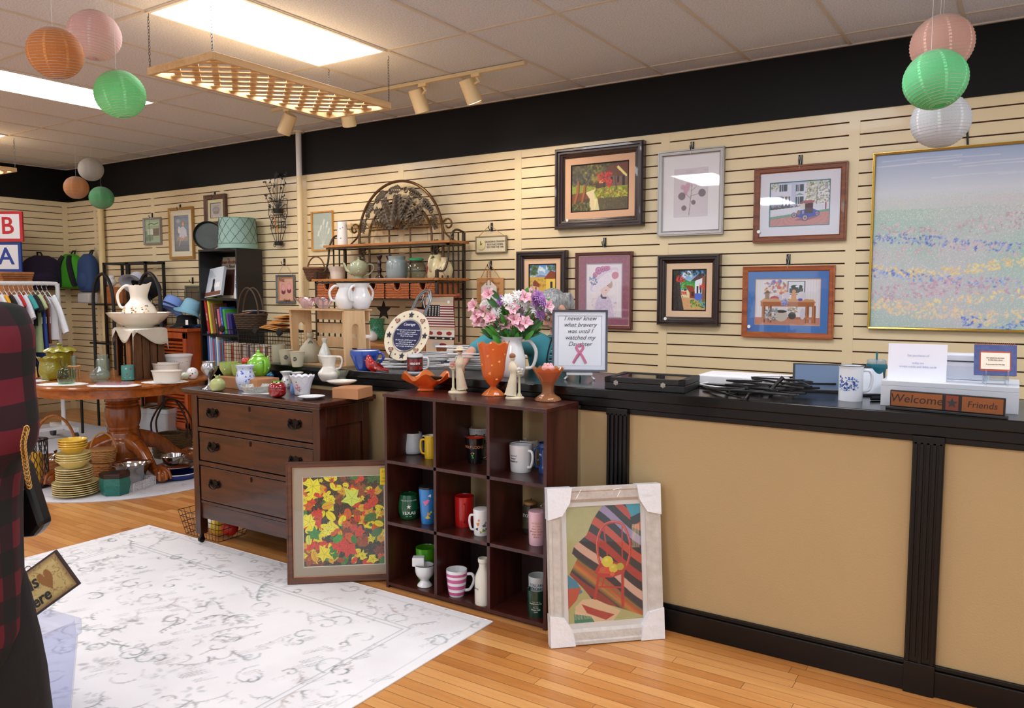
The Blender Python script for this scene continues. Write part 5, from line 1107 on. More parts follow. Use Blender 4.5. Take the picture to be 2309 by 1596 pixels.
# ---------------------------------------------------------------- top of the cube shelf
ZC = .99
CARN = GLASS('f6984a',.95,.05,alpha=.4);CARNC = GLASS('ecb880',1,.05,alpha=.2)
t,s,p = pot('ruffled_bowl','wide ruffled orange carnival glass bowl on cube shelf','bowl',960.5,882,ZC,[(17,0),(20,1),(17,5),(22,10),(38,21),(50,31),(54,34)],CARN,n=120,sm=5,fn=lambda a,r,z: (r*(1+.03*cos(6*a+1)*max(0,r-.04)/.06),z+(.011*cos(6*a)*(max(0,r-.04)/.06)**1.5)))
t,s,p = pot('orange_vase','tall footed orange carnival glass vase with ruffled rim','vase',1112,894,ZC,[(25,0),(26,2),(18,10),(8,17),(7.5,21),(12,26),(22,40),(26,58),(29,85),(34,108),(36,117)],CARN,n=80,fn=lambda a,r,z: (r*(1+(.03*cos(10*a) if z < .03 else .012*cos(8*a))),z+(.006*cos(8*a) if z > .225 else 0)))
deco(t,p,[(-.4,.77,.009),(.5,.66,.008),(-.3,.44,.01),(.4,.33,.008),(0,.9,.006),(-.1,.6,.006),(1.0,.8,.008),(-1.1,.6,.008)],['e8903f','f0a860'],'embossed_roses',.15)
t,s,p = pot('compote','orange and clear carnival glass compote holding a pink soap','compote',1235.5,907,ZC,[(28,0),(30,2),(26,8),(15,16),(13,26),(15,38),(26,56),(34,70),(36,74)],CARNC,n=72,fn=lambda a,r,z: (r*(1+(.035*cos(12*a) if z > .1 else .015*cos(12*a))),z+(.005*cos(12*a) if z > .125 else 0)))
MB().lathe([(.0,40*s),(.03,44*s),(.055,66*s),(.05,70*s),(0,66*s)],24).build('orange_bowl_lining',CARN,t)
L_ = Vector(t.location)+Vector((0,0,70*s));b = MB();b.sph((0,0,.008),(.032,.026,.02),18);[b.sph((.016*cos(q),.014*sin(q),.022),.009,8) for q in np.linspace(0,5.2,6)]
tagp(b.build('rose_soap',M('e0a8a8',.6),loc=L_),'pink rose-shaped soap resting in the orange glass compote','soap')
def figurine(label,x,y,side,hat):
    iv = M('d9cdb0',.5,bump=.2,bs=60);loc,s = base(x,y,ZC,20);t = T('lady_figurine',label,'figurine',loc,SR);H = (y-(779 if hat else 792))*s*.98
    MB().lathe([(0,0),(21*s,0),(22*s,.006),(19*s,.012),(0,.014)],28,sy=.8).build('base',iv,t)
    k = side;b = MB();P = lambda u,h: (k*u*s,0,h*H)
    b.tube(smoothpts([P(10,.08),P(8,.2),P(5,.38),P(3,.52),P(4,.62),P(6,.72),P(5,.8)],4),[.030,.028,.027,.026,.025,.0235,.022,.021,.02,.0185,.017,.0165,.016,.0165,.018,.02,.021,.021,.02,.018,.016,.014,.010,.008,.007][:25],16,flat=.85)
    for q in (-1,0,1): b.tube(smoothpts([P(12+q*5,.06),P(10+q*3,.25),P(5+q,.5)],4),.006,6)
    b.sph(P(5,.87),(.013,.013,.017),14);b.tube(smoothpts([P(5,.73),P(-2,.68),P(-6,.74)],4),.006,8);b.tube(smoothpts([P(6,.73),P(10,.62),P(4,.56)],4),.006,8)
    body = b.build('body',iv,t)
    h = MB();h.sph(P(5.5,.90),(.0155,.0155,.014),12);h.build('hair',M('8a5a3a',.6),body)
    if hat: m_ = MB().lathe([(.0,.0),(.032,-.003),(.033,0),(.017,.004),(.014,.016),(0,.018)],24,P(5,.915));m_.build('hat',iv,body)
    MB().lathe([(.0,.01),(.012,.01),(.012,.02),(.006,.03),(.005,H*.45),(.010,H*.5),(.016,H*.52),(.016,H*.54),(0,H*.54)],18,P(-10,0)).build('pedestal',M('cfc7a8',.55,bump=.3,bs=90),t)
    f = MB();rs = np.random.RandomState(5)
    for q in range(9): f.sph((P(-10,0)[0]+rs.uniform(-.014,.014),rs.uniform(-.012,.012),H*.56+rs.uniform(0,.02)),.008,8)
    f.build('flower_posy',M('d99a90' if hat else 'd8d4c8',.6),t);MB().tube([P(4,.6),P(9,.6)],.008,6).build('sash',M('c98a6a',.6),body)
figurine('cream figurine of a lady in sun hat beside a flower pedestal',1032,889,1,True)
figurine('cream figurine of a lady leaning by a column, between orange vase and compote',1161,902,-1,False)
# ---------------------------------------------------------------- dresser top
ZD = .932
t,s,p = pot('goblet','silver pewter goblet at left corner of dresser','goblet',473,879,ZD,[(15,0),(16,1.5),(6,8),(3.5,16),(3.5,24),(9,32),(17,44),(17,52),(14,60),(15,63)],M('a8a8aa',.22,metal=.95,bump=.1,bs=40))
t,s,p = pot('gourd_pot','small round light green lidded pot with frog shape knob','pot',491,882,ZD,[(9,0),(14,3),(17,12),(16.5,20),(10,27),(5,29),(.1,29.5)],CER('a9b070',.3,var=.1),closed=True)
b = MB();b.sph((0,0,31*s),(6*s,5*s,4*s),12);[b.sph((0,q*5*s,35*s),2.2*s,8) for q in (-1,1)];b.build('knob',CER('9aa565',.3),t)
def carton(label,x,y,z,w,d,h,rz,name='cardboard_box',mat=None):
    loc = onZ(x,y,z);t = T(name,label,'box',loc,rz);mat = mat or M('b98258',.8,var=.06,vs=5);b = MB();b.box(0,w,0,d,0,h);b.build('body',mat,t,smooth=0,bev=.002)
    f = MB();f.box(.004,w/2-.001,.003,d-.003,h,h+.0015);f.box(w/2+.001,w-.004,.003,d-.003,h,h+.0015);f.build('flap',mat,t,smooth=0);return loc,t
loc,bx1 = carton('flat brown cardboard box under the green teapot on dresser',487,872,ZD,.37,.16,.062,0)
ZB1 = ZD+.0645
t,s,p = pot('green_cup','pale green bowl cup with flowers, at left end of the box','cup',517,846,ZB1,[(10,0),(13,1),(20,14),(21,29)],CER('a9bf6a'));deco(t,p,[(-.5,.5,.006),(-.2,.55,.006),(.3,.4,.005)],['e8ead8','6fb0b0','d8c8e0'])
t,s,p = pot('green_cup','pale green bowl cup with blue flowers, nearest the teapot','cup',539,848,ZB1,[(9,0),(12,1),(16,12),(17.5,28)],CER('a3bb66'));deco(t,p,[(-.3,.3,.006),(.0,.38,.007),(.35,.3,.007)],['e8ead8','4a9ab0','3a8aa8'])
GR = CER('7fc23a')
t,s,p = pot('teapot','bright green teapot with white flowers on cardboard box','teapot',584,848,ZB1,[(14,0),(17,2),(24,12),(26,22),(23,34),(15,42),(12,44),(.1,44.2)],GR,closed=True)
MB().lathe(sprof([(0,44*s),(12.5*s,44*s),(13*s,46*s),(7*s,50*s),(2.5*s,52*s),(3.5*s,55*s),(2.5*s,58*s),(0,58.5*s)],2),28).build('lid',CER('8fce4a'),t)
handle(t,p,.45,8*s,36*s,.03,.0065,GR);b = MB().tube(smoothpts([Vector((cos(2.6),sin(2.6),0))*r*s+Vector((0,0,h*s)) for r,h in ((20,12),(32,20),(38,36),(42,40))],4),[.012,.011,.010,.009,.0085,.008,.0075,.007,.0065,.006,.006,.006,.006][:13],12);b.build('spout',GR,t)
deco(t,p,[(-.7,.62,.009),(.9,.4,.008),(-.95,.3,.009),(.1,.7,.007),(-.35,.25,.007)],['e6f2d8','eef6e2','3a8aa8'])
def fruit(label,x,y,z,r,col,name,cat,kids=(),**k):
    return pot(name,label,cat,x,y,z,[(r*.35,0),(r*.8,r*.2),(r,r*.85),(r*.8,r*1.5),(r*.35,r*1.68),(.1,r*1.55)],col,closed=True,**k)
fruit('small red ceramic tomato behind the green cups',555,824,1.055,10.5,CER('c22e2a'),'ceramic_tomato','ornament')
t,s,p = pot('frosted_vase','frosted white vase painted with blue flowers','vase',554,880,ZD,[(14,0),(15,2),(20,16),(21,27),(18,40),(17,46),(21.5,55)],CER('cfd8ee',.4))
rs = np.random.RandomState(6);deco(t,p,[(rs.uniform(-1.5,1.5),rs.uniform(.1,.9),rs.uniform(.003,.008)) for _ in range(34)],['2f55c0','3f6ad0','5a80d8'])
def doily(label,x,y,z,rx,col='ecebe8',mat=None,ry=None,rz=0,group=None):
    c = onZ(x,y,z);s = sc(c);rx = rx*s;ry = rx*.8 if ry is None else ry;b = MB();n = 96;rings = [0,.3,.6,.8,1];rs = np.random.RandomState(int(x))
    vs = [(0,0,.0022)];fs = []
    for k,q in enumerate(rings[1:]):
        for j in range(n): a = 2*pi*j/n;e = 1+(.045*abs(sin(9*a)) if q == 1 else 0);vs.append((rx*q*e*cos(a),ry*q*e*sin(a),.0022+.0008*sin(a*5+k)+(.0 if q < 1 else -.0012)))
    for j in range(n): fs.append((0,1+j,1+(j+1) % n))
    for k in range(3):
        for j in range(n): fs.append((1+k*n+j,1+(k+1)*n+j,1+(k+1)*n+(j+1) % n,1+k*n+(j+1) % n))
    b.add(vs,fs);o = b.build('lace_doily',M(col,.9,bump=.8,bs=180),loc=c,rot=(0,0,SR+rz));so = o.modifiers.new('t','SOLIDIFY');so.thickness = .0012
    return tagp(o,label,'doily',group)
doily('white lace doily under the filigree dish on dresser',590,886,ZD,44,ry=.05)
t,s,p = pot('filigree_dish','oval silver-white filigree dish on the dresser doily','dish',578,886,ZD+.003,[(22,0),(26,1),(33,12),(34,15)],M('cfd2cc',.35,metal=.35,bump=1,bs=90),n=64,fn=lambda a,r,z: (r*(1+.02*cos(16*a)),z))
t,s,p = pot('paperweight','blue glass jellyfish paperweight on dresser','paperweight',610,867,ZD,[(12,0),(14,2),(15.5,14),(13,24),(7,29.5),(.1,31)],GLASS('a8dcf0',.9),closed=True)
MB().sph((0,0,18*s),(9*s,9*s,7*s),16).build('jellyfish',CER('8fc4de'),t);b = MB();[b.tube([(5*s*cos(q),5*s*sin(q),14*s),(4*s*cos(q+.3),4*s*sin(q+.3),4*s)],.0014,5) for q in np.linspace(0,6,9)];b.build('tentacles',CER('7ab0d8'),t)
t,s,p = fruit('shiny red glass apple candy dish with green leaf lid',626,896,ZD,20.5,M('8a0f14',.08,coat=1),'apple_dish','dish')
MB().tube([(20.3*s*cos(q),20.3*s*sin(q),22*s) for q in np.linspace(0,2*pi,40,endpoint=False)],.0015,5,closed=True).build('lid_seam',M('5a0a0e',.2),t)
b = MB();[b.leaf((0,0,33*s),(14*s*cos(q),14*s*sin(q),31*s),4.5*s,(0,0,1),.25) for q in (-.6,.2,-1.7,1.3)];b.tube([(0,0,30*s),(.002,.0,38*s)],.003,6);b.build('leaf',CER('6ab84a'),t)
for x,y,h,lab in ((646,875,36,'left of two small white bird vases behind the red apple'),(671,877,36,'right of two small white bird vases behind the red apple')):
    t,s,p = pot('bird_vase',lab,'vase',x,y,ZD,[(9,0),(10,1),(13,10),(10,20),(7.5,27),(13,35),(14,37)],WHT,group='small white bird vases');deco(t,p,[(-.3,.4,.006),(.2,.5,.006),(.3,.25,.004)],['3a4a7a','5a5a4a'])
t,s,p = pot('blue_vase','small cornflower blue vase behind the white planter','vase',663,888,ZD,[(6,0),(9,8),(8,18),(7,24)],CER('6f90c8'))
t,s,p = pot('white_planter','white scalloped planter with raised pink roses on dresser','planter',682,891,ZD,[(15,0),(17,1.5),(18,12),(23,30),(28,41)],CER('e2e4ea',.35,bump=.4,bs=70),n=96,fn=lambda a,r,z: (r,z+(.008*abs(sin(6*a)) if z > .075 else 0)))
b = MB();H = 41*s
for a,hf,r_ in ((-.55,.62,.007),(-.4,.48,.008),(-.7,.42,.007),(-.5,.32,.007),(-.25,.36,.006),(-.6,.75,.005),(-.35,.25,.005)): h = hf*H;R = rad_at(p,h);b.sph((R*cos(a),R*sin(a),h),r_,8,k=(0 if r_ > .0055 else 1))
b.build('raised_roses',[CER('d49aa8'),CER('7a9a6a')],t)
b = MB();loc,s = base(707,872,ZD,8);t = T('glass_flowers','blue glass flower ornament behind the cream pitcher','ornament',loc,face(loc))
for q in np.linspace(0,5.6,7):
    e = Vector((.0,.03*cos(q),.085+.014*sin(q*2.3)));MB().tube([(0,0,.02),e],.0015,5).build('stem',GLASS('c8d8f8',.8),t) if q < 3 else None
    for k in range(5): b.leaf(e,e+Vector((.006*cos(k),.016*cos(k*1.257),.016*sin(k*1.257))),.006,(1,0,0))
b.build('petals',M('1428b8',.08,coat=1),t);MB().lathe([(0,0),(.022,0),(.018,.02),(.01,.03),(0,.03)],16).build('foot',GLASS('b8c8f0',.9),t)
t,s,p = pot('small_plate','small white plate with dark rim at dresser front edge','plate',702,901,ZD,[(17,0),(19,1),(28,4),(31,6)],WHT,n=48)
MB().tube([(31*s*cos(q),31*s*sin(q),6*s) for q in np.linspace(0,2*pi,48,endpoint=False)],.0012,5,closed=True).build('rim',M('2a2420',.4),t)
A_ = onZ(749,898,ZD);ang = math.atan2(.05,1)
loc,bx2 = carton('brown cardboard box under the cream pitcher on dresser',749,898,ZD,.155,.155,.055,radians(12));bx2.location = A_
bx2.rotation_euler.z = radians(14);ZB2 = ZD+.057
CRM = CER('e3ddd0')
def jug(name,label,x,y,z,prof,mat,ha,hz,ho,hr,cat='pitcher',spout=.35,sa=None,group=None,ruf=0,n=64):
    H_ = max(h for r,h in prof);loc,s = base(x,y,z,prof[0][0]);sa = ha+pi if sa is None else sa;t0 = face(loc)
    def fn(a,r,zz):
        q = max(0,(zz/(H_*s)-.72)/.28);d = math.atan2(sin(a-sa),cos(a-sa));g = math.exp(-(d/.45)**2)
        return (r*(1+spout*q*g+ruf*q*cos(10*a)),zz+(.10*q*g+ruf*.5*q*cos(10*a))*H_*s*.5)
    t,s,p = pot(name,label,cat,x,y,z,prof,mat,n=n,fn=fn,group=group);H = H_*s
    handle(t,p,ha,H*hz[0],H*hz[1],ho,hr,mat);return t,s,p
jug('cream_pitcher','cream ironstone pitcher on cardboard box',742,861,ZB2,[(14,0),(17,2),(23,12),(24,20),(16,30),(14,36),(17,52),(19,57)],CRM,SR-face(A_),(.5,.97),.03,.006)
t,s,p = pot('saucer_plate','cream plate under the cut glass cup','plate',771,868,ZB2,[(18,0),(20,1),(31,5),(34,8)],CRM,n=48)
pot('cut_glass_cup','clear cut glass footed cup on cream plate','glass',771,858,ZB2+.006,[(13,0),(13,2),(9,5),(13,10),(19,19),(22,24)],GLASS('eef0e2',.95,.04,alpha=.2),n=48,fn=lambda a,r,z: (r*(1+.03*cos(16*a)),z))
# ---------------------------------------------------------------- counter, left part
ZK = 1.055
def pine_crate():
    pn = WOOD('dcb98c','c79f6e','z',.55,6,.05);P0 = onZ(764,828,ZK);H = .335;e = Vector((.86,.51,0)).normalized();L_end = .19
    P1 = P0+Vector((cos(radians(22)),sin(radians(22)),0))*.0
    a = Vector((-1,.05,0)).normalized();b_ = Vector((.55,.835,0)).normalized();b_ = Vector((.42,.907,0));L1,L2 = .50,.21
    t = T('pine_crate','pale pine crate with oval handle slots lying on its side on the counter','crate',P0);X = basis((0,0,0),a,b_,(0,0,1))
    def endp(x0,nm):
        b = MB();hole = [(.5*L2+.028*cos(q)*.8,H*.5+(.055 if sin(q) > 0 else -.055)+.028*sin(q)) for q in np.linspace(0,2*pi,24,endpoint=False)]
        outer = []
        for (hx,hz) in hole:
            dx,dz = hx-.5*L2,hz-H*.5;k = min((.5*L2)/max(abs(dx),1e-6),(.5*H)/max(abs(dz),1e-6));outer.append((.5*L2+dx*k,.5*H+dz*k))
        n = len(hole);vs = [];fs = []
        for xx in (x0,x0+.018):
            vs += [(xx,y,z) for y,z in outer]+[(xx,y,z) for y,z in hole]
        for i in range(n):
            j = (i+1) % n;fs += [(i,j,n+j,n+i),(2*n+i,3*n+i,3*n+j,2*n+j),(n+i,n+j,3*n+j,3*n+i),(i,2*n+i,2*n+j,j)]
        b.add(vs,fs)
        for q in range(4): # fill corners
            cy,cz = (0 if q % 2 == 0 else L2),(0 if q < 2 else H);near = sorted(range(n),key=lambda i: (outer[i][0]-cy)**2+(outer[i][1]-cz)**2)[:2]
            b.add([(x0,cy,cz),(x0,*outer[near[0]]),(x0,*outer[near[1]]),(x0+.018,cy,cz),(x0+.018,*outer[near[0]]),(x0+.018,*outer[near[1]])],[(0,1,2),(3,5,4)])
        b.build(nm,pn,t,smooth=0,xf=X)
    endp(0,'end_board');endp(L1-.018,'end_board')
    MB().box(0,L1,0,L2,H-.008,H).build('side_board',pn,t,smooth=0,xf=X,bev=.001);MB().box(0,L1,0,L2,0,.008).build('side_board',pn,t,smooth=0,xf=X)
    for k in range(4): MB().box(.018,L1-.018,L2-.008,L2,.016+k*.083,.078+k*.083).build('slat',pn,t,smooth=0,xf=X)
    return P0,X,H,L1,L2,t
PC0,PCX,PCH,PCL,PCD,pct = pine_crate()
ZP = ZK+PCH
for (u,v,lab,rz) in ((.075,.10,'front white two-handled vase on pine crate',0.2),(.03,.165,'rear white two-handled vase on pine crate',.9)):
    loc = PC0+PCX @ Vector((u,v,0));loc.z = ZP;t = T('handled_vase',lab,'vase',loc,SR+rz,'white two-handled vases on the crate');pr = sprof([(.037,0),(.044,.006),(.058,.037),(.06,.068),(.042,.112),(.038,.127),(.05,.148),(.052,.153)],3);MB().vessel(pr,40,.004).build('body',WHT,t)
    for k in (0,pi): handle(t,pr,k,.05,.137,.03,.007,WHT)
for (u,v,lab) in ((.27,.10,'pink ruffled glass bowl in the middle of the pine crate top'),(.42,.10,'pink ruffled glass bowl at left end of the pine crate top')):
    loc = PC0+PCX @ Vector((u,v,0));loc.z = ZP;t = T('ruffled_glass_bowl',lab,'bowl',loc,u*9,'pink ruffled bowls on the crate');pr = sprof([(.02,0),(.028,.003),(.045,.03),(.07,.058)],4)
    MB().vessel(pr,80,.0025,fn=lambda a,r,z: (r*(1+.12*cos(5*a)*max(0,z-.02)/.04),z+.012*cos(5*a)*max(0,z-.02)/.04)).build('body',GLASS('f4eaee',.95,.05,alpha=.14),t)
    MB().tube([((.07*(1+.12*cos(5*q)))*cos(q),(.07*(1+.12*cos(5*q)))*sin(q),.058+.012*cos(5*q)) for q in np.linspace(0,2*pi,80,endpoint=False)],.0018,5,closed=True).build('pink_rim',GLASS('e0a8bc',.9,alpha=.3),t)
STN = M('a9a288',.5,var=.05,coat=.1);STN2 = M('bdb49a',.5,var=.05,coat=.1)
def logo(t,p,txt,hf,r,a=0):
    H = max(h for _,h in p);h = hf*H;R = rad_at(p,h);b = MB().lathe([(0,0),(r,0),(r,.0016),(0,.0016)],24);b.build('medallion',M('3a3a34',.5),t,xf=basis((R*cos(a),R*sin(a),h),(-sin(a),cos(a),0),(0,0,1)),smooth=0)
    text(txt,r*1.5,M('a9a288',.5),t,loc=((R+.0022)*cos(a),(R+.0022)*sin(a),h),rot=(pi/2,0,pi/2+a),name='monogram')
t,s,p = pot('stoneware_jug','grey stoneware jug with round W medallion inside pine crate','jug',701,818,ZK+.009,[(22,0),(25,2),(27,14),(24,30),(12,46),(6.5,52),(6.5,56),(8,58),(8,65),(7,67)],STN);logo(t,p,'W',.66,.0125)
t,s,p = pot('fish_vase','small white fish shape vase inside right side of pine crate','vase',733,821,ZK+.009,[(9,0),(11,2),(15,14),(12,28),(6,42),(4,48),(6.5,55),(7,58)],CER('d2d6cc',.3,bump=.4,bs=60),n=24)
pot('stoneware_crock','grey stoneware crock at left end of counter','crock',629,817,ZK,[(13,0),(14.5,2),(15,36),(14,39)],STN)
t,s,p = pot('stoneware_cup','left of two tapered stoneware cups with round monogram','cup',645,822,ZK,[(10,0),(11.5,1),(15,30),(16.5,33)],STN2,group='monogrammed stoneware cups');logo(t,p,'RC',.5,.013)
t,s,p = pot('stoneware_cup','right of two tapered stoneware cups with round monogram','cup',671,826,ZK,[(10.5,0),(12,1),(16,30),(17.5,33)],STN2,group='monogrammed stoneware cups');logo(t,p,'RC',.5,.013,-.4)
t,s,p = pot('blue_bowl_mug','large cobalt blue batter bowl mug on the counter','mug',823,835,ZK,[(17,0),(19,2),(26,18),(31,30),(33,34),(33,44)],CER('1f4aa8'),n=48);handle(t,p,SR-t.rotation_euler.z-.25,10*s,38*s,.03,.007,CER('1f4aa8'))
MB().lathe([(32*s,43*s),(25*s,20*s),(.001,3*s)],40,cap=False).build('inside_glaze',WHT,t)
def cardinal():
    loc,s = base(846,838,ZK,12);t = T('ceramic_cardinal','red ceramic cardinal bird on counter before the blue mug','ornament',loc,SR);red = CER('b0201a');P = lambda x,y: ((x-846)*s,0,(838-y)*s)
    b = MB();b.tube(smoothpts([P(831,801),P(832,808),P(834,818),P(840,826),P(850,831),P(862,833),P(877,836)],4),[v*s for v in [1,3,5,6,7,8,8.5,9.5,10.5,11.5,12,12,11.5,10.5,9,7.5,6,4.8,4,3.4,3,2.8,2.6,2.2,1.8]],18);b.sph(P(841,827),(11*s,10*s,10*s),18);bd = b.build('body',red,t)
    k = MB();k.sph(P(830,813),(4.5*s,5*s,3.5*s),12);k.build('mask',CER('241410'),t);MB().tube([P(827,813),P(821.5,814)],[2.2*s,.3*s],8).build('beak',CER('e0782a'),t)
    wg = MB();[wg.leaf(P(838,822),P(866,835),6*s,(0,q,.2),.1) for q in (-1,1)];wg.v = [(x,y+(-.028 if i < len(wg.v)/2 else .028),z) for i,(x,y,z) in enumerate(wg.v)];wg.build('wing',CER('8f1814'),t)
    MB().lathe([(0,0),(6*s,0),(7*s,2*s),(0,3*s)],14,P(842,838)).build('foot',red,t)
cardinal()
def courage_plate():
    c = onD(918.5,754,1);loc = onZ(915,829,ZK);D = (loc-CAM).dot(FW);c = onD(918.5,757,D*1.0);s = sc(c);t = T('wall_plate','cream plate with stars and hearts round a navy poem titled Courage, on stand','plate',(c.x,c.y,c.z));
    t.rotation_euler = (-.40,0,SR-.5);R = 60*s
    X = basis((0,0,0),(1,0,0),(0,0,1))
    MB().lathe([(0,-.004),(R*.62,-.004),(R,.006),(R*1.0,.010),(R*.63,.002),(0,.002)],64).build('plate_body',CER('e6dcc0',.3),t,xf=X)
    MB().lathe([(R*.60,.004),(R*.655,.004),(R*.64,.008),(R*.60,.006)],64,cap=False).build('silver_ring',M('9a9a9a',.3,metal=.8),t,xf=X);MB().lathe([(0,.004),(R*.61,.004),(R*.61,.0055),(0,.0055)],64).build('navy_centre',CER('141c4a',.3),t,xf=X)
    wt = M('dfe4f0',.5);text('Courage',.024,wt,t,loc=(0,-.0065,R*.44),shear=.3)
    text('We never know when we may need\nTo call on inner strength\nTo meet a challenge unforeseen\nOr go to any length\n\nSo when the call falls on our ear\nAnd crisis is at hand\nWe will not hesitate to serve\nWith courage we will stand',.0112,wt,t,loc=(0,-.0065,-.016),shear=.3,line=1.1)
    for k in range(16):
        a = pi/2+k*2*pi/16;o = (R*.82*cos(a),-.0085 if k % 2 else -.0085,R*.82*sin(a));bb = MB()
        if k % 4 == 0: bb.prism(star(.021,.010),.0012,XZ(o),0)
        elif k % 4 == 2: bb.prism([(.018*sin(q)**3,.0011*(13*cos(q)-5*cos(2*q)-2*cos(3*q)-cos(4*q))) for q in np.linspace(0,2*pi,24,endpoint=False)],.0012,XZ(o),1);[bb.box(o[0]-.012,o[0]+.012,o[1]-.0018,o[1]-.0012,o[2]-.008+j*.006,o[2]-.006+j*.006,2) for j in range(3)]
        else: bb.prism(star(.006,.0025),.0012,XZ(o),1)
        bb.build('star_motif' if k % 4 != 2 else 'heart_motif',[M('1c1e30',.5),M('7a2e2a',.5),M('e6dcc0',.5)],t,smooth=0)
    st = T('plate_stand','thin black wire plate stand under the Courage plate','stand',(c.x,c.y,ZK),SR-.5);b = MB();zc = c.z-ZK
    for q in (-1,1): b.tube(smoothpts([(q*.075,-.055,zc-R*.72+.02),(q*.075,-.07,zc-R*.8),(q*.075,-.02,zc-R*.88),(q*.07,.02,.02),(q*.065,-.06,.004)],5),.003,6);b.tube([(q*.07,.03,zc-.02),(q*.07,.02,.02),(q*.07,.10,.004)],.003,6)
    b.tube([(-.07,.03,zc-.02),(.07,.03,zc-.02)],.003,6);b.tube([(-.07,.02,.02),(.07,.02,.02)],.003,6);b.build('wire',M('0f0f0f',.4),st)
courage_plate()
t,s,p = mug('white mug with red plaid band lettered HERSHEY\'S on the counter',936,841,ZK,18,17.5,40,WHT,'r',.03,.0055,group=None,prof=[(17,0),(18,1.5),(18,38),(17.5,40)])
b = MB();nA = 30
for i in range(nA):
    a0 = -1.6+3.2*i/nA;a1 = -1.6+3.2*(i+1)/nA;R = 18*s+.0006
    for j in range(8): z0 = (3+4*j)*s;z1 = (7+4*j)*s;b.add([(R*cos(a0),R*sin(a0),z0),(R*cos(a1),R*sin(a1),z0),(R*cos(a1),R*sin(a1),z1),(R*cos(a0),R*sin(a0),z1)],[(0,1,2,3)],(0 if (j in (1,2,5,6)) != (i % 6 in (0,1)) else 1) if j not in (0,7) else 2)
b.build('plaid_band',[CER('8a1f1c'),CER('4a1512'),CER('1e1614')],t,smooth=0);mtext(t,p,"HERSHEY'S",.015,'efe8e4',.5,0,bold=.0005,sx=.8)
# ---------------------------------------------------------------- white jug with flowers, ribbon sign
t,s,p = jug('flower_pitcher','tall white pitcher holding the bouquet on the counter',1155,851,ZK,[(24,0),(27,2),(30,18),(30,40),(25,62),(21,78),(26,90)],WHT,SR-face(onZ(1155,851,ZK)),(.2,.9),.055,.009,spout=.3)
def bouquet(o,s):
    t = T('bouquet','bouquet of pink alstroemeria, white and purple daisies in white pitcher','flowers',o);rs = np.random.RandomState(12);u = RT.normalized();P = lambda x,y,d=0: (u*((x-1155)*s)+Vector((0,0,(762-y)*s))-FW*d*s);gr = MB();lv = MB()
    heads = [('w',1095,692),('w',1160,690),('w',1190,697),('w',1178,682),('w',1110,683),('m',1212,672),('m',1222,685),('m',1126,682),('a',1073,694),('a',1078,716),('a',1092,707),('a',1110,722),('a',1105,668),('a',1130,727),('a',1148,712),('a',1160,724),('a',1181,675),('a',1183,731),('a',1231,695),('m',1215,710),('w',1205,700),('a',1122,740),('w',1145,680),('d',1213,706),('a',1083,728),('w',1120,705),('a',1198,668),('d',1175,707),('a',1140,735),('a',1170,738),('w',1168,672),('a',1100,730),('w',1218,698),('a',1118,712),('m',1205,682),('a',1155,700)]
    for kind_,x,y in heads:
        d = rs.uniform(-6,22);c = P(x,y,d);gr.tube(smoothpts([P(1155+(x-1155)*.12,775),P(1155+(x-1155)*.5,735+(y-735)*.3,d*.5),c],4),.0022,5)
        f = MB();out = (u*((x-1150)*.012)+Vector((0,0,.35))-FW*.9).normalized();a1 = out.orthogonal().normalized();a2 = out.cross(a1)
        if kind_ == 'a':
            for k in range(6): q = k*pi/3+rs.rand();e = (a1*cos(q)+a2*sin(q))*.040+out*.022;f.leaf(c,c+e,.016,out,.12,k=k % 2)
            for k in range(4): q = rs.uniform(0,6);f.tube([c,c+(a1*cos(q)+a2*sin(q))*.012+out*.03],.001,4,k=2)
            f.build('alstroemeria',[M('dd9aac',.6),M('ecc6cc',.6),M('c85a7a',.6)],t)
        else:
            n = 34 if kind_ != 'd' else 18;L = .042 if kind_ == 'w' else .046 if kind_ == 'm' else .036
            for k in range(n): q = k*2.4;rr = L*(.55+.45*(k/n));f.leaf(c+out*.004,c+(a1*cos(q)+a2*sin(q))*rr+out*(.022*(1-k/n)),.0055,out,.1)
            if kind_ == 'd': f.sph(c+out*.008,.007,8,k=1)
            f.build({'w': 'white_daisy','m': 'purple_mum','d': 'lilac_daisy'}[kind_],[M({'w': 'eeeeec','m': 'a878b8','d': 'c8a0d4'}[kind_],.6),M('8aa03a',.6)],t)
    for x,y in ((1105,655),(1097,672),(1135,668),(1144,675),(1124,700),(1132,690),(1186,656),(1193,650),(1200,658),(1180,662),(1232,680),(1240,676),(1092,738),(1084,742),(1110,756),(1145,755),(1150,765),(1158,745),(1225,725),(1215,732),(1130,712),(1168,750),(1137,770),(1142,690),(1205,745),(1118,690)):
        b0 = P(1155+(x-1155)*.55,y+24,rs.uniform(0,16));lv.leaf(b0,P(x,y,rs.uniform(0,24)),.011+rs.rand()*.007,-FW,.12,k=rs.randint(2))
    for k in range(44): x = rs.uniform(1080,1232);lv.leaf(P(1155+(x-1155)*.3,765),P(x,rs.uniform(695,760),rs.uniform(-10,18)),.008,-FW,.1,k=rs.randint(2))
    gr.build('stems',M('5a7a34',.6),t);lv.build('leaves',[M('3f8a2a',.45),M('2c5f26',.45)],t)
bouquet(Vector(t.location)+Vector((0,0,88*s)),s)
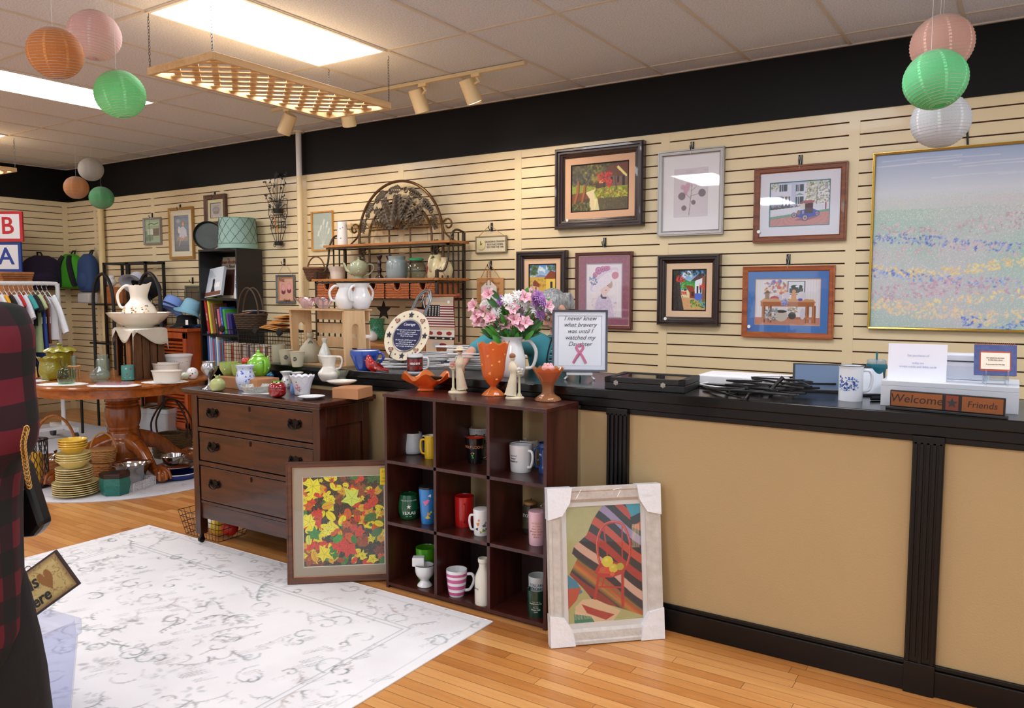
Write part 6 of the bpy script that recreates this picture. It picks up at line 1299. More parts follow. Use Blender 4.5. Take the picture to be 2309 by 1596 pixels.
def ribbon_sign():
    D = (onZ(1300,858,ZK)-CAM).dot(FW)*1.01;c = onD(1307.5,768.5,D);s = sc(c);w,h = 122*s*1.02,139*s
    t = picture('grey framed bravery quote with pink ribbon standing on a small easel',w,h,None,.011,.016,M('4a4f58',.4),[(.018,'dde0ec'),(.003,'b9bdc9')],(c.x,c.y,c.z),glass=True,name='framed_quote',cat='sign');t.rotation_euler = (-.10,0,SR-.12)
    MB().box(-w/2+.03,w/2-.03,-.006,-.0035,-h/2+.03,h/2-.03).build('paper',M('e6eaf2',.6),t,smooth=0)
    text('I never knew\nwhat bravery\nwas until I\nwatched my\nDaughter',.0305,M('17181c',.6),t,loc=(0,-.0068,.048),shear=.35,line=1.05,sx=1.0)
    pk = M('cf5f8a',.5);b = MB()
    for sg in (-1,1):
        pts = smoothpts([(sg*.032,0,-.112),(sg*.012,0,-.075),(-sg*.012,0,-.045),(-sg*.016,0,-.03),(0,0,-.019)],5);n = len(pts);vs = [];fs = []
        for i,p in enumerate(pts):
            d = (pts[min(i+1,n-1)]-pts[max(i-1,0)]).normalized();nn = Vector((-d.z,0,d.x));vs += [p+nn*.0065+Vector((0,-.0075-.0006*(sg > 0),0)),p-nn*.0065+Vector((0,-.0075-.0006*(sg > 0),0))]
        b.add(vs,[(2*i,2*i+1,2*i+3,2*i+2) for i in range(n-1)])
    b.build('pink_ribbon',pk,t,smooth=0);text('For The Cure',.009,M('7a2a4a',.5),t,loc=(-.012,-.0092,-.085),rot=(pi/2,-1.0,0),name='ribbon_lettering')
    e = T('easel','small white tabletop easel holding the framed bravery quote','easel',(c.x,c.y,ZK),SR-.12);b = MB();zt = c.z-h/2-ZK
    b.box(-.065,.065,-.03,.0,zt-.016,zt-.003);em = M('cfd2d4',.5)
    b.build('ledge',em,e,smooth=0,bev=.002)
    for x,y in ((-.06,-.02),(.06,-.02),(0,.07)): MB().tube([(x*.75,0,zt-.01),(x*1.25,y*1.4,.004)],.005,6).build('leg',em,e)
ribbon_sign()
# ---------------------------------------------------------------- counter, right part
def jewel_case():
    A = onZ(1363,876,ZK);B = onZ(1543.5,887,ZK);w = (B-A).length;a = math.atan2(B.y-A.y,B.x-A.x);t = T('display_case','flat black jewelry display case with glass lid and two silver latches','case',A,a);bk = M('100f0f',.45,bump=.15,bs=200);d = .26;h = .055
    MB().box(0,w,0,d,0,h*.55).build('body',bk,t,smooth=0,bev=.003);b = MB()
    for q in ((0,w,0,.03),(0,w,d-.03,d),(0,.03,0,d),(w-.03,w,0,d)): b.box(*q,h*.55+.001,h)
    b.build('lid_frame',bk,t,smooth=0,bev=.002);MB().box(.03,w-.03,.03,d-.03,h*.4,h*.6).build('lining',M('8a8468',.8),t,smooth=0);MB().box(.03,w-.03,.03,d-.03,h*.9,h*.93).build('glass',GLASS('f0f2ee',.7),t,smooth=0)
    for x in (.055,w*.74): k = MB();k.prism(star(.013,.010,6),.003,XZ((x,0,h*.55)));k.cyl((x,-.003,h*.5),(x,-.008,h*.5),.005,n=10);k.build('latch',M('b5b0a8',.25,metal=.9),t,smooth=0)
jewel_case()
def netbox():
    A = onZ(1592,873,ZK);t = T('white_device','flat white electronic box with small port lying at back of counter','device',(A.x,3.60,ZK),.02);m = M('e3e3e5',.45)
    MB().box(-.07,.33,0,.2,.004,.05).build('body',m,t,smooth=0,bev=.008);MB().box(.1,.15,-.0015,.001,.018,.028).build('port',M('55585c',.5),t,smooth=0)
    b = MB().tube(smoothpts([(-.02,.0,.012),(-.04,-.05,.01),(.02,-.12,.012),(.12,-.13,.008)],5),.004,6);b.build('cable',M('dcdcdc',.5),t)
netbox()
def hanger_proto(name,mat,label,group=None):
    t = T(name,label,'hanger',(0,0,0),0,group);b = MB();pts = smoothpts([(-.0,0,.02),(-.05,0,0),(-.185,0,-.085),(-.19,0,-.095),(-.18,0,-.1)],4);r = [(-p.x,p.y,p.z) for p in pts[::-1]]
    b.tube(pts+[Vector(q) for q in r],.0045,6,closed=True);b.build('frame',mat,t);MB().tube(smoothpts([(0,0,.015),(0,0,.04),(.022,0,.055),(.018,0,.085),(-.008,0,.088),(-.02,0,.07)],4),.0022,6).build('hook',mat,t);return t
BLK = M('0e0e0f',.3,coat=.3)
rs = np.random.RandomState(9);hp = hanger_proto('black_hanger',BLK,'');n_ = 0
for i in range(9):
    c = onZ(1660+i*17+rs.uniform(-8,8),893-rs.uniform(0,14),ZK);o = hp if i == 0 else dup(hp);o.location = (c.x,c.y+.03,ZK+.006+.0052*i);o.rotation_euler = (pi/2,0,rs.uniform(-.5,.6)+(2.6 if i % 2 else 0));o['label'] = 'black plastic hanger in the pile left of the blue and white mug';o['group'] = 'black hangers on the counter'
# two flat clips of the pants hangers
for x0,y0,x1,y1,lab in ((1640,888,1740,884,'long black trouser hanger bar at left of the black pile'),(1735,890,1765,850,'black trouser hanger arm sticking up out of the pile')):
    a = onZ(x0,y0,ZK)+Vector((0,0,.012));c = onZ(x1,y0 if y1 < 860 else y1,ZK)+Vector((0,0,.02 if y1 > 860 else .075));b = MB();b.tube([a,(a+c)/2+Vector((0,0,.004)),c],[.010,.008,.010],8);tagp(b.build('trouser_hanger',BLK),lab,'hanger')
def tablet():
    A = onZ(1868,884,ZK);t = T('laptop','open dark laptop with grey-blue screen at back of counter','laptop',(A.x,A.y,ZK),SR-.35);m = M('22252a',.4)
    MB().box(-.15,.15,-.006,.002,0,.125).build('screen',m,t,smooth=0,bev=.003,xf=Matrix.Rotation(-.25,4,'X'));MB().box(-.14,.14,-.0075,-.006,.008,.118).build('display',M('5f7896',.25,coat=.5),t,smooth=0,xf=Matrix.Rotation(-.25,4,'X'))
    w = T('tablet','tablet with white screen leaning beside the teal tumbler','tablet',onZ(1966,893,ZK),SR-.1);X = Matrix.Rotation(-.3,4,'X')
    MB().box(-.062,.058,-.005,.003,0,.128).build('body',m,w,smooth=0,bev=.003,xf=X);MB().box(-.05,.05,-.0062,-.005,.01,.118).build('screen',M('dfe6ee',.25,coat=.4),w,smooth=0,xf=X)
tablet()
t,s,p = mug('tall white enamel mug with blue folk pattern and black rim',1917,905,ZK,26,25,78,CER('dfe3ea',.25),'r',.04,.006,group=None,prof=[(25,0),(25.5,2),(25.5,72),(27,76),(27,78)],rim=M('16181f',.3),hz=(.25,.85))
rs = np.random.RandomState(2);deco(t,p,[(rs.uniform(-1.1,.65),rs.uniform(.3,.7),rs.uniform(.0015,.0065)) for _ in range(90)],['1f4a9a','3a6ab8','8fa4c8','1c3f8a'])
t,s,p = pot('tumbler','teal insulated tumbler with straw behind the white riser','tumbler',1974,891,ZK,[(15,0),(17,2),(19,50),(21,62),(21,70)],M('0f6a78',.35));MB().lathe([(0,70*s),(20*s,70*s),(20*s,76*s),(18*s,79*s),(0,79*s)],28).build('lid',GLASS('cfd8dc',.9,alpha=.3),t)
MB().tube([(0,0,60*s),(.004,.0,97*s)],.004,8).build('straw',M('0f6a78',.4),t);handle(t,p,SR-t.rotation_euler.z,22*s,62*s,.035,.008,M('0f6a78',.35))
def riser():
    A = onZ(1985,913,ZK);B = onZ(2296,935,ZK);w = (B-A).length;a = math.atan2(B.y-A.y,B.x-A.x);h = .098;d = .30;t = T('display_riser','white box riser on counter behind the Welcome Friends sign','riser',A,a);m = M('cfd3dc',.35)
    MB().box(0,w,0,d,h-.02,h).build('top',m,t,smooth=0,bev=.002);MB().box(0,w,0,.018,0,h-.02).build('front_panel',m,t,smooth=0,bev=.001)
    for x in (0,w-.018): MB().box(x,x+.018,.018,d,0,h-.02).build('side_panel',m,t,smooth=0)
    R = Matrix.Translation(A) @ Matrix.Rotation(a,4,'Z')
    s = T('paper_sign','white folded paper sign with faint blue print standing on the riser','sign',R @ Vector((.12,.05,h)),a+.04);b = MB()
    b.box(-.105,.098,-.001,.0,0,.142);b.build('front_sheet',M('e8ebf6',.7),s,smooth=0,xf=Matrix.Rotation(-.12,4,'X'));MB().box(-.105,.098,.0,.001,0,.142).build('rear_sheet',M('e0e4f0',.7),s,smooth=0,xf=Matrix.Translation((0,.036,0)) @ Matrix.Rotation(.12,4,'X'))
    text('For purchases of\n\ntoday we\naccept credit and debit cards',.011,M('a9b4d4',.7),s,loc=(0,.008,.075),rot=(pi/2-.12,0,0),line=1.3)
    c = T('spiral_calendar','small blue patterned spiral flip calendar on clear acrylic stand','calendar',R @ Vector((.375,.06,h+.034)),a+.12)
    X = Matrix.Rotation(-.28,4,'X');cv = M('4a568a',.6,var=.5,vs=60);MB().box(-.068,.068,-.006,.0,0,.115).build('cover',cv,c,smooth=0,xf=X);MB().box(-.066,.066,.0,.018,.002,.112).build('pages',M('8a8f9a',.7,var=.3,vs=150),c,smooth=0,xf=X)
    o = MB().prism([(-.05,.02),(-.045,.015),(.045,.015),(.05,.02),(.05,.085),(.045,.09),(-.045,.09),(-.05,.085)],.001,XZ((0,-.006,0)));o.build('label_border',M('b5523a',.6),c,smooth=0,xf=X);MB().prism([(-.046,.022),(.046,.022),(.046,.084),(-.046,.084)],.001,XZ((0,-.0075,0))).build('label_panel',M('f2ead8',.6),c,smooth=0,xf=X)
    text('It is good to be here\nin this very place\n\nA promise for the day',.0068,M('8a7a6a',.7),c,loc=(0,.0055,.053),rot=(pi/2-.28,0,0),line=1.2)
    b = MB()
    for k in range(20): x = -.062+k*.0065;b.tube([Vector((x,.004+.009*cos(q),.114+.010*sin(q))) for q in np.linspace(0,2*pi,10,endpoint=False)],.0009,4,closed=True)
    b.build('spiral_binding',M('b5683a',.3,metal=.8),c,xf=X)
    e = T('acrylic_stand','clear acrylic easel stand holding the spiral calendar','stand',R @ Vector((.375,.06,h)),a+.12);g = GLASS('eef2f6',1,.03,alpha=.12);b = MB()
    for x in (-.035,.035):
        bb = MB().prism([(-.045,0),(-.035,0),(-.02,.02),(.03,.02),(.04,0),(.05,0),(.06,.055),(.03,.06),(.02,.03),(-.03,.032),(-.04,.058),(-.048,.05),(-.044,.03)],.005,basis((x,0,0),(0,1,0),(0,0,1)));bb.build('bracket',g,e,smooth=0)
    MB().box(-.035,.035,.05,.055,.01,.05).build('crossbar',g,e,smooth=0)
    pr = T('card_printer','white receipt printer standing behind the paper sign','printer',R @ Vector((.255,.17,h)),a);MB().box(-.06,.1,0,.1,0,.10).build('body',M('dadde6',.4),pr,smooth=0,bev=.006);MB().box(-.045,.085,-.001,.002,.07,.075).build('paper_slot',M('3a3a40',.5),pr,smooth=0);MB().box(-.05,.09,-.002,.001,.012,.055).build('front_panel',M('c9cdd8',.4),pr,smooth=0)
    # Welcome Friends sign
    p0 = onZ(1996,921,ZK);p1 = onZ(2270,946,ZK);a2 = math.atan2(p1.y-p0.y,p1.x-p0.x);w2 = (p1-p0).length;g = T('welcome_sign','black and rust wooden sign reading Welcome Friends with star','sign',p0,a2)
    MB().box(0,w2,-.0,.035,0,.010).build('base',M('161414',.45),g,smooth=0,bev=.002);MB().box(.012,w2-.008,.012,.024,.010,.072).build('board',M('140f0d',.5),g,smooth=0,bev=.002)
    rust = M('8a4f22',.6,var=.15,vs=20);W2 = w2-.02;x0 = .012
    for u0,u1,m_ in ((.012,.475,rust),(.505,.615,M('7a3626',.6,var=.15,vs=20)),(.645,.985,rust)): MB().box(x0+u0*W2,x0+u1*W2,.0105,.0125,.014,.067).build('panel',m_,g,smooth=0)
    text('Welcome',.043,M('2a1a10',.6),g,loc=(x0+.243*W2,.0105,.042),shear=.12,sx=1.05);text('Friends',.032,M('2a1a10',.6),g,loc=(x0+.815*W2,.0105,.040),shear=.12);MB().prism(star(.019,.008),.001,XZ((x0+.56*W2,.0105,.040))).build('star',M('262c30',.5),g,smooth=0)
riser()
c = onZ(1975,903,ZK);tagp(MB().tube([(-.02,0,.009),(.03,.005,.009)],.008,12).build('marker_pen',M('141414',.4),loc=c,rot=(0,0,SR)),'short black marker lying left of the white riser','pen')
# ================================================================ PEOPLE
def grown(b,name,mats,parent,vox=.008,sm=3,xf=None):
    """fuse overlapping limbs into one continuous skin"""
    o = b.build(name,mats,parent,xf=xf);r = o.modifiers.new('fuse','REMESH');r.mode = 'VOXEL';r.voxel_size = vox;r.use_smooth_shade = True
    s = o.modifiers.new('soften','SMOOTH');s.factor = .6;s.iterations = sm;return o
def limb(b,pts,r,n=14,k=None,fl=1):
    P = smoothpts(pts,5);m = len(P);q = [Vector((v,0,0)) for v in r];R = [p.x for p in smoothpts(q,5)];b.tube(P,R,n,k=k,flat=fl);b.sph(P[0],R[0]*.97,n);b.sph(P[-1],R[-1]*.97,n);return b
def head(b,c,f,u,k=.112):
    """skull, jaw, nose, brow and ears; f = where the face looks, u = crown"""
    f = f.normalized();u = (u-f*u.dot(f)).normalized();r = f.cross(u);X = Matrix(((r.x,f.x,u.x,c.x),(r.y,f.y,u.y,c.y),(r.z,f.z,u.z,c.z),(0,0,0,1)));h = MB();K = k/.112
    h.sph((0,-.012*K,.02*K),(.074*K,.092*K,.088*K),20);h.sph((0,.028*K,-.045*K),(.055*K,.058*K,.06*K),16);h.sph((0,.06*K,-.085*K),(.026*K,.024*K,.02*K),12)
    h.tube([(0,.08*K,.012*K),(0,.103*K,-.022*K),(0,.086*K,-.034*K)],[.009*K,.012*K,.012*K],8);h.tube([(-.024*K,.083*K,-.056*K),(0,.09*K,-.054*K),(.024*K,.083*K,-.056*K)],.0065*K,6);h.tube([(-.045*K,.07*K,.028*K),(0,.088*K,.026*K),(.045*K,.07*K,.028*K)],.011*K,6)
    for s in (-1,1): h.sph((s*.076*K,-.008*K,-.008*K),(.009*K,.02*K,.03*K),10);h.sph((s*.042*K,.05*K,-.025*K),(.026*K,.028*K,.026*K),10)
    b.add([X @ Vector(v) for v in h.v],h.f);return X
def hand(b,w,d,n,thumb,L=.18,curl=.5):
    """palm and five unequal bent fingers from the wrist w along d; n = back of hand, thumb = side (+1/-1)"""
    d = d.normalized();n = (n-d*n.dot(d)).normalized();s = d.cross(n)*thumb
    for q in (-.027,-.009,.009,.027): b.tube([w+s*q*.5,w+s*q*.9+d*L*.25,w+s*q+d*L*.5],[.013,.0125,.0115],10)
    for q,ln in ((.028,.40),(.0095,.47),(-.0095,.44),(-.027,.35)):
        o = w+s*q+d*L*.5;p1 = o+(d*cos(curl*.5)-n*sin(curl*.5))*L*ln*.45;p2 = p1+(d*cos(curl*1.3)-n*sin(curl*1.3))*L*ln*.32;p3 = p2+(d*cos(curl*2)-n*sin(curl*2))*L*ln*.25;b.tube([o,p1,p2,p3],[.0098,.0092,.0085,.0065],10);b.sph(p3,.0064,8)
    o = w+s*.022+d*L*.1;p1 = o+(s*.8+d*.6).normalized()*L*.22;p2 = p1+(d+s*.3-n*.4).normalized()*L*.18;b.tube([o,p1,p2],[.014,.011,.008],10);b.sph(p2,.0078,8)
SKIN = M('d9a088',.45,sub=.15,var=.05,vs=20)
def hairmat(c1,c2):
    m,nt,b = newmat('hair_'+c1);tc = N(nt,'ShaderNodeTexCoord');mp = N(nt,'ShaderNodeMapping');mp.inputs['Scale'].default_value = (120,120,9);nt.links.new(tc.outputs['Object'],mp.inputs[0]);no = N(nt,'ShaderNodeTexNoise',Scale=1,Detail=3);nt.links.new(mp.outputs[0],no.inputs['Vector'])
    rp = N(nt,'ShaderNodeValToRGB');e = rp.color_ramp.elements;e[0].position = .35;e[0].color = (*lin(c2),1);e[1].position = .62;e[1].color = (*lin(c1),1);nt.links.new(no.outputs[0],rp.inputs[0]);nt.links.new(rp.outputs[0],b.inputs['Base Color']);b.inputs['Roughness'].default_value = .45
    bp = N(nt,'ShaderNodeBump',Strength=.6,Distance=.003);nt.links.new(no.outputs[0],bp.inputs['Height']);nt.links.new(bp.outputs[0],b.inputs['Normal']);return m
def stripes_mat():
    m,nt,b = newmat('striped_knit');tc = N(nt,'ShaderNodeTexCoord');sp = N(nt,'ShaderNodeSeparateXYZ');nt.links.new(tc.outputs['Object'],sp.inputs[0]);mm = N(nt,'ShaderNodeMath',operation='MULTIPLY');mm.inputs[1].default_value = 34;nt.links.new(sp.outputs[2],mm.inputs[0])
    fr = N(nt,'ShaderNodeMath',operation='FRACT');nt.links.new(mm.outputs[0],fr.inputs[0]);rp = N(nt,'ShaderNodeValToRGB');rp.color_ramp.interpolation = 'CONSTANT';e = rp.color_ramp.elements;e[0].color = (*lin('1f3540'),1);e[1].position = .5;e[1].color = (*lin('3f8f98'),1)
    x = e.new(.72);x.color = (*lin('16262e'),1);y = e.new(.84);y.color = (*lin('8fb8b4'),1);nt.links.new(fr.outputs[0],rp.inputs[0]);nt.links.new(rp.outputs[0],b.inputs['Base Color']);b.inputs['Roughness'].default_value = .9;return m
def clerk():
    D = 4.72;Q = lambda x,y,d=0: onD(x,y,D+d);o = Q(1290,900,.1);o.z = 0;t = T('person','person with grey ponytail and teal top bending behind the counter, reaching into white hangers','person',o);inv = Matrix.Translation(-o);r = RT.normalized();f = Vector((-FW.x,-FW.y,0)).normalized()
    hip = Q(1278,930,.22);hip.z = .93;chest = Q(1250,806,.10);neck = Q(1262,750,.06);hc = Q(1246,698,0)
    sL = Q(1205,775,.0);sR = Q(1298,790,.26);b = MB();X = head(b,hc,(f*.55-r*.65-Vector((0,0,.75))),Vector((0,0,1))-r*.15,.118)
    limb(b,[hc+Vector((.01,0,-.05)),neck,chest],[.055,.057,.09]);limb(b,[chest,(chest+hip)/2,hip],[.135,.14,.15])
    el = Q(1120,764,-.22);wr = Q(1064,792,-.40);hn = Q(1044,803,-.44)
    limb(b,[sL,(sL+el)/2,el],[.062,.053,.046]);limb(b,[el,(el+wr)/2,wr],[.045,.039,.028]);hand(b,wr,hn-wr+Vector((0,0,-.03)),Vector((0,0,1)),1,curl=.7)
    e2 = sR+r*.02+Vector((0,.05,-.27));w2 = e2-r*.12+f*.17+Vector((0,0,-.02));limb(b,[sR,e2],[.06,.045]);limb(b,[e2,w2],[.043,.027]);hand(b,w2,-r*.6+f,Vector((0,0,1)),-1)
    for s in (-1,1):
        h = hip+r*s*.09;kn = h+Vector((0,0,-.45))+f*.03;an = kn+Vector((0,0,-.43));an.z = .08;limb(b,[h,kn],[.095,.06]);limb(b,[kn,(kn+an)/2+Vector((0,.0,.03)),an],[.058,.055,.037]);limb(b,[an+Vector((0,0,-.03)),an+f*.15+Vector((0,0,-.045))],[.035,.03])
    grown(b,'body',SKIN,t,.007,2,xf=inv)
    c = MB();limb(c,[neck+Vector((0,.01,-.035)),chest,(chest+hip)/2,hip+Vector((0,0,.02))],[.072,.15,.158,.165]);grown(c,'striped_top',stripes_mat(),t,.011,4,xf=inv)
    c = MB();limb(c,[sL+(chest-sL)*.35,sL,(sL+el)/2,el],[.085,.078,.066,.06]);limb(c,[el,(el+wr)/2,el+(wr-el)*.86],[.06,.055,.045]);limb(c,[sR+(chest-sR)*.4,sR,e2],[.09,.08,.06]);limb(c,[e2,e2+(w2-e2)*.8],[.058,.045]);limb(c,[sL+(chest-sL)*.2+f*.03,chest+f*.08-r*.09,hip+f*.06-r*.12],[.06,.075,.08]);grown(c,'cardigan',M('3f8c98',.9,var=.08,vs=12),t,.011,4,xf=inv)
    c = MB()
    for s in (-1,1): h = hip+r*s*.09;kn = h+Vector((0,0,-.45))+f*.03;limb(c,[h+Vector((0,0,.05)),kn,kn+Vector((0,0,-.38))],[.12,.082,.065])
    grown(c,'trousers',M('1c1f26',.8),t,.013,3,xf=inv)
    gh = hairmat('b0b0ae','6a6a6c');h = MB()
    for (x,y,z,rr) in ((0,-.02,.035,(.087,.098,.086)),(0,-.06,-.005,(.078,.062,.07)),(0,.035,.075,(.07,.05,.035)),(-.05,.02,.045,(.035,.06,.05)),(.05,.02,.045,(.035,.06,.05))): h.sph((x,y,z),rr,20)
    h.v = [tuple(X @ Vector(v)) for v in h.v];grown(h,'hair',gh,t,.008,4,xf=inv)
    p0 = X @ Vector((0,-.105,.01));p = MB();
    for q in range(7): p.tube(smoothpts([p0+r*.0,p0+r*(.028+.004*q)+Vector((0,0,.012)),p0+r*(.045+.003*q)+Vector((0,.004*(q-3),-.03)),p0+r*(.04+.005*q)+Vector((0,.006*(q-3),-.075))],4),[.012]*6+[.011]*4+[.006,.004,.003],8)
    p.build('ponytail',gh,t,xf=inv)
    g = MB();
    for s in (-1,1): e = X @ Vector((s*.033,.092,.008));g.tube([e+Vector((X.col[0].xyz))*(.024*cos(q))+Vector(X.col[2].xyz)*(.018*sin(q)) for q in np.linspace(0,2*pi,16,endpoint=False)],.0018,6,closed=True);g.tube([e+Vector(X.col[0].xyz)*s*.024,X @ Vector((s*.079,.0,.008))],.0018,6)
    g.build('glasses',M('2a2a2e',.3),t,xf=inv)
    e = MB()
    for s in (-1,1): e.sph(X @ Vector((s*.032,.078,.006)),.011,10)
    e.build('eyes',M('e8e4e0',.3),t,xf=inv)
    l = MB().tube(smoothpts([neck+f*.07-r*.04,chest+f*.15-r*.05,chest+f*.17-r*.01+Vector((0,0,-.2))],5),.006,6,flat=.5).tube(smoothpts([neck+f*.05+r*.05,chest+f*.15+r*.06,chest+f*.17-r*.01+Vector((0,0,-.2))],5),.006,6);l.build('lanyard',M('141416',.7),t,xf=inv)
clerk()
def plaid():
    m,nt,b = newmat('buffalo_plaid');L = nt.links.new;tc = N(nt,'ShaderNodeTexCoord');no = N(nt,'ShaderNodeTexNoise',Scale=3);L(tc.outputs['Object'],no.inputs['Vector']);ad = N(nt,'ShaderNodeVectorMath',operation='MULTIPLY_ADD');L(no.outputs['Color'],ad.inputs[0]);ad.inputs[1].default_value = (.05,.05,.05);L(tc.outputs['Object'],ad.inputs[2])
    sp = N(nt,'ShaderNodeSeparateXYZ');L(ad.outputs[0],sp.inputs[0]);xy = N(nt,'ShaderNodeMath',operation='SUBTRACT');L(sp.outputs[0],xy.inputs[0]);L(sp.outputs[1],xy.inputs[1]);outs = []
    for src,k in ((xy.outputs[0],9.5),(sp.outputs[2],9.0)):
        mu = N(nt,'ShaderNodeMath',operation='MULTIPLY');mu.inputs[1].default_value = k;L(src,mu.inputs[0]);fr = N(nt,'ShaderNodeMath',operation='FRACT');L(mu.outputs[0],fr.inputs[0]);gt = N(nt,'ShaderNodeMath',operation='GREATER_THAN');gt.inputs[1].default_value = .5;L(fr.outputs[0],gt.inputs[0]);outs.append(gt)
    a = N(nt,'ShaderNodeMath',operation='ADD');L(outs[0].outputs[0],a.inputs[0]);L(outs[1].outputs[0],a.inputs[1]);dv = N(nt,'ShaderNodeMath',operation='MULTIPLY');dv.inputs[1].default_value = .5;L(a.outputs[0],dv.inputs[0])
    rp = N(nt,'ShaderNodeValToRGB');rp.color_ramp.interpolation = 'CONSTANT';e = rp.color_ramp.elements;e[0].color = (*lin('0f1210'),1);e[1].position = .3;e[1].color = (*lin('260c13'),1);x = e.new(.8);x.color = (*lin('5c101e'),1);L(dv.outputs[0],rp.inputs[0]);L(rp.outputs[0],b.inputs['Base Color']);b.inputs['Roughness'].default_value = .95;return m
def shopper():
    D = 1.78;Q = lambda x,y,d=0: onD(x,y,D+d);o = Q(-120,1300);o.z = 0;t = T('person','person in dark red buffalo plaid shirt and black trousers at left edge, back to camera','person',o);inv = Matrix.Translation(-o);r = RT.normalized();f = Vector((FW.x,FW.y,0)).normalized()*.8-r*.6;f.normalize();sd = f.cross(Vector((0,0,1)))
    hip = Q(-130,1330,.02);chest = Q(-120,880);neck = Q(-135,640);hc = Q(-140,520);b = MB();X = head(b,hc,f-Vector((0,0,.2)),Vector((0,0,1)),.12)
    limb(b,[hc+Vector((0,0,-.06)),neck,chest],[.06,.06,.12]);limb(b,[chest,(chest+hip)/2,hip],[.14,.135,.15]);sR = Q(-25,745,-.02);el = Q(8,985,.0);wr = el+f*.2+Vector((0,0,.03))-sd*.04;sL = Q(-225,745,.1);eL = Q(-250,985,.15);wL = eL+f*.24+Vector((0,0,.05))
    for s_,e_,w_,th in ((sR,el,wr,-1),(sL,eL,wL,1)): limb(b,[s_,e_],[.065,.048]);limb(b,[e_,w_],[.046,.03]);hand(b,w_,f,Vector((0,0,1)),th)
    kn = []
    for s in (-1,1): h = hip+sd*s*.07+Vector((0,0,-.04));k = h+Vector((0,0,-.40))+f*.05+sd*s*.04;a = k+Vector((0,0,-.40));a.z = .085;kn.append((h,k,a));limb(b,[h,k],[.1,.065]);limb(b,[k,(k+a)/2,a],[.062,.06,.04]);limb(b,[a+Vector((0,0,-.03)),a+f*.16+Vector((0,0,-.05))],[.038,.032])
    grown(b,'body',SKIN,t,.009,2,xf=inv);pl = plaid()
    c = MB();limb(c,[neck+Vector((0,0,-.05)),chest+Vector((0,0,.05)),chest+Vector((0,0,-.1)),(chest+hip)/2,hip+Vector((0,0,-.11))],[.09,.165,.166,.155,.16]);limb(c,[sR+(chest-sR)*.4,sR,(sR+el)/2,el+Vector((0,0,.01))],[.10,.092,.078,.075]);limb(c,[el,el+(wr-el)*.8],[.072,.05]);limb(c,[sL+(chest-sL)*.4,sL,(sL+eL)/2,eL],[.1,.09,.08,.07]);limb(c,[eL,eL+(wL-eL)*.8],[.068,.05]);grown(c,'plaid_shirt',pl,t,.012,6,xf=inv)
    c = MB()
    for h,k,a in kn: limb(c,[h+Vector((0,0,.04)),(h+k)/2,k,(k+a)/2,a+Vector((0,0,.03))],[.098,.112,.102,.09,.08])
    grown(c,'trousers',M('0c0d10',.85,bump=.2,bs=40),t,.013,4,xf=inv)
    h = MB();h.sph((0,-.025,.03),(.092,.1,.095),20);h.sph((0,-.07,-.06),(.08,.06,.1),16);h.v = [tuple(X @ Vector(v)) for v in h.v];grown(h,'hair',hairmat('6a4a34','3a281c'),t,.01,4,xf=inv)
    s = MB()
    for hh,k,a in kn: s.tube([Vector((a.x,a.y,.03))-f*.05,Vector((a.x,a.y,.035))+f*.08,Vector((a.x,a.y,.026))+f*.2],[.042,.046,.03],14)
    s.build('shoes',M('17171a',.6),t,xf=inv)
    bo = Q(66,1125,.16);bg = T('handbag','small black handbag with white pattern and gold chain, hanging at the plaid person\'s side','bag',bo,SR)
    b2 = MB();b2.prism([(-.12,.1),(.0,.1),(.02,.03),(.045,-.06),(.02,-.09),(-.12,-.1)],.05,XZ((0,.025,0)));b2.build('body',M('0d0d10',.35),bg,smooth=0,bev=.012);dp = MB();rs = np.random.RandomState(3)
    for _ in range(30): p_ = (rs.uniform(-.05,.0),rs.uniform(-.02,.05));dp.prism([(p_[0],p_[1]),(p_[0]+.006,p_[1]+.003),(p_[0]+.003,p_[1]+.009)],.001,XZ((0,-.0255,0)))
    dp.build('white_pattern',M('d0dce8',.5),bg,smooth=0);ch = MB();pts = smoothpts([onD(60,968,D-.1),onD(53,1000,D-.1),onD(56,1030,D-.09),onD(60,1060,D-.05),onD(66,1095,D+.05)],7)
    for i,p in enumerate(pts): ax = Vector((1,0,0)) if i % 2 else Vector((0,1,0));ch.tube([p+ax*(.0055*cos(q))+Vector((0,0,1))*(.008*sin(q)) for q in np.linspace(0,2*pi,8,endpoint=False)],.0017,5,closed=True)
    ch.build('gold_chain',M('c09a5a',.25,metal=.9),bg,xf=Matrix.Rotation(-SR,4,'Z') @ Matrix.Translation(-bo))
shopper()
# ================================================================ RACK, TABLE, FLOOR AND FAR CORNER
# ---- baker's rack, top shelf
t,s,p = pot('cylinder_vase','white cylinder vase with blue sprigs at left of rack top shelf','vase',772,546,1.90,[(11.5,0),(12,1),(11,49),(10.5,50)],WHT);deco(t,p,[(-.4,.7,.008),(.1,.75,.006),(-.3,.3,.008)],['4a6ab0'])
gp = None
for i,(x,yb) in enumerate(((795,545),(808,545),(843,544),(857,543),(897,541),(925,540),(964,538),(992,536))):
    Y = 5.10 if i not in (0,2) else 5.16;c = onY(x,yb,Y);lab = 'clear martini glass on the rack top shelf, %s' % ['leftmost of the row','second from the white cylinder vase','third, overlapping its right neighbour','fourth in the row','in front of the arch centre','sixth in the row','seventh in the row','rightmost of the row'][i]
    if gp is None:
        s = sc(c);gp = T('martini_glass','','glass',(c.x,Y,1.9),0,'martini glasses on the rack');MB().lathe([(.0,0),(.038,0),(.038,.002),(.004,.009),(.0035,.10),(.006,.106),(.072,.185),(.0705,.185),(.004,.108),(0,.108)],36).build('bowl',GLASS('f6f4ee',1,.02),gp);o = gp
    else: o = dup(gp,(c.x,Y,1.9))
    o['label'] = lab
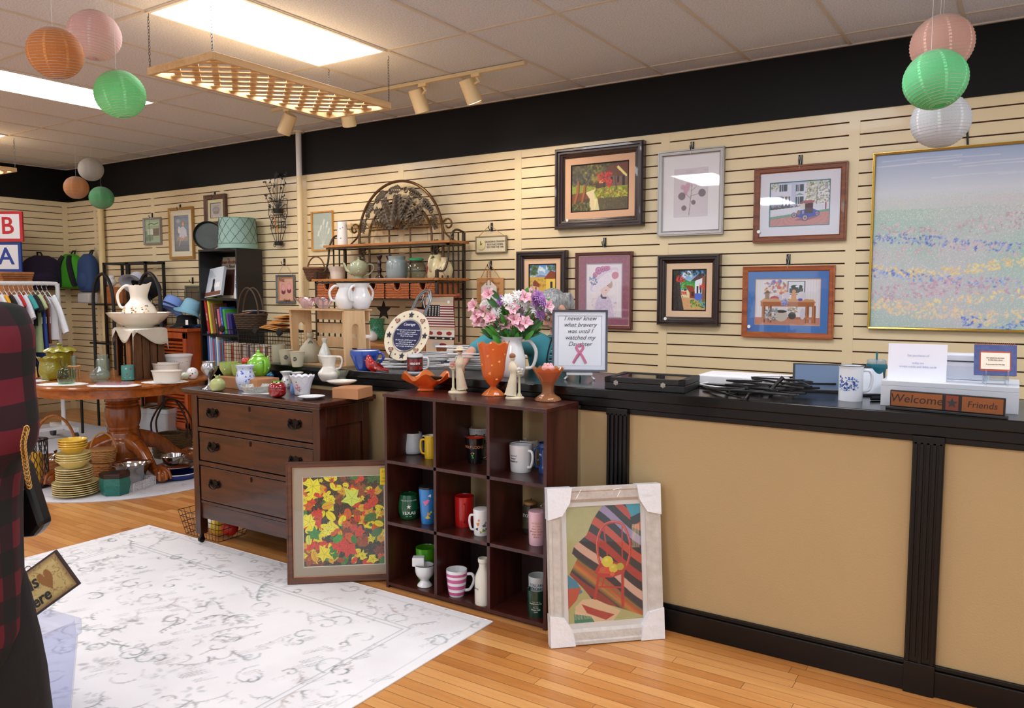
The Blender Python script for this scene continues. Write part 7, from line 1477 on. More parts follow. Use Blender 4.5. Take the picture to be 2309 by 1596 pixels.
# ---- middle shelf
ZS = 1.60
pot('flared_planter','cream flared planter at left of rack middle shelf','planter',761,626,ZS,[(18,0),(19,2),(21,16),(25,24),(27,28)],CER('ddd6cc'),sy=.8)
SG = CER('a9b496');t,s,p = pot('sage_teapot','sage green embossed teapot on rack middle shelf','teapot',809,625,ZS,[(12,0),(13,2),(9,5),(17,12),(21,24),(20,32),(17,36),(.1,36.2)],SG,closed=True)
MB().lathe(sprof([(0,36*s),(16*s,36*s),(12*s,40*s),(4*s,43*s),(2*s,45*s),(3.5*s,47*s),(0,49*s)],2),28).build('lid',CER('b3bda0'),t)
handle(t,p,SR-t.rotation_euler.z,8*s,33*s,.055,.007,SG);a_ = SR+pi-t.rotation_euler.z;d_ = Vector((cos(a_),sin(a_),0));MB().tube(smoothpts([d_*14*s+Vector((0,0,13*s)),d_*26*s+Vector((0,0,20*s)),d_*31*s+Vector((0,0,32*s)),d_*35*s+Vector((0,0,37*s))],4),[.02,.018,.016,.014,.013,.012,.011,.01,.009,.009,.008,.008,.008],12).build('spout',SG,t)
deco(t,p,[(0,.5,.012),(-.25,.42,.009),(.25,.42,.009),(0,.62,.007)],['b8c2a8'],'embossing')
for x,y,lab in ((856,624,'dark turned candlestick between teapot and grey jar'),(877,620,'dark turned candlestick half hidden behind the grey jar')): pot('candlestick',lab,'candlestick',x,y,ZS,[(9,0),(9.5,3),(6,8),(3.5,12),(6,20),(3.5,26),(5,36),(3,42),(6,48),(6.5,53),(.1,53)],M('2a120e',.25,coat=.5),closed=True,group='dark candlesticks')
t,s,p = pot('glazed_jar','blue grey glazed mason style jar on rack middle shelf','jar',895,622,ZS,[(20,0),(23,3),(24.5,22),(23,38),(19,42),(20,50)],CER('8f9ea0',.2,bump=.15,bs=40));mtext(t,p,'BALL',.04,'8594a0',.5,-.8)
t,s,p = pot('glass_jar','round clear glass jar with bright green lid on rack','jar',939,622,ZS,[(15,0),(19,3),(22.5,16),(20,30),(15,38),(15,40)],GLASS('eef2ee',.9));MB().lathe([(0,40*s),(16.5*s,40*s),(17*s,44*s),(14*s,45.5*s),(0,46*s)],28).build('lid',M('2f9f6c',.35),t)
t,s,p = jug('apple_pitcher','cream pitcher painted with a red apple and green leaf',982,623,ZS,[(16,0),(18,2),(21,16),(18,32),(13,42),(14,52)],CER('dfd3a8'),-.5,(.3,.95),.03,.009);deco(t,p,[(-1.2,.3,.03),(-1.1,.42,.026),(-.8,.9,.022),(-.4,.92,.018)],['8a1f22','9a2a24','2f6a2a','2f6a2a'])
pot('ball_jug','round cream jug behind the apple pitcher','pitcher',1003,621,ZS,[(12,0),(15,2),(19,18),(15,32),(9,38),(10,46)],CER('d8c9a2'))
def wicker(name,label,loc,prof,col,handle_=None,n=36,sy=1,rz=0,lid=None,cat='basket',group=None,courses=None):
    t = T(name,label,cat,loc,rz,group);p = sprof(prof,4);b = MB();H = p[-1][1];m = M(col,.75,var=.4,vs=45,bump=1,bs=90);b.vessel(p,n,.006,sy=sy);c = courses or max(6,int(H/.013))
    for k in range(c):
        h = H*(k+.5)/c;r = rad_at(p,h);b.tube([((r+.0035*(1 if (q+k) % 2 else -1))*cos(2*pi*q/28),sy*(r+.0035*(1 if (q+k) % 2 else -1))*sin(2*pi*q/28),h) for q in range(28)],H/c*.46,5,closed=True)
    b.tube([(p[-1][0]*cos(q),sy*p[-1][0]*sin(q),H) for q in np.linspace(0,2*pi,40,endpoint=False)],.008,6,closed=True);b.build('woven_body',m,t)
    if handle_:
        ht,k,th = handle_
        for q in (range(2) if k > 1 else (0,)): yy = (q-.5)*.05 if k > 1 else 0;MB().tube([Vector((p[-1][0]*1.0*cos(a),yy,H-.02+(ht)*sin(a))) for a in np.linspace(0,pi,26)],th,8).build('handle',m,t)
    if lid: MB().lathe([(0,H+.004),(p[-1][0]*1.05,H+.004),(p[-1][0]*1.05,H+.014),(0,H+.017)],36,sy=sy).build('lid',WOOD(lid,'9a6a3c','x',.6),t)
    return t
c = onY(713,625,5.17);wicker('lidded_basket','brown lidded basket hanging on the wall left of the rack',(c.x,c.y,c.z-.03),[(.07,0),(.08,.01),(.115,.11)],'6f4a34',(.13,1,.007),lid='7a5540')
# ---- lower shelf, behind the counter things
t,s,p = pot('hobnail_vase','green hobnail glass vase on lower rack shelf behind the crate','vase',850,766,1.06,[(14,0),(19,4),(20,14),(15,28),(17,40),(19,48)],CER('3f9a72',.15));b = MB()
for k in range(9):
    for j in range(16): h = s*(4+k*4.9);r = rad_at(p,h);a = 2*pi*(j+.5*(k % 2))/16;b.sph((r*cos(a),r*sin(a),h),.006,6)
b.build('hobnails',CER('5fc094',.1),t,smooth=1.2)
pot('white_teapot','white teapot edge seen left of the green hobnail vase','teapot',836,770,1.06,[(9,0),(14,4),(15,14),(9,22),(.1,24)],WHT,closed=True)
pot('brown_planter','brown glazed planter on lower rack shelf beside the banner','planter',968,775,1.06,[(11,0),(12,3),(15,14),(17,22),(19,26),(18,31)],CER('a5642a'))
c = onY(975,768,4.95);t = T('white_ornament','white block ornament with dark triangle beside the flag banner','ornament',(c.x,c.y,1.06),0);MB().box(-.05,.05,-.02,.02,0,.16).build('body',WHT,t,smooth=0,bev=.004);MB().prism([(-.02,0),(.02,0),(0,.05)],.002,XZ((.02,-.021,.07))).build('triangle',M('4a5a4a',.5),t,smooth=0)
for x,y,lab in ((866,700,'dark metal star hanging below the drawer shelf, left of the Courage plate'),(957,700,'dark metal star hanging below the drawer shelf, beside the flag banner')):
    c = onY(x,y,5.1);t = T('metal_star',lab,'star',c,0,'hanging metal stars');MB().prism(star(.085,.036),.01,XZ()).build('star',M('241d18',.6,metal=.5),t,smooth=0);MB().tube([(0,-.005,.08),(0,-.005,1.43-c.z)],.0025,5).build('hanging_wire',M('b9b9b4',.4),t)
def banner():
    Y = 4.785;a = onY(964,666,Y);b_ = onY(1022,664,Y);zb = onY(1000,818,Y).z;w = b_.x-a.x+.04;h = a.z-zb;t = T('flag_banner','woven banner with flag, stars and bear angel hanging from a wood rod','banner',((a.x+b_.x)/2,Y,a.z))
    A = Art(w,h,110,'cfb89c',31);dr,wh,nv = '7a1f24','e0dad2','17181e';A.rect(0,1,.9,1,'b9aa94');A.rect(0,1,.53,.86,wh)
    for k in range(9): A.rect(0,1,.53+k*.0375,.53+k*.0375+.018,dr)
    A.rect(0,.5,.69,.86,nv);[A.ell(.06+.1*i,.71+.03*j,.022,.008,wh) for i in range(5) for j in range(5)];A.rect(0,1,.39,.49,wh);[A.ell(.2+.3*i,.44,.09,.028,'9a2f26') for i in range(3)];A.rect(0,1,.345,.385,nv);[A.ell(.12+.25*i,.365,.035,.011,wh) for i in range(4)]
    A.ell(.42,.26,.2,.06,'b9b4ac');A.ell(.56,.2,.2,.065,'7a4a26');A.ell(.5,.195,.015,.006,nv);A.ell(.62,.195,.015,.006,nv);A.ell(.56,.17,.04,.014,'a06a3c');A.poly([(.3,.0),(.4,.13),(.72,.13),(.85,0)],'22304e');A.ell(.6,.275,.12,.02,dr);A.rect(.12,.3,.09,.13,'8a8f9a');A.ell(.2,.05,.1,.03,'9a6a3c');A.rect(0,.02,0,1,dr);A.rect(.98,1,0,1,dr)
    A.build('woven_cloth',t,lambda U,V: np.stack([(U-.5)*w,-.01+.008*np.sin(V*9)*np.sin(U*5),(V-1)*h],-1),rough=.95,bump=.6)
    MB().cyl((-w/2-.03,-.008,0),(w/2+.03,-.008,0),.011,n=12).build('rod',WOOD('a5582e','7a3a1a','x',.4),t);b = MB();[b.sph((q*(w/2+.035),-.008,0),.018,10) for q in (-1,1)];b.build('knobs',M('8a3a22',.4),t)
    MB().tube([(-w/2,-.008,.01),(-.02,.03,.22),(w/2,-.008,.01)],.002,5).build('cord',M('3a2a24',.7),t);MB().cyl((w*.32,-.016,-.05),(w*.32,-.018,-.05),.012,n=16).build('price_sticker',M('e8e8e8',.5),t)
banner()
def arched_panel():
    c = onZ(884,826,ZK);t = T('arched_metal_frame','tall arched grey metal frame with scrollwork leaning behind the Courage plate','frame',(c.x,c.y+.03,ZK),SR-.6);t.rotation_euler = (-.45,.04,SR-.9);gm = M('7f8688',.35,metal=.7);H = .50;W = .085
    b = MB()
    for o in (0,.014): b.tube([(-W+o,0,0)]+arc((0,0,H-.1),W-o,pi,0,20,ry=.1-o)+[(W-o,0,0)],.005,8)
    for q in (-1,1): b.tube(smoothpts([(q*.05,0,.38),(q*.01,0,.43),(q*.03,0,.47),(q*.045,0,.44)],5),.003,6)
    b.build('frame',gm,t);MB().box(-W+.02,W-.02,-.004,.004,.0,.37).build('wooden_panel',WOOD('9a5f38','7a4426','z',.4),t,smooth=0);MB().box(-W+.035,W-.035,-.006,-.004,.02,.35).build('picture',M('7a86b0',.5,var=.5,vs=30),t,smooth=0)
arched_panel()
rs = np.random.RandomState(21);wp = hanger_proto('white_hanger',M('dcdcdc',.4),'');k = 0
for (x0,x1,yb,n,g,l) in ((880,1010,828,11,'white hangers heaped left on counter','white plastic hanger in the heap between Courage plate and cream figurine'),(1045,1090,838,17,'white hangers under the reaching hand','white plastic hanger in the heap under the reaching hand')):
    for i in range(n):
        c = onZ(rs.uniform(x0,x1),yb-rs.uniform(-2,6),ZK);o = wp if k == 0 else dup(wp);k += 1;o.location = (c.x,c.y+.06,ZK+.006+i*(.0065 if n < 15 else .0075));o.rotation_euler = (pi/2+rs.uniform(-.04,.04),0,SR+rs.uniform(-.35,.35)+(pi if i % 2 else 0));o['label'] = l;o['group'] = g
# ---- bookcase contents
def book(label,x0,z0,w,h,tilt,col,d=.17,Y=BY0+.015,title=None,group=None,tcol='e8e4d8',name='book',depth_off=0,spine=.0):
    t = T(name,label,'book',(x0,Y+depth_off,z0),0,group);X = Matrix.Rotation(tilt,4,'Y');c = MB();c.box(0,w,0,d,0,h);c.build('cover',M(col,.4),t,smooth=0,xf=X,bev=.001);MB().box(.002,w-.002,.003,d+.001,.002,h+.0008).build('pages',M('e4ddcc',.8),t,smooth=0,xf=X) if w > .008 else None
    if title: s = text(title,w*.7,M(tcol,.5),t,loc=(0,0,0));s.matrix_local = X @ Matrix.Translation((w/2,-.001,h*.5)) @ Matrix.Rotation(pi/2,4,'X') @ Matrix.Rotation(-pi/2,4,'Z')
    return t
a = onY(449,673,BY0+.06);b_ = onY(507,588,BY0+.06);t = T('poster_book','tall cream poster book with brown cover picture on bookcase top shelf','book',(a.x+.02,BY0+.19,1.422),0);X = Matrix.Rotation(-.2,4,'X');w_ = .40;h_ = .43
MB().box(.01,w_,0,.012,0,h_).build('cover',M('d6c4a6',.5),t,smooth=0,xf=X);MB().box(.05,w_-.05,-.0012,.0,.03,h_-.13).build('cover_picture',M('4a2c22',.5,var=.5,vs=14),t,smooth=0,xf=X)
text('The',.025,M('7a4a34',.5),t,loc=(.2,.073,h_-.03),rot=(pi/2-.2,0,0));text('Norman Rockwell',.052,M('8a3222',.5),t,loc=(.205,.064,h_-.062),rot=(pi/2-.2,0,0),sx=.95);text('Poster Book',.052,M('2f3a34',.5),t,loc=(.205,.056,h_-.105),rot=(pi/2-.2,0,0),sx=.95)
t = T('art_book','white softcover book with figure in black leaning in front of the poster book','book',(a.x+.075,BY0+.045,1.422),-.06);X = Matrix.Rotation(-.25,4,'X') @ Matrix.Rotation(-.12,4,'Y');MB().box(0,.31,0,.03,0,.30).build('cover',M('cfd6dc',.4),t,smooth=0,xf=X)
b = MB();[b.box(.03+.008*k,.03+.012*k+.08,-.001,0,.28-.011*k,.283-.011*k) for k in range(8)];b.prism([(.13,.05),(.15,.11),(.145,.17),(.165,.19),(.185,.17),(.18,.11),(.2,.05)],.001,XZ((0,0,0)),1);b.box(.01,.3,-.0012,0,.01,.05,2);b.box(.2,.27,-.0016,0,.09,.14,3);b.build('cover_print',[M('8a98a4',.5),M('16161a',.5),M('7a4a34',.5),M('f0f0f0',.5)],t,smooth=0,xf=X)
book('thin dark blue upright book with white spine at right of the top shelf',BX1-.075,1.422,.035,.33,.09,'d8dce6',title='GREAT ART',tcol='26306a')
cols = ['b02a34','d8d84a','8a5a3a','4a3a34','c86a7a','3a6ac0','4aa04a','6a4a9a','2a2a6a'];zz = 1.067;x = BX0+.10
for i,(c,wd,h) in enumerate(zip(cols,(.03,.022,.04,.02,.028,.022,.03,.022,.03),(.34,.36,.30,.26,.25,.27,.25,.21,.20))): book('%s spined book leaning on bookcase second shelf' % ['crimson','yellow','brown','dark brown','rose pink','bright blue','green','purple','navy'][i],x,zz,wd,h,-.16+.0*i,c,title='ABC DEF' if i in (0,3,5) else None);x += wd+.019
cols = ['2f5fa8','c8b8c8','7fb0d8','b84a5a','4a8ac0','e0d8c8','6a9ad0','8a3a4a','3f7a8a','c86a8a','e0c85a','4a6a9a','7a4a7a','a8342a','3a5a3a','c8743a'];nm = ['royal blue','pale mauve','sky blue','raspberry','azure','ivory','light blue','maroon','teal','candy pink','mustard','slate blue','plum','brick red','forest green','orange'];x = BX0+.09
for i,c in enumerate(cols): h = [.34,.30,.28,.26,.27,.29,.25,.24,.26,.25,.23,.25,.24,.25,.24,.25][i];book('%s thin children\'s book upright on bookcase third shelf' % nm[i],x,.747,.022,h,-.03,c);x += .0285
# tan paperbacks on the wire rack shelf
cols = ['d8ccb4','c8b494','b05a44','ddd2ba','d0a890','c9bca4','8a6a54','d8c8b8','b8a8a0','6a5a5a','c8b8a8','9a7a6a','d2c4aa','a89a8a','c0705a','d9cfc0','7a5a4a','c9b9a0'];x = -6.36
for i,c in enumerate(cols): book('paperback with pale spine in the row on the wire rack, %s from its left end' % ['first','second','third','fourth','fifth','sixth','seventh','eighth','ninth','tenth','eleventh','twelfth','thirteenth','fourteenth','fifteenth','sixteenth','seventeenth','eighteenth'][i],x,.803,.03,.20-.008*(i % 3),0,c,Y=4.735,d=.12,title='COOKS' if i in (2,5) else None,tcol='a83a2a',group='paperbacks on the wire rack');x += .0345
# ---- on the bookcase: lampshade and round pan
a = onZ(534,558,BH);c = onY(533,556,BY0+.13);t = T('lampshade','pale green trellis pattern lampshade on top of the bookcase','lampshade',(c.x,BY0+.15,BH));s = sc(c);p = [(43*s,0),(43*s,.05),(39.5*s,.30)];MB().lathe([(43*s,0),(43.5*s,.002),(42.8*s,.05),(39.5*s,.30),(39*s,.30),(42.3*s,.05),(43*s,0)],56,cap=False).build('shade',M('8fb0a4',.5,var=.12,vs=6),t)
b = MB();
for k in range(12):
    for sg in (-1,1):
        pts = []
        for j in range(15): q = j/14;h = .05+.25*q;r = rad_at(p,h)+.0015;an = 2*pi*k/12+sg*(q*1.05)+.02*((j % 2)*2-1);pts.append((r*cos(an),r*sin(an),h))
        b.tube(pts,.0017,4)
b.build('trellis_pattern',M('2f3a38',.5),t);[MB().tube([(r*cos(q),r*sin(q),h) for q in np.linspace(0,2*pi,56,endpoint=False)],.004,6,closed=True).build('rim',M('6fa08a',.5),t) for r,h in ((43*s,.003),(42.9*s,.05),(39.3*s,.30))]
c = onY(478,525,BY0+.1);R = 33*sc(c);t = T('round_pan','dark round metal pan standing on edge behind the lampshade','pan',(c.x-.13,BY0+.15,BH+R+.002));MB().lathe([(0,.0),(R*.9,0),(R,.055),(R*.985,.055),(R*.88,.006),(0,.006)],48).build('body',M('4c504c',.4,metal=.6,var=.3,vs=8),t,xf=Matrix.Rotation(.75,4,'Z') @ basis((0,.03,0),(1,0,0),(0,0,1)))
# ---- magazine basket and papers on the wire rack
c = onY(562,740,4.88);bk_ = wicker('magazine_basket','dark wicker handled basket of magazines beside the bookcase',(c.x,4.9,1.135),[(.12,0),(.14,.01),(.17,.14)],'4a3826',None,sy=.8,courses=8)
for q in (-1,1): MB().tube([Vector((.15*cos(a),q*.03,.12+.27*sin(a))) for a in np.linspace(0,pi,24)],.007,8).build('handle',M('4a3420',.6),bk_)
rs = np.random.RandomState(5)
for i,cc in enumerate(('d8c86a','c8543a','e0e0dc','7a6a9a','d88a3a','b8c0c8')): tagp(MB().box(-.1,.1,-.07,.07,0,.004).build('magazine',M(cc,.4),loc=(c.x-.05+.02*i,4.9,1.245+i*.012),rot=(rs.uniform(-.12,.12),rs.uniform(-.25,.2),rs.uniform(-.5,.5))),'%s magazine lying in the dark wicker basket' % ['yellow','red-orange','white','mauve','orange','pale grey'][i],'magazine')
for i in range(8): c2 = onY(602+i*5,741,4.8);tagp(MB().box(-.11,.11,-.07,.07,0,.008).build('brown_envelope',M(['c9863f','d49a4a','b97a3c'][i % 3],.8),loc=(c2.x+.02,4.86,1.14+i*.018),rot=(.1*((i % 3)-1),.12-.03*i,rs.uniform(-.5,.5))),'brown paper envelope in the fanned pile right of the magazine basket','envelope','brown envelopes on the wire rack')
# ---- hats, louvered cabinet top
def hat(label,x,y,Y,R,H,col,tilt=(0,0,0),brim=.05,under=None,name='bucket_hat',z=None):
    c = onY(x,y,Y);z = c.z if z is None else z;t = T(name,label,'hat',(c.x,Y,z));t.rotation_euler = tilt;m = M(col,.85,bump=.2,bs=40);p = sprof([(R+brim,-.035),(R,0),(R*.95,H*.5),(R*.85,H*.85),(R*.5,H),(.0005,H*1.02)],3)
    MB().lathe(p+[(r-.003,h-.003) for r,h in p[::-1]],40,fn=lambda a,i,r,zz: (r,zz+(.018*cos(2*a+.5) if r > R else 0)),cap=False).build('crown_and_brim',m,t);MB().lathe([(R*1.002,.002),(R*.99,.022)],40,cap=False).build('band',M(under or col,.9),t);return t
hat('light blue bucket hat with dark underside on the hat grid',386,693,4.95,.105,.12,'7f9fe0',(-.5,.12,0),.06,'2a3350');hat('pale aqua bucket hat next to the bookcase',428,700,4.98,.10,.12,'86b8cc',(-.35,.3,0),.05,'86b8cc')
hat('black bucket hat on the louvered cabinet',421,733,5.0,.105,.09,'131316',(-.1,0,0),.06,z=1.155);hat('dark navy cap behind the wash basin',335,722,5.0,.1,.09,'161a2e',(-.2,0,0),.04,name='cap',z=1.155)
t = T('price_tag','white price tag on the black bucket hat','tag',onY(421,727,4.84));MB().box(-.022,.022,0,.002,-.025,.025).build('card',M('eeeeee',.6),t,smooth=0,bev=.001)
c = onY(363,735,4.93);t = T('animal_clock','small black animal figure holding a round pale clock','clock',(c.x,4.95,1.116));b = MB();b.sph((0,0,.07),(.05,.045,.07),16);b.sph((0,0,.155),(.038,.036,.036),14);[b.sph((q*.028,0,.188),.013,8) for q in (-1,1)];[b.tube([(q*.04,-.01,.1),(q*.075,-.03,.06)],.015,8) for q in (-1,1)];[b.sph((q*.04,-.03,.015),(.02,.035,.018),10) for q in (-1,1)];grown(b,'body',M('141414',.5),t,.006,2)
MB().lathe([(0,0),(.036,0),(.036,.01),(0,.012)],24).build('clock_face',M('b8d8c0',.4),t,xf=basis((0,-.045,.065),(1,0,0),(0,0,1)));MB().prism(star(.012,.004,3),.001,XZ((0,-.058,.065))).build('clock_hands',M('1a1a1a',.5),t,smooth=0)
g = MB();x0_,x1_ = onY(330,700,5.2).x,BX0-.01
for k in range(12): x = x0_+(x1_-x0_)*k/11;g.tube([(x,5.2,1.13),(x,5.2,1.5)],.003,4)
for k in range(5): g.tube([(x0_,5.2,1.14+k*.085),(x1_,5.2,1.14+k*.085)],.003,4)
tagp(g.build('hat_grid',M('17171a',.4)),'black wire display grid behind the hats','rack')
tagp(MB().box(-.1,.12,-.06,.06,0,.03).build('folded_cloth',M('3f6ab0',.9),loc=(onY(435,735,5.05).x,5.05,1.116),bev=.008),'folded blue cloth under the black bucket hat','cloth')
# ---- black metal shelf unit and chairs in the corner
def black_unit():
    bm = M('111113',.45);Y0,Y1 = 4.98,5.22;xa,xb,xc = onY(232,592,Y0).x,onY(285,592,Y0).x,-8.05;t = T('black_display_frame','black metal display frame with square bays in front of the back wall','rack',(xa,Y0,0));inv = Matrix.Translation((-xa,-Y0,0))
    for x in (xa,xb-.012,xb+.02,xc): MB().box(x-.013,x+.013,Y0,Y0+.026,0,1.815).build('post',bm,t,smooth=0,xf=inv)
    for x in (xa,xc): MB().box(x-.013,x+.013,Y1-.026,Y1,0,1.815).build('post',bm,t,smooth=0,xf=inv)
    b = MB()
    for y in (Y0,Y1-.026): b.box(xa,xc,y,y+.026,1.79,1.815)
    b.box(xa-.013,xa+.013,Y0,Y1,1.79,1.815);b.box(xc-.013,xc+.013,Y0,Y1,1.79,1.815);b.build('top_frame',bm,t,smooth=0,xf=inv)
    for z in (1.35,.9,.4): MB().box(xa-.35,xc,Y0,Y1,z-.02,z).build('shelf',bm,t,smooth=0,xf=inv)
    return xa,xc
xa,xc = black_unit()
for x,y0,lab in ((233,690,'left black arch-backed chair behind the white pitcher'),(337,625,'right black arch-backed chair by the hats')):
    c = onY(x,690,4.75);t = T('arch_chair',lab,'chair',(c.x,4.75,0));bm = M('121214',.5);b = MB();W = .2;b.tube([(-W,0,.45)]+arc((0,0,1.36),W,pi,0,18,ry=.32)+[(W,0,.45)],.018,8);b.build('back_frame',bm,t);MB().box(-W,W,-.40,.02,.43,.46).build('seat',bm,t,bev=.01,smooth=0)
    for q in (-1,1):
        for yy in (-.38,0): MB().cyl((q*(W-.015),yy,0),(q*(W-.015),yy,.44),.014,n=10).build('leg',bm,t)
hat('pale grey cap standing on its edge behind the white pitcher',302,640,4.9,.10,.13,'c9ccd8',(-.9,-.35,0),.05,name='cap');hat('black cap standing on edge right of the pale grey cap',325,655,4.9,.12,.16,'101012',(-1.1,.2,0),.03,name='cap')
tagp(MB().box(-.16,.16,0,.12,0,.19).build('wooden_box',WOOD('b5703c','95552a','x',.5),loc=(onY(258,670,5.0).x,5.0,1.351),bev=.003,smooth=0),'brown wooden box on the black display frame shelf','box')
tagp(MB().sph((0,0,.05),.05,14).sph((0,0,.11),.035,12).build('white_figurine',WHT,loc=(onY(250,640,5.05).x,5.06,1.541)),'small white figurine on top of the brown wooden box','ornament')
tagp(MB().box(-.13,.13,-.06,.06,0,.12).build('plastic_bag',GLASS('e6e8ea',.8,.2,alpha=.5),loc=(onY(192,665,5.05).x,5.08,1.351),bev=.02),'clear plastic bag of small things beside the backpacks','bag')
# ---- backpacks on the walls
def pack(label,c,rz,w,h,col,col2=None,pocket=True):
    t = T('backpack',label,'backpack',c,rz);m = M(col,.8,bump=.3,bs=25,var=.1,vs=8);b = MB();rings = [(0,.55),(.04,.85),(.2,1),(.5,1),(.75,.93),(.9,.7),(1,.35)];n = 28;vs = []
    for q,k in smoothpts_pairs(rings): 
        for j in range(n): a = 2*pi*j/n;vs.append((w/2*k*(abs(cos(a))**.7)*(1 if cos(a) >= 0 else -1),-.09+.09*k*(abs(sin(a))**.7)*(1 if sin(a) >= 0 else -1),-h/2+q*h))
    R = len(vs)//n;b.add(vs,[(i*n+j,i*n+(j+1) % n,(i+1)*n+(j+1) % n,(i+1)*n+j) for i in range(R-1) for j in range(n)]+[tuple(range(n-1,-1,-1)),tuple((R-1)*n+j for j in range(n))]);b.build('body',m,t,smooth=1)
    if col2:
        for q in (-1,1): MB().tube(smoothpts([(q*w*.12,-.14,h*.42),(q*w*.2,-.18,h*.2),(q*w*.3,-.18,-h*.2),(q*w*.32,-.15,-h*.42)],4),.035,8,flat=1).build('black_stripe',M(col2,.8),t)
    if pocket: MB().sph((0,-.16,-h*.2),(w*.36,.05,h*.24),18).build('pocket',m,t)
    MB().tube([(-.03,-.06,h*.46),(-.02,-.03,h*.6),(.02,-.03,h*.6),(.03,-.06,h*.46)],.01,8,flat=1).build('top_loop',M('1a1a1c',.7),t);MB().tube([(0,-.03,h*.58),(0,0,h*.62),(0,.0,h*.68)],.004,6).build('hook',M('b0b0b0',.3,metal=.7),t)
def smoothpts_pairs(l): return [(p.x,p.y) for p in smoothpts([(a,b,0) for a,b in l],3)]
c = onX(86,614,LX+.02);pack('dark purple backpack hanging on the left wall',(LX+.03,c.y-.0,c.z),-pi/2+pi,.46,.40,'281a36');c = onY(168,612,WY-.05);pack('bright green backpack with black stripes in the wall corner',(c.x+.02,WY-.03,c.z),.25,.40,.42,'3f9a1a','14161a',False);c = onY(212,616,WY-.05);pack('navy blue backpack hanging beside the far pole',(c.x,WY-.03,c.z),0,.30,.46,'2a4470')
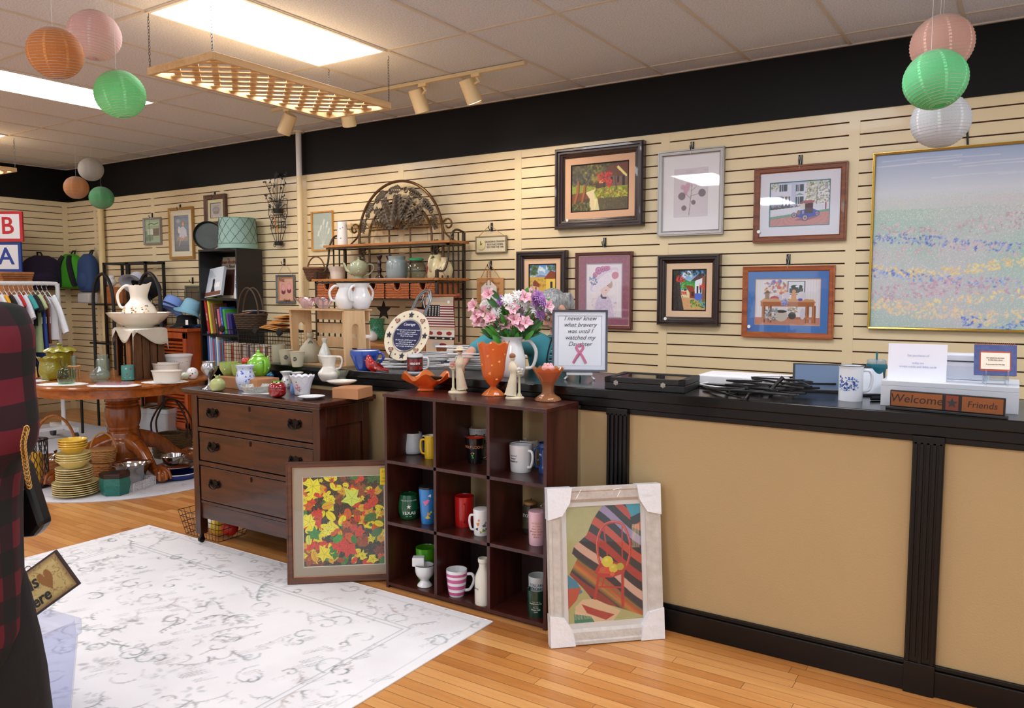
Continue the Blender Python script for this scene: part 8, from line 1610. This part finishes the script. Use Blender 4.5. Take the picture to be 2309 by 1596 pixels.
# ---- clothes rack
def clothes():
    RY,xr,xl = 0,0,-1.0;CR = radians(86);WP = lambda x,y,z: Vector((-8.17+x*cos(CR)-y*sin(CR),4.12+x*sin(CR)+y*cos(CR),z));wm = M('dcdcdc',.35);t = T('clothes_rack','white double-rail rolling clothes rack full of children\'s clothes','rack',(-8.17,4.12,0),CR);inv = Matrix()
    MB().tube(smoothpts([(xr,RY,.12),(xr,RY,.8),(xr,RY,1.50),(xr-.01,RY,1.55),(xr-.06,RY,1.57),(xl/2,RY,1.57),(xl,RY,1.57)],5),.02,10).build('top_rail',wm,t,xf=inv);MB().cyl((xr,RY,.94),(xl,RY,.94),.02,n=12).build('lower_rail',wm,t,xf=inv)
    MB().cyl((xl,RY,0.1),(xl,RY,1.57),.02,n=12).build('upright',wm,t,xf=inv);b = MB();[b.box(x-.02,x+.02,RY-.28,RY+.28,.10,.14) for x in (xr,xl)];b.box(xl,xr,RY-.02,RY+.02,.1,.13);b.build('base',wm,t,smooth=0,xf=inv)
    for x in (xr,xl):
        for y in (RY-.26,RY+.26): w = MB();w.cyl((x-.015,y,.045),(x+.015,y,.045),.045,n=18);w.build('wheel',M('3a3a3c',.5),t,xf=inv)
    hg = hanger_proto('clothes_hanger',M('e4e4e6',.35),'');hz = .075;first = [True]
    def hang(x,z,lab,g):
        o = hg if first[0] else dup(hg);first[0] = False;o.location = WP(x,0,z-hz-.018);o.rotation_euler = (0,0,pi/2+CR);o.scale = (.85,.85,1);o['label'] = lab;o['group'] = g
    def garment(nm,lab,x,z,L,hw,col,sleeve,flare=1.15,grp=None,rz=0,k=0,sl=.16):
        t = T(nm,lab,'garment',WP(x,0,z),CR+rz);m = M(col,.9,bump=.35,bs=18,var=.12,vs=9) if isinstance(col,str) else col;b = MB();n = 28;vs = [];rs = np.random.RandomState(int(abs(x)*100));ph = rs.uniform(0,6);R = 12
        for i in range(R+1):
            q = i/R;W = hw*(.42+.58*min(1,q*5)) if q < .2 else hw*(1+(flare-1)*(q-.2)/.8);T_ = .012+.012*min(1,q*2)
            for j in range(n): a = 2*pi*j/n;wv = 1+.25*q*sin(5*a+ph);vs.append((T_*wv*cos(a)+.012*q*sin(3*a+ph),W*sin(a)*(1+.05*q*sin(7*a)),-(.035*(1-abs(sin(a))) if i == 0 else 0)-L*q-.05*abs(sin(a))*(1 if q < .15 else .5 if q < .3 else 0)))
        b.add(vs,[(i*n+j,(i+1)*n+j,(i+1)*n+(j+1) % n,i*n+(j+1) % n) for i in range(R) for j in range(n)]+[tuple(range(n))]);b.build('body',m,t,smooth=1)
        if sleeve:
            for s in (-1,1): S = MB();e = Vector((.02,s*(hw*.98+sleeve*.45),-.07-sleeve*.9));S.tube(smoothpts([(0,s*hw*.72,-.05),(.01,s*(hw+sleeve*.15),-.07-sleeve*.3),e],4),[.045]*3+[.042]*3+[.045]*3,12,flat=.5);S.build('sleeve',m,t)
        if len(COL.objects) % 3 == 0: MB().box(.0,.002,-hw-.02,-hw+.025,-.30,-.235).build('price_tag',M('f0f0f0',.6),t,smooth=0)
        return t
    A = [('red','b02028',.30,.15,.1),('dark navy','2a2f40',.42,.17,.14),('blue denim','5a7088',.5,.16,.1),('pale denim','93a8c0',.58,.17,.12),('sky blue','a9c4e0',.36,.16,.12),('royal blue','2a4a9a',.22,.16,.1),('aqua','a8d4dc',.44,.15,.1),('pink tie-dye','dcb4bc',.56,.16,.12),('white','d9dadd',.34,.16,.12),('mustard yellow','dda01f',.66,.17,.34),('black','141416',.30,.17,.14),('white and red','c9c9d0',.62,.16,.12),('bright red','c02a2e',.4,.12,.08),('light grey','cfcfd8',.68,.15,.2),('teal green','3f9a98',.56,.16,.1),('black and pink','1a1618',.32,.17,.12),('pale green','b8c890',.58,.15,.1),('cobalt blue','2f4a98',.66,.14,0),('rust brown','7a3a24',.5,.13,0),('white long-sleeved','d2d6da',.46,.18,.36)]
    for i,(nm,col,L,hw,sv) in enumerate(A):
        x = xl+.1+(xr-.1-xl-.1)*i/(len(A)-1);hang(x,1.57,'white plastic hanger on the top rail of the clothes rack','hangers on the top rail');garment('shirt' if L < .6 else 'dress','%s child\'s %s on the upper rail of the clothes rack' % (nm,'shirt' if L < .6 else 'dress'),x,1.48,L,hw,col,sv,1.1 if L < .6 else 1.35,rz=0)
    B = [('lavender','a48ad0',.5,.16),('lilac flowered','b29ade',.55,.15),('black','17161a',.6,.16),('black and white checked','c0b8a8',.64,.16),('plum grey','4f3f48',.5,.15),('dark green','1f6a5c',.45,.15),('white sprigged','dcdcdc',.5,.14),('turquoise','4fb8a0',.38,.17),('mint green','6ac8b0',.36,.17),('pink trimmed mint','8ad0bc',.22,.16),('apricot','dca050',.28,.15),('flowered navy','1f2038',.3,.15),('rust orange','9a4420',.42,.17),('black striped','222024',.3,.15)]
    for i,(nm,col,L,hw) in enumerate(B):
        x = xl+.1+(xr-.12-xl-.1)*i/(len(B)-1);hang(x,.94,'white plastic hanger on the lower rail of the clothes rack','hangers on the lower rail')
        if nm.startswith('black and white'):
            m,nt,bb = newmat('check');tc = N(nt,'ShaderNodeTexCoord');ck = N(nt,'ShaderNodeTexChecker',Scale=38);ck.inputs[1].default_value = (.75,.72,.65,1);ck.inputs[2].default_value = (.02,.02,.02,1);nt.links.new(tc.outputs['Object'],ck.inputs[0]);nt.links.new(ck.outputs[0],bb.inputs['Base Color']);col = m
        garment('shorts' if L < .35 else 'skirt','%s child\'s %s on the lower rail of the clothes rack' % (nm,'shorts' if L < .35 else 'skirt'),x,.86,L,hw,col,0,1.25,rz=0)
clothes()
# ---- paper lanterns
def lantern(label,x,y,dpx,D,col,tilt=0,ribs=22,string=True):
    c = onD(x,y,D);R = dpx/2*D/F;t = T('paper_lantern',label,'lantern',c);t.rotation_euler = (tilt,tilt*.6,x*.1);prof = [(.24*R,-R*.93)]+[(R*cos(a)*(1+.012*(1 if i % 2 else -1)),R*sin(a)*.96) for i,a in enumerate(np.linspace(-1.3,1.3,ribs*2+1))]+[(.24*R,R*.93)]
    MB().lathe(prof,56,cap=False).build('shade',PAPER(col),t,smooth=1.3);b = MB()
    for i,a in enumerate(np.linspace(-1.25,1.25,ribs)): b.tube([(R*1.004*cos(a)*cos(q),R*1.004*cos(a)*sin(q),R*.965*sin(a)) for q in np.linspace(0,2*pi,48,endpoint=False)],.0011,4,closed=True)
    b.tube([(.24*R*cos(q),.24*R*sin(q),-R*.93) for q in np.linspace(0,2*pi,20,endpoint=False)],.0016,5,closed=True);b.tube([(-.24*R,0,-R*.93),(-.04*R,0,0),(-.24*R,0,R*.93)],.0014,4);b.tube([(.24*R,0,-R*.93),(.04*R,0,0),(.24*R,0,R*.93)],.0014,4);b.build('wire_ribs',M('b8b4ac',.5),t)
    v = MB()
    for k in range(8): q = 2*pi*k/8;v.add([(R*1.003*cos(a)*cos(q+e),R*1.003*cos(a)*sin(q+e),R*.963*sin(a)) for a in np.linspace(-1.3,1.3,26) for e in (-.05,.05)],[(2*i,2*i+1,2*i+3,2*i+2) for i in range(25)])
    v.build('paper_seams',M(col,.8,var=.02),t)
    if string: o = tagp(MB().tube([(0,0,0),(0,0,CZ-c.z-R*.9)],.0008,4).build('hanging_string',M('d8d8d8',.6),t));o.matrix_parent_inverse = Matrix();o.rotation_euler = t.rotation_euler.to_matrix().inverted().to_euler();o.location = (0,0,R*.9)
    return t
lantern('pink paper lantern near ceiling at left, beside the orange one',213,80,112,3.82,'ecc8c0',.1);lantern('orange paper lantern hanging lowest left of the front cluster',125,120,116,3.5,'d98e48',.12);lantern('green paper lantern hanging below the front cluster',271,213,108,3.72,'8ae89a',-.12)
lantern('pink paper lantern at top of the stack at right',2124,100,132,3.62,'e6b8a6',.1);lantern('green paper lantern in the middle of the stack at right',2109,180,134,3.37,'7ee09c',.2);lantern('white paper lantern at bottom of the stack at right',2121,272,124,3.64,'e2e4e8',.05)
lantern('small far white paper lantern in the left corner',205,382,53,8.1,'cfc9be');lantern('small far orange paper lantern in the left corner',172,423,52,7.85,'c98a50');lantern('small far green paper lantern in the left corner',229,446,52,8.3,'6fbe84')
# ---- storage bin and wooden sign in the foreground
def bin_(name,label,loc,rz,w,d,h,mat,rim=.016):
    t = T(name,label,'bin',loc,rz);b = MB();k = .86
    def ring(W,D_,z,r=.03,n=5):
        out = []
        for sx,sy,a0 in ((1,1,0),(-1,1,pi/2),(-1,-1,pi),(1,-1,1.5*pi)):
            for i in range(n): a = a0+pi/2*i/(n-1);out.append((sx*(W/2-r)+r*cos(a),sy*(D_/2-r)+r*sin(a),z))
        return out
    R = [ring(w*k,d*k,0),ring(w*.97,d*.96,h-.05),ring(w*.97,d*.96,h-.05),ring(w,d,h-.045),ring(w,d,h),ring(w-.03,d-.03,h),ring(w*.955,d*.945,h-.05),ring(w*k-.006,d*k-.006,.004)];n = len(R[0]);vs = [p for r in R for p in r]
    b.add(vs,[(i*n+j,i*n+(j+1) % n,(i+1)*n+(j+1) % n,(i+1)*n+j) for i in range(len(R)-1) for j in range(n)]+[tuple(range(n-1,-1,-1)),tuple((len(R)-1)*n+j for j in range(n))]);b.build('body',mat,t,smooth=.7);return t
cn = onD(193,1400,2.72);ax = (-RT*.55+FW*.0).normalized();rz = SR-.45;W_,D_ = .58,.42
X = Matrix.Rotation(rz,4,'Z');ctr = cn-(X @ Vector((W_/2,D_/2,0)));ctr.z = .007
bn = bin_('storage_bin','frosted clear plastic storage bin on the rug beside the plaid person',ctr,rz,W_,D_,cn.z,GLASS('f3f5fd',.8,.2,alpha=.09))
def heart_sign():
    D = 2.75;tl,tr,br,bl = onD(-40,1352,D),onD(120,1243,D),onD(180,1317,D),onD(75,1394,D);u = (tr-onD(60,1283,D)).normalized();v = (tr-br).normalized();w = .40;h = (tr-br).length*1.55;o = br-u*w/2+v*h*.0;u = (br-onD(75,1393,D)).normalized();v = (tr-br);v = (v-u*v.dot(u)).normalized();h = (tr-br).length*1.0;o = br-u*(w/2)+v*(h/2)
    h2 = h;t = T('friends_sign','crackled tan wooden sign with heart tipped in the storage bin','sign');n = u.cross(v)*-1
    t.matrix_world = Matrix(((u.x,u.cross(v).x*-1,v.x,o.x),(u.y,u.cross(v).y*-1,v.y,o.y),(u.z,u.cross(v).z*-1,v.z,o.z),(0,0,0,1)))
    MB().box(-w/2,w/2,0,.012,-h/2,h/2).build('board',M('35221c',.6),t,smooth=0,bev=.002)
    def art(w,h):
        A = Art(w,h,150,'b59a5a',41);A.put(A.noise(4),'c9b478',.7);rs = A.rs
        for _ in range(170): x,y = rs.rand(2);p = [(x,y)];[p.append((p[-1][0]+rs.uniform(-.03,.03),p[-1][1]+rs.uniform(-.06,.06))) for _ in range(4)];A.line(p,.004,'6a4f26',.7)
        e = np.minimum(np.minimum(A.X*w,(1-A.X)*w),np.minimum(A.Y*h,(1-A.Y)*h));A.put(np.clip(1-e/.018,0,1),'6a4426',.8)
        A.poly([(.80+.07*sin(q)**3,.56+.020*(13*cos(q)-5*cos(2*q)-2*cos(3*q)-cos(4*q))) for q in np.linspace(0,2*pi,40,endpoint=False)],'8a5a26');return A
    a = art(w-.014,h-.014);a.build('crackled_face',t,loc=(0,-.001,0));text('Friends',.062,M('16110d',.5),t,loc=(-.005,-.0025,.024),shear=.2,bold=.001);text('gather here',.055,M('16110d',.5),t,loc=(-.03,-.0025,-.036),shear=.2,bold=.001)
    MB().tube(arc((.08,.006,h/2),.012,0,pi,10),.0016,5).build('hanging_loop',M('5a4a3a',.4),t)
heart_sign()
# ---- oak table top
TT = TZ+.006
OLV = M('8a8420',.15,var=.25,vs=25,bump=.5,bs=70,coat=.6)
ruf = lambda k,z0,A=.006: (lambda a,r,z: (r*(1+(.05*cos(k*a) if z > z0 else 0)),z+(A*cos(k*a) if z > z0 else 0)))
pot('ruffled_crock','olive green embossed crock with ruffled rim at front left of oak table','crock',115,857,TT,[(15,0),(19,3),(24,18),(22,34),(21,42),(26,50)],OLV,n=64,fn=ruf(9,.15))
t,s,p = pot('lidded_crock','taller olive green crock with ruffled lid behind the open one','crock',137,850,TT,[(18,0),(22,3),(26,20),(25,40),(28,56)],OLV,n=64);MB().lathe(sprof([(0,55*s),(31*s,56*s),(33*s,59*s),(22*s,64*s),(5*s,67*s),(4*s,70*s),(6*s,73*s),(0,76*s)],2),64,fn=lambda a,i,r,z: (r,z+(.005*cos(9*a) if r > .08 else 0))).build('lid',OLV,t)
DG = 'lace doilies on the oak table'
for x,y,rx,lab in ((141,866,54,'white lace doily under the glass apple'),(258,869,58,'white lace doily under the pink glass tray'),(372,861,50,'white lace doily under the oval baking dishes'),(93,857,20,'white lace doily edge behind the olive crock')): doily(lab,x,y,TT,rx,ry=.11)
GC = GLASS('eaf2ee',1,.03,alpha=.06);zd = TT+.003
t,s,p = pot('glass_apple','clear green tinted glass apple dish on the doily','dish',150,866,zd,[(13,0),(15,3),(19,14),(19,24),(14,33),(5,36),(.1,33)],GLASS('cfe6d2',1),closed=True);MB().tube(smoothpts([(0,0,33*s),(0,.005,40*s),(.012,.01,45*s)],4),.004,8).build('stem',GC,t);MB().lathe([(15*s,0),(17*s,8*s),(16*s,9*s)],48,fn=lambda a,i,r,z: (r*(1+.06*cos(20*a)),z),cap=False).build('cut_base',GC,t)
t,s,p = pot('candy_dish','clear cut glass candy dish with pointed lid','dish',225.6,862,zd,[(13,0),(15,2),(21,12),(22,17)],GC,n=64,fn=lambda a,r,z: (r*(1+.025*cos(20*a)),z));MB().lathe(sprof([(22*s,17*s),(20*s,22*s),(9*s,31*s),(3*s,36*s),(2*s,40*s),(4*s,44*s),(2.5*s,49*s),(0,51*s)],2),48,fn=lambda a,i,r,z: (r*(1+.02*cos(20*a)),z)).build('lid',GC,t)
pot('glass_jar','plain clear glass jar inside left part of the dark crate','jar',233,853,TT+.012,[(13,0),(14,3),(14,38),(11,44),(12,52)],GC)
t,s,p = pot('caged_bottle','small glass bottle in a wooden slat cage','bottle',168,853,TT,[(8,0),(9,3),(8,26),(5,30),(6,44),(6.5,50)],GC);b = MB()
for k in range(12): q = 2*pi*k/12;b.tube([(10*s*cos(q),10*s*sin(q),.0),(12*s*cos(q),12*s*sin(q),27*s)],.0035,5)
b.tube([(12*s*cos(q),12*s*sin(q),27*s) for q in np.linspace(0,2*pi,24,endpoint=False)],.006,6,closed=True);b.build('wooden_cage',M('c9955c',.6),t)
c = onZ(260,866,zd);t = T('glass_tray','flat pink and clear pressed glass tray on the middle doily','tray',c,SR);MB().box(-.12,.12,-.05,.05,0,.016).build('body',GLASS('e8c8cc',.9,.05,alpha=.2),t,smooth=0,bev=.004)
t,s,p = pot('tin_can','small teal tin with red heart inside the crate','tin',290,856,TT+.012,[(14,0),(14.5,1),(14.5,29),(14,30)],M('4f948c',.35));deco(t,p,[(-.2,.4,.008),(.2,.15,.005),(-.5,.15,.005),(-.3,.8,.008),(.3,.75,.009)],['b02a2a','e0d8c8','e0d8c8','d8e0d8'])
t,s,p = pot('red_bottle','slim red bottle standing at back inside the dark crate','bottle',300,850,TT+.012,[(5,0),(6,2),(6,26),(3,34),(3,42)],CER('a01c1a'))
BK = CER('ded8cc')
for x,y,h,sx,lab in ((375,854,34,1.1,'small cream oval baking dish behind the larger one'),(377,863,26,1.25,'cream oval baking dish with blue dots nearest the table edge')):
    t,s,p = pot('baking_dish',lab,'dish',x,y,zd,[(24,0),(26,2),(29,h*.8),(31,h*.93),(31,h)],BK,rz=SR,sx=sx*.9,sy=.7)
    deco(t,[(r*.68,q) for r,q in p],[(-pi/2+a,.5,.004) for a in (-.5,-.25,0,.25,.5)],['5a6a8a'])
t,s,p = pot('tall_crock','tall white crock with grey scribbled band at right of table','crock',403,848,TT,[(20,0),(22,2),(27,30),(29,40),(31,44),(31,47)],WHT);rs = np.random.RandomState(8);deco(t,p,[(rs.uniform(-1.3,1.3),rs.uniform(.55,.75),.004) for _ in range(26)],['8a8a8a'])
t,s,p = pot('round_ornament','round white ornament painted with red bird','ornament',434,855,TT,[(5,0),(9,2),(13,12),(10,22),(4,26),(.1,26.5)],WHT,closed=True);deco(t,p,[(-.3,.35,.011),(0,.5,.008),(.5,.6,.006),(-.1,.8,.006)],['b5402a','2a2a2a','4a7a4a'])
pot('round_ornament','small round white and green ornament beside the baking dish','ornament',417,856,TT,[(4,0),(7,2),(9,9),(6,15),(.1,17)],CER('c9d2b8'),closed=True)
# ---- basin, pitcher and doily on the crate
CC = CRT+Vector((-.972,.236,0))*.235+Vector((-.30,.954,0))*.17;ZQ = TZ+.005+.40;a_ = Vector((-.972,.236,0));b_ = Vector((-.30,.954,0))
def cloth():
    X = basis((CC.x,CC.y,ZQ),a_,b_,(0,0,1));n = 30;b = MB();vs = [];hw,hd = .245,.18
    for i in range(n+1):
        for j in range(n+1):
            x = (i/n-.5)*.68;y = (j/n-.5)*.52;fx = 1 if abs(x) <= hw else 0;z = .0025;ox = max(0,abs(x)-hw);oy = max(0,abs(y)-hd);k = abs(sin(8*x+6*y+.4));dz = (ox+oy)*(.1+1.3*k);px_ = math.copysign(min(abs(x),hw)+ox*.12+.006*(ox > 0),x);py_ = math.copysign(min(abs(y),hd)+oy*.12+.006*(oy > 0),y);vs.append((px_,py_,z-dz))
    b.add(vs,[(i*(n+1)+j,(i+1)*(n+1)+j,(i+1)*(n+1)+j+1,i*(n+1)+j+1) for i in range(n) for j in range(n)]);o = b.build('crochet_cloth',M('e6dfcf',.95,bump=1,bs=150),xf=X);m = o.modifiers.new('t','SOLIDIFY');m.thickness = .002;tagp(o,'cream crocheted cloth draped over the dark crate','cloth')
cloth()
IV = CER('ebe3d3',.15);c = onD(272.7,737,(CC-CAM).dot(FW));s = sc(CC);BC = Vector((CC.x,CC.y,ZQ+.006));pr = sprof([(28*s,0),(30*s,.01),(44*s,.035),(60*s,.085),(66*s,.115),(68*s,.12)],3)
t = T('wash_basin','large cream ironstone wash basin on the crate','basin',BC,face(BC));MB().vessel(pr,56,.005).build('body',IV,t)
t = T('wash_pitcher','cream wash pitcher with orange flowers standing in the basin','pitcher',BC+Vector((.01,0,.008)),SR);H = 88*s*.98+.02;pr = sprof([(22*s,0),(26*s,.01),(35*s,24*s),(36*s,32*s),(30*s,46*s),(20*s,58*s),(18*s,66*s),(20*s,80*s),(21*s,H)],3)
MB().vessel(pr,72,.004,fn=lambda a,r,z: (r*(1+(.03*cos(9*a)+.35*math.exp(-(a if a < pi else a-2*pi)**2/.2))*max(0,z/H-.78)/.22),z+.02*max(0,z/H-.8)/.2*math.exp(-(a if a < pi else a-2*pi)**2/.3)+.004*cos(9*a)*max(0,z/H-.8)/.2)).build('body',IV,t)
handle(t,pr,pi,.45*H,.98*H,.055,.011,IV);rs = np.random.RandomState(7);deco(t,pr,[(-pi/2+a+rs.uniform(-.25,.25),rs.uniform(.33,.5),rs.uniform(.006,.013)) for a in (-.75,.75,0)*8],['d8923a','a83a24','4a5a34','e0b05a'])
# ---- things on the floor around the table
FZ = .0045
t,s,p = pot('candle_lantern','black wire cylinder candle holder with yellow pillar candle','candle holder',83,1103,FZ,[(24,0),(26,1),(26,4),(3,5)],M('15130f',.4),closed=True);b = MB();H = 108*s;R = 25*s
for k in range(14):
    for sg in (-1,1): b.tube([(R*cos(2*pi*k/14+sg*.14*sin(j*pi/4)),R*sin(2*pi*k/14+sg*.14*sin(j*pi/4)),.01+(H-.01)*j/20) for j in range(21)],.0035,5)
for h in (.012,H): b.tube([(R*cos(q),R*sin(q),h) for q in np.linspace(0,2*pi,36,endpoint=False)],.008,6,closed=True)
b.build('wire_cylinder',M('15130f',.4),t);MB().cyl((0,0,.015),(0,0,78*s),14*s,n=28).build('candle',M('e2ac2e',.5,sub=.2),t);MB().cyl((0,0,78*s),(0,0,82*s),.0015,n=5).build('wick',M('2a2a2a',.8),t)
A_,s = base(128,1075,FZ,34);wicker('handled_basket','big brown willow basket with tall hoop handle holding silverware',A_,[(36*s,0),(40*s,.01),(52*s,38*s)],'a86a34',(100*s,1,.011),rz=SR,sy=.8)
t = T('silver_coffee_pot','silver lidded pot inside the big willow basket','pot',A_+Vector((0,0,.02)),0);MB().lathe(sprof([(0,0),(12*s,0),(20*s,16*s),(18*s,30*s),(9*s,38*s),(3*s,42*s),(4*s,48*s),(0,50*s)],3),32).build('body',M('b9b9ba',.12,metal=1),t)
YL = [CER('e8c24a'),CER('ddd08a'),CER('dccd92'),CER('dacb8a')];z = FZ;L0,s = base(170,1121,FZ,28)
for (n,r0,r1,dz,h,nm,mt_,g) in ((6,28,46,.0155,.022,'dinner_plate',3,'dinner plates in the yellow stack'),(6,22,37,.0165,.02,'salad_plate',2,'smaller plates in the yellow stack'),(4,18,35,.017,.055,'soup_bowl',1,'wide bowls in the yellow stack'),(4,16,29,.017,.045,'cereal_bowl',0,'top bowls in the yellow stack')):
    first = None
    for i in range(n):
        loc = Vector((L0.x+(.01 if nm == 'dinner_plate' else 0),L0.y,z))
        if first is None:
            o = first = T(nm,'','plate' if 'plate' in nm else 'bowl',loc,0,g);MB().vessel(sprof([(r0*s,0),((r0+3)*s,.003),(r1*s*.9,h*.7),(r1*s,h)],2),48,.005).build('body',YL[mt_],o);MB().tube([(r1*s*cos(q),r1*s*sin(q),h) for q in np.linspace(0,2*pi,48,endpoint=False)],.0035,6,closed=True).build('rim',YL[mt_],o)
        else: o = dup(first,loc)
        o['label'] = {'d': 'pale yellow dinner plate in the bottom tier of the floor stack','s': 'pale yellow plate in the second tier of the floor stack' if 'plate' in nm else 'yellow wide bowl in the third tier of the floor stack','c': 'bright yellow small bowl in the top tier of the floor stack'}[nm[0]];z += dz
    z += h-dz+.002
W1,s = base(236,1090,FZ,26);wicker('storage_basket','tan woven lidded basket under the small handled basket',W1,[(26*s,0),(28*s,.01),(29*s,38*s)],'b07238',rz=SR,sy=.8,lid='b5763c');wicker('lidded_basket','small tan lidded basket with loop handle before the table pedestal',W1+Vector((0,0,38*s+.02)),[(20*s,0),(22*s,.01),(27*s,28*s)],'c08a50',(44*s,1,.007),rz=SR+.2,sy=.8,lid='c9945a')
c = onZ(243,1122,FZ);t = T('hexagonal_box','teal hexagonal box with dark brown rim in front of the steel bowl','box',c+Vector((-.06,.09,0)),SR);t.location.z = FZ;s = sc(c);hx = lambda r,n=6: [(r*cos(pi*q/3+.2),r*sin(pi*q/3+.2)*.85) for q in range(6)]
b = MB();P1 = [hx(30*s),hx(35*s),hx(33*s)];zs = (0,24*s,40*s);b.add([(x,y,zs[i]) for i in range(3) for x,y in P1[i]],[(i*6+j,i*6+(j+1) % 6,(i+1)*6+(j+1) % 6,(i+1)*6+j) for i in range(2) for j in range(6)]+[(5,4,3,2,1,0),tuple(range(12,18))]);b.build('body',M('1f6a5e',.3,var=.35,vs=30,bump=.4,bs=60),t,smooth=0,bev=.003);b = MB();b.prism(hx(34*s),10*s,Matrix.Translation((0,0,40*s)));b.build('rim',M('2c1812',.4),t,smooth=0,bev=.003);MB().cyl((0,0,50*s),(0,0,50.5*s),13*s,n=24).build('opening',M('0c0806',.8),t)
pot('steel_bowl','shiny stainless steel mixing bowl on the white crate','bowl',299,1090,FZ+.02,[(17,0),(19,1),(28,16),(38,40),(45,43),(47,45)],M('c4c4c4',.1,metal=1),n=56)
A_ = onZ(302,1110,FZ);B_ = onZ(351,1092,FZ);t = T('grid_crate','white plastic grid crate under the steel bowl','crate',A_,math.atan2(B_.y-A_.y,B_.x-A_.x));L = (B_-A_).length;b = MB()
for q in range(17):
    for yy in (0,.16): b.box(L*q/16-.002,L*q/16+.002,yy,yy+.004,0,.065)
    if q < 11:
        for xx in (0,L): b.box(xx-.002,xx+.002,.016*q-.002,.016*q+.002,0,.065)
for k in range(6):
    for yy in (0,.16): b.box(0,L,yy,yy+.004,k*.0125,k*.0125+.0035)
    for xx in (0,L): b.box(xx-.002,xx+.002,0,.16,k*.0125,k*.0125+.0035)
b.box(0,L,0,.16,0,.003);b.build('body',M('dcdce0',.5),t,smooth=0)
W2,s = base(390,1035,FZ,34);wicker('twig_basket','tall-handled brown twig basket half hidden by the dresser',W2,[(34*s,0),(40*s,.01),(42*s,34*s),(36*s,52*s)],'6a5030',None,rz=SR,sy=.8,courses=14);b = MB()
for q in (-1,1): b.tube(smoothpts([(38*s,q*.05,45*s),(40*s,q*.05,80*s),(20*s,q*.03,118*s),(0,0,130*s),(-20*s,q*.03,118*s),(-40*s,q*.05,80*s),(-38*s,q*.05,45*s)],6),.009,8)
b.build('twig_handle',M('3f2a1a',.6),[o for o in COL.objects if o.get('label','').startswith('tall-handled brown')][0])
for x,y,r,h,z_,lab,col,me,nm in ((405,1083,40,14,FZ,'blue and white enamel pan under the silver trays beside the dresser','1c3a8a',0,'enamel_pan'),(400,1068,42,6,.08,'round silver tray on the enamel pan','bcbcbe',1,'silver_tray'),(392,1052,26,20,.115,'small silver chafing pan on top of the tray','b4b4b6',1,'silver_pan')):
    L_,s = base(x,y if z_ < .05 else 1080,FZ,r*.6);L_.z = z_;t = T(nm,lab,'pan',L_);MB().vessel([(r*.6*s,0),(r*.8*s,h*.2*s),(r*s,h*s)],40,.004).build('body',M(col,.12 if me else .3,metal=me),t);MB().tube([(r*s*cos(q),r*s*sin(q),h*s) for q in np.linspace(0,2*pi,40,endpoint=False)],.004,6,closed=True).build('rim',WHT if not me else M('c8c8ca',.12,metal=1),t)
c = onZ(385,980,0);bin_('storage_bin','clear plastic bin of books near the louvered cabinet',(c.x-.1,c.y-.06,0),.25,.55,.38,.30,GLASS('eef0f4',.8,.2,alpha=.3))
for k in range(6): tagp(MB().box(-.02,.02,-.1,.1,0,.22).build('book',M(['c8b43a','8a3a34','d8d4c8','3a4a6a','b8743a','5a6a4a'][k],.5),loc=(c.x-.28+k*.06,c.y-.06,.07),rot=(0,0,.25)),'%s book standing in the clear plastic bin' % ['mustard','dark red','off-white','navy','orange-brown','sage green'][k],'book')
# wire basket with coloured balls below the dresser
c = onZ(455,1205,FZ);t = T('wire_basket','black wire basket under the left end of the dresser holding bright toys','basket',(-4.16,2.98,0),0);b = MB();w,d,h = .40,.24,.15
for k in range(12):
    x = -w/2+w*k/11
    for q in (-1,1): b.tube([(x*.8,q*d/2*.8,.003),(x,q*d/2,h)],.0016,4)
for k in range(7):
    y = -d/2+d*k/6
    for q in (-1,1): b.tube([(q*w/2*.8,y*.8,.003),(q*w/2,y,h)],.0016,4)
for j in range(5): z = .003+(h-.003)*j/4;f = .8+.2*j/4;b.tube([(sx*w/2*f,sy*d/2*f,z) for sx,sy in ((-1,-1),(1,-1),(1,1),(-1,1))],.002,4,closed=True)
b.build('wire_body',M('24201c',.4,metal=.5),t)
for i,(x,y,r,cc,l) in enumerate(((-4.10,2.96,.05,'e8c030','yellow'),(-4.02,2.98,.05,'c02a1c','red'),(-4.2,3.0,.045,'d8d4c0','white'))): tagp(MB().sph((0,0,r),r,18).build('toy_ball',M(cc,.3),loc=(x,y,.012)),'%s toy ball in the wire basket under the dresser' % l,'toy')
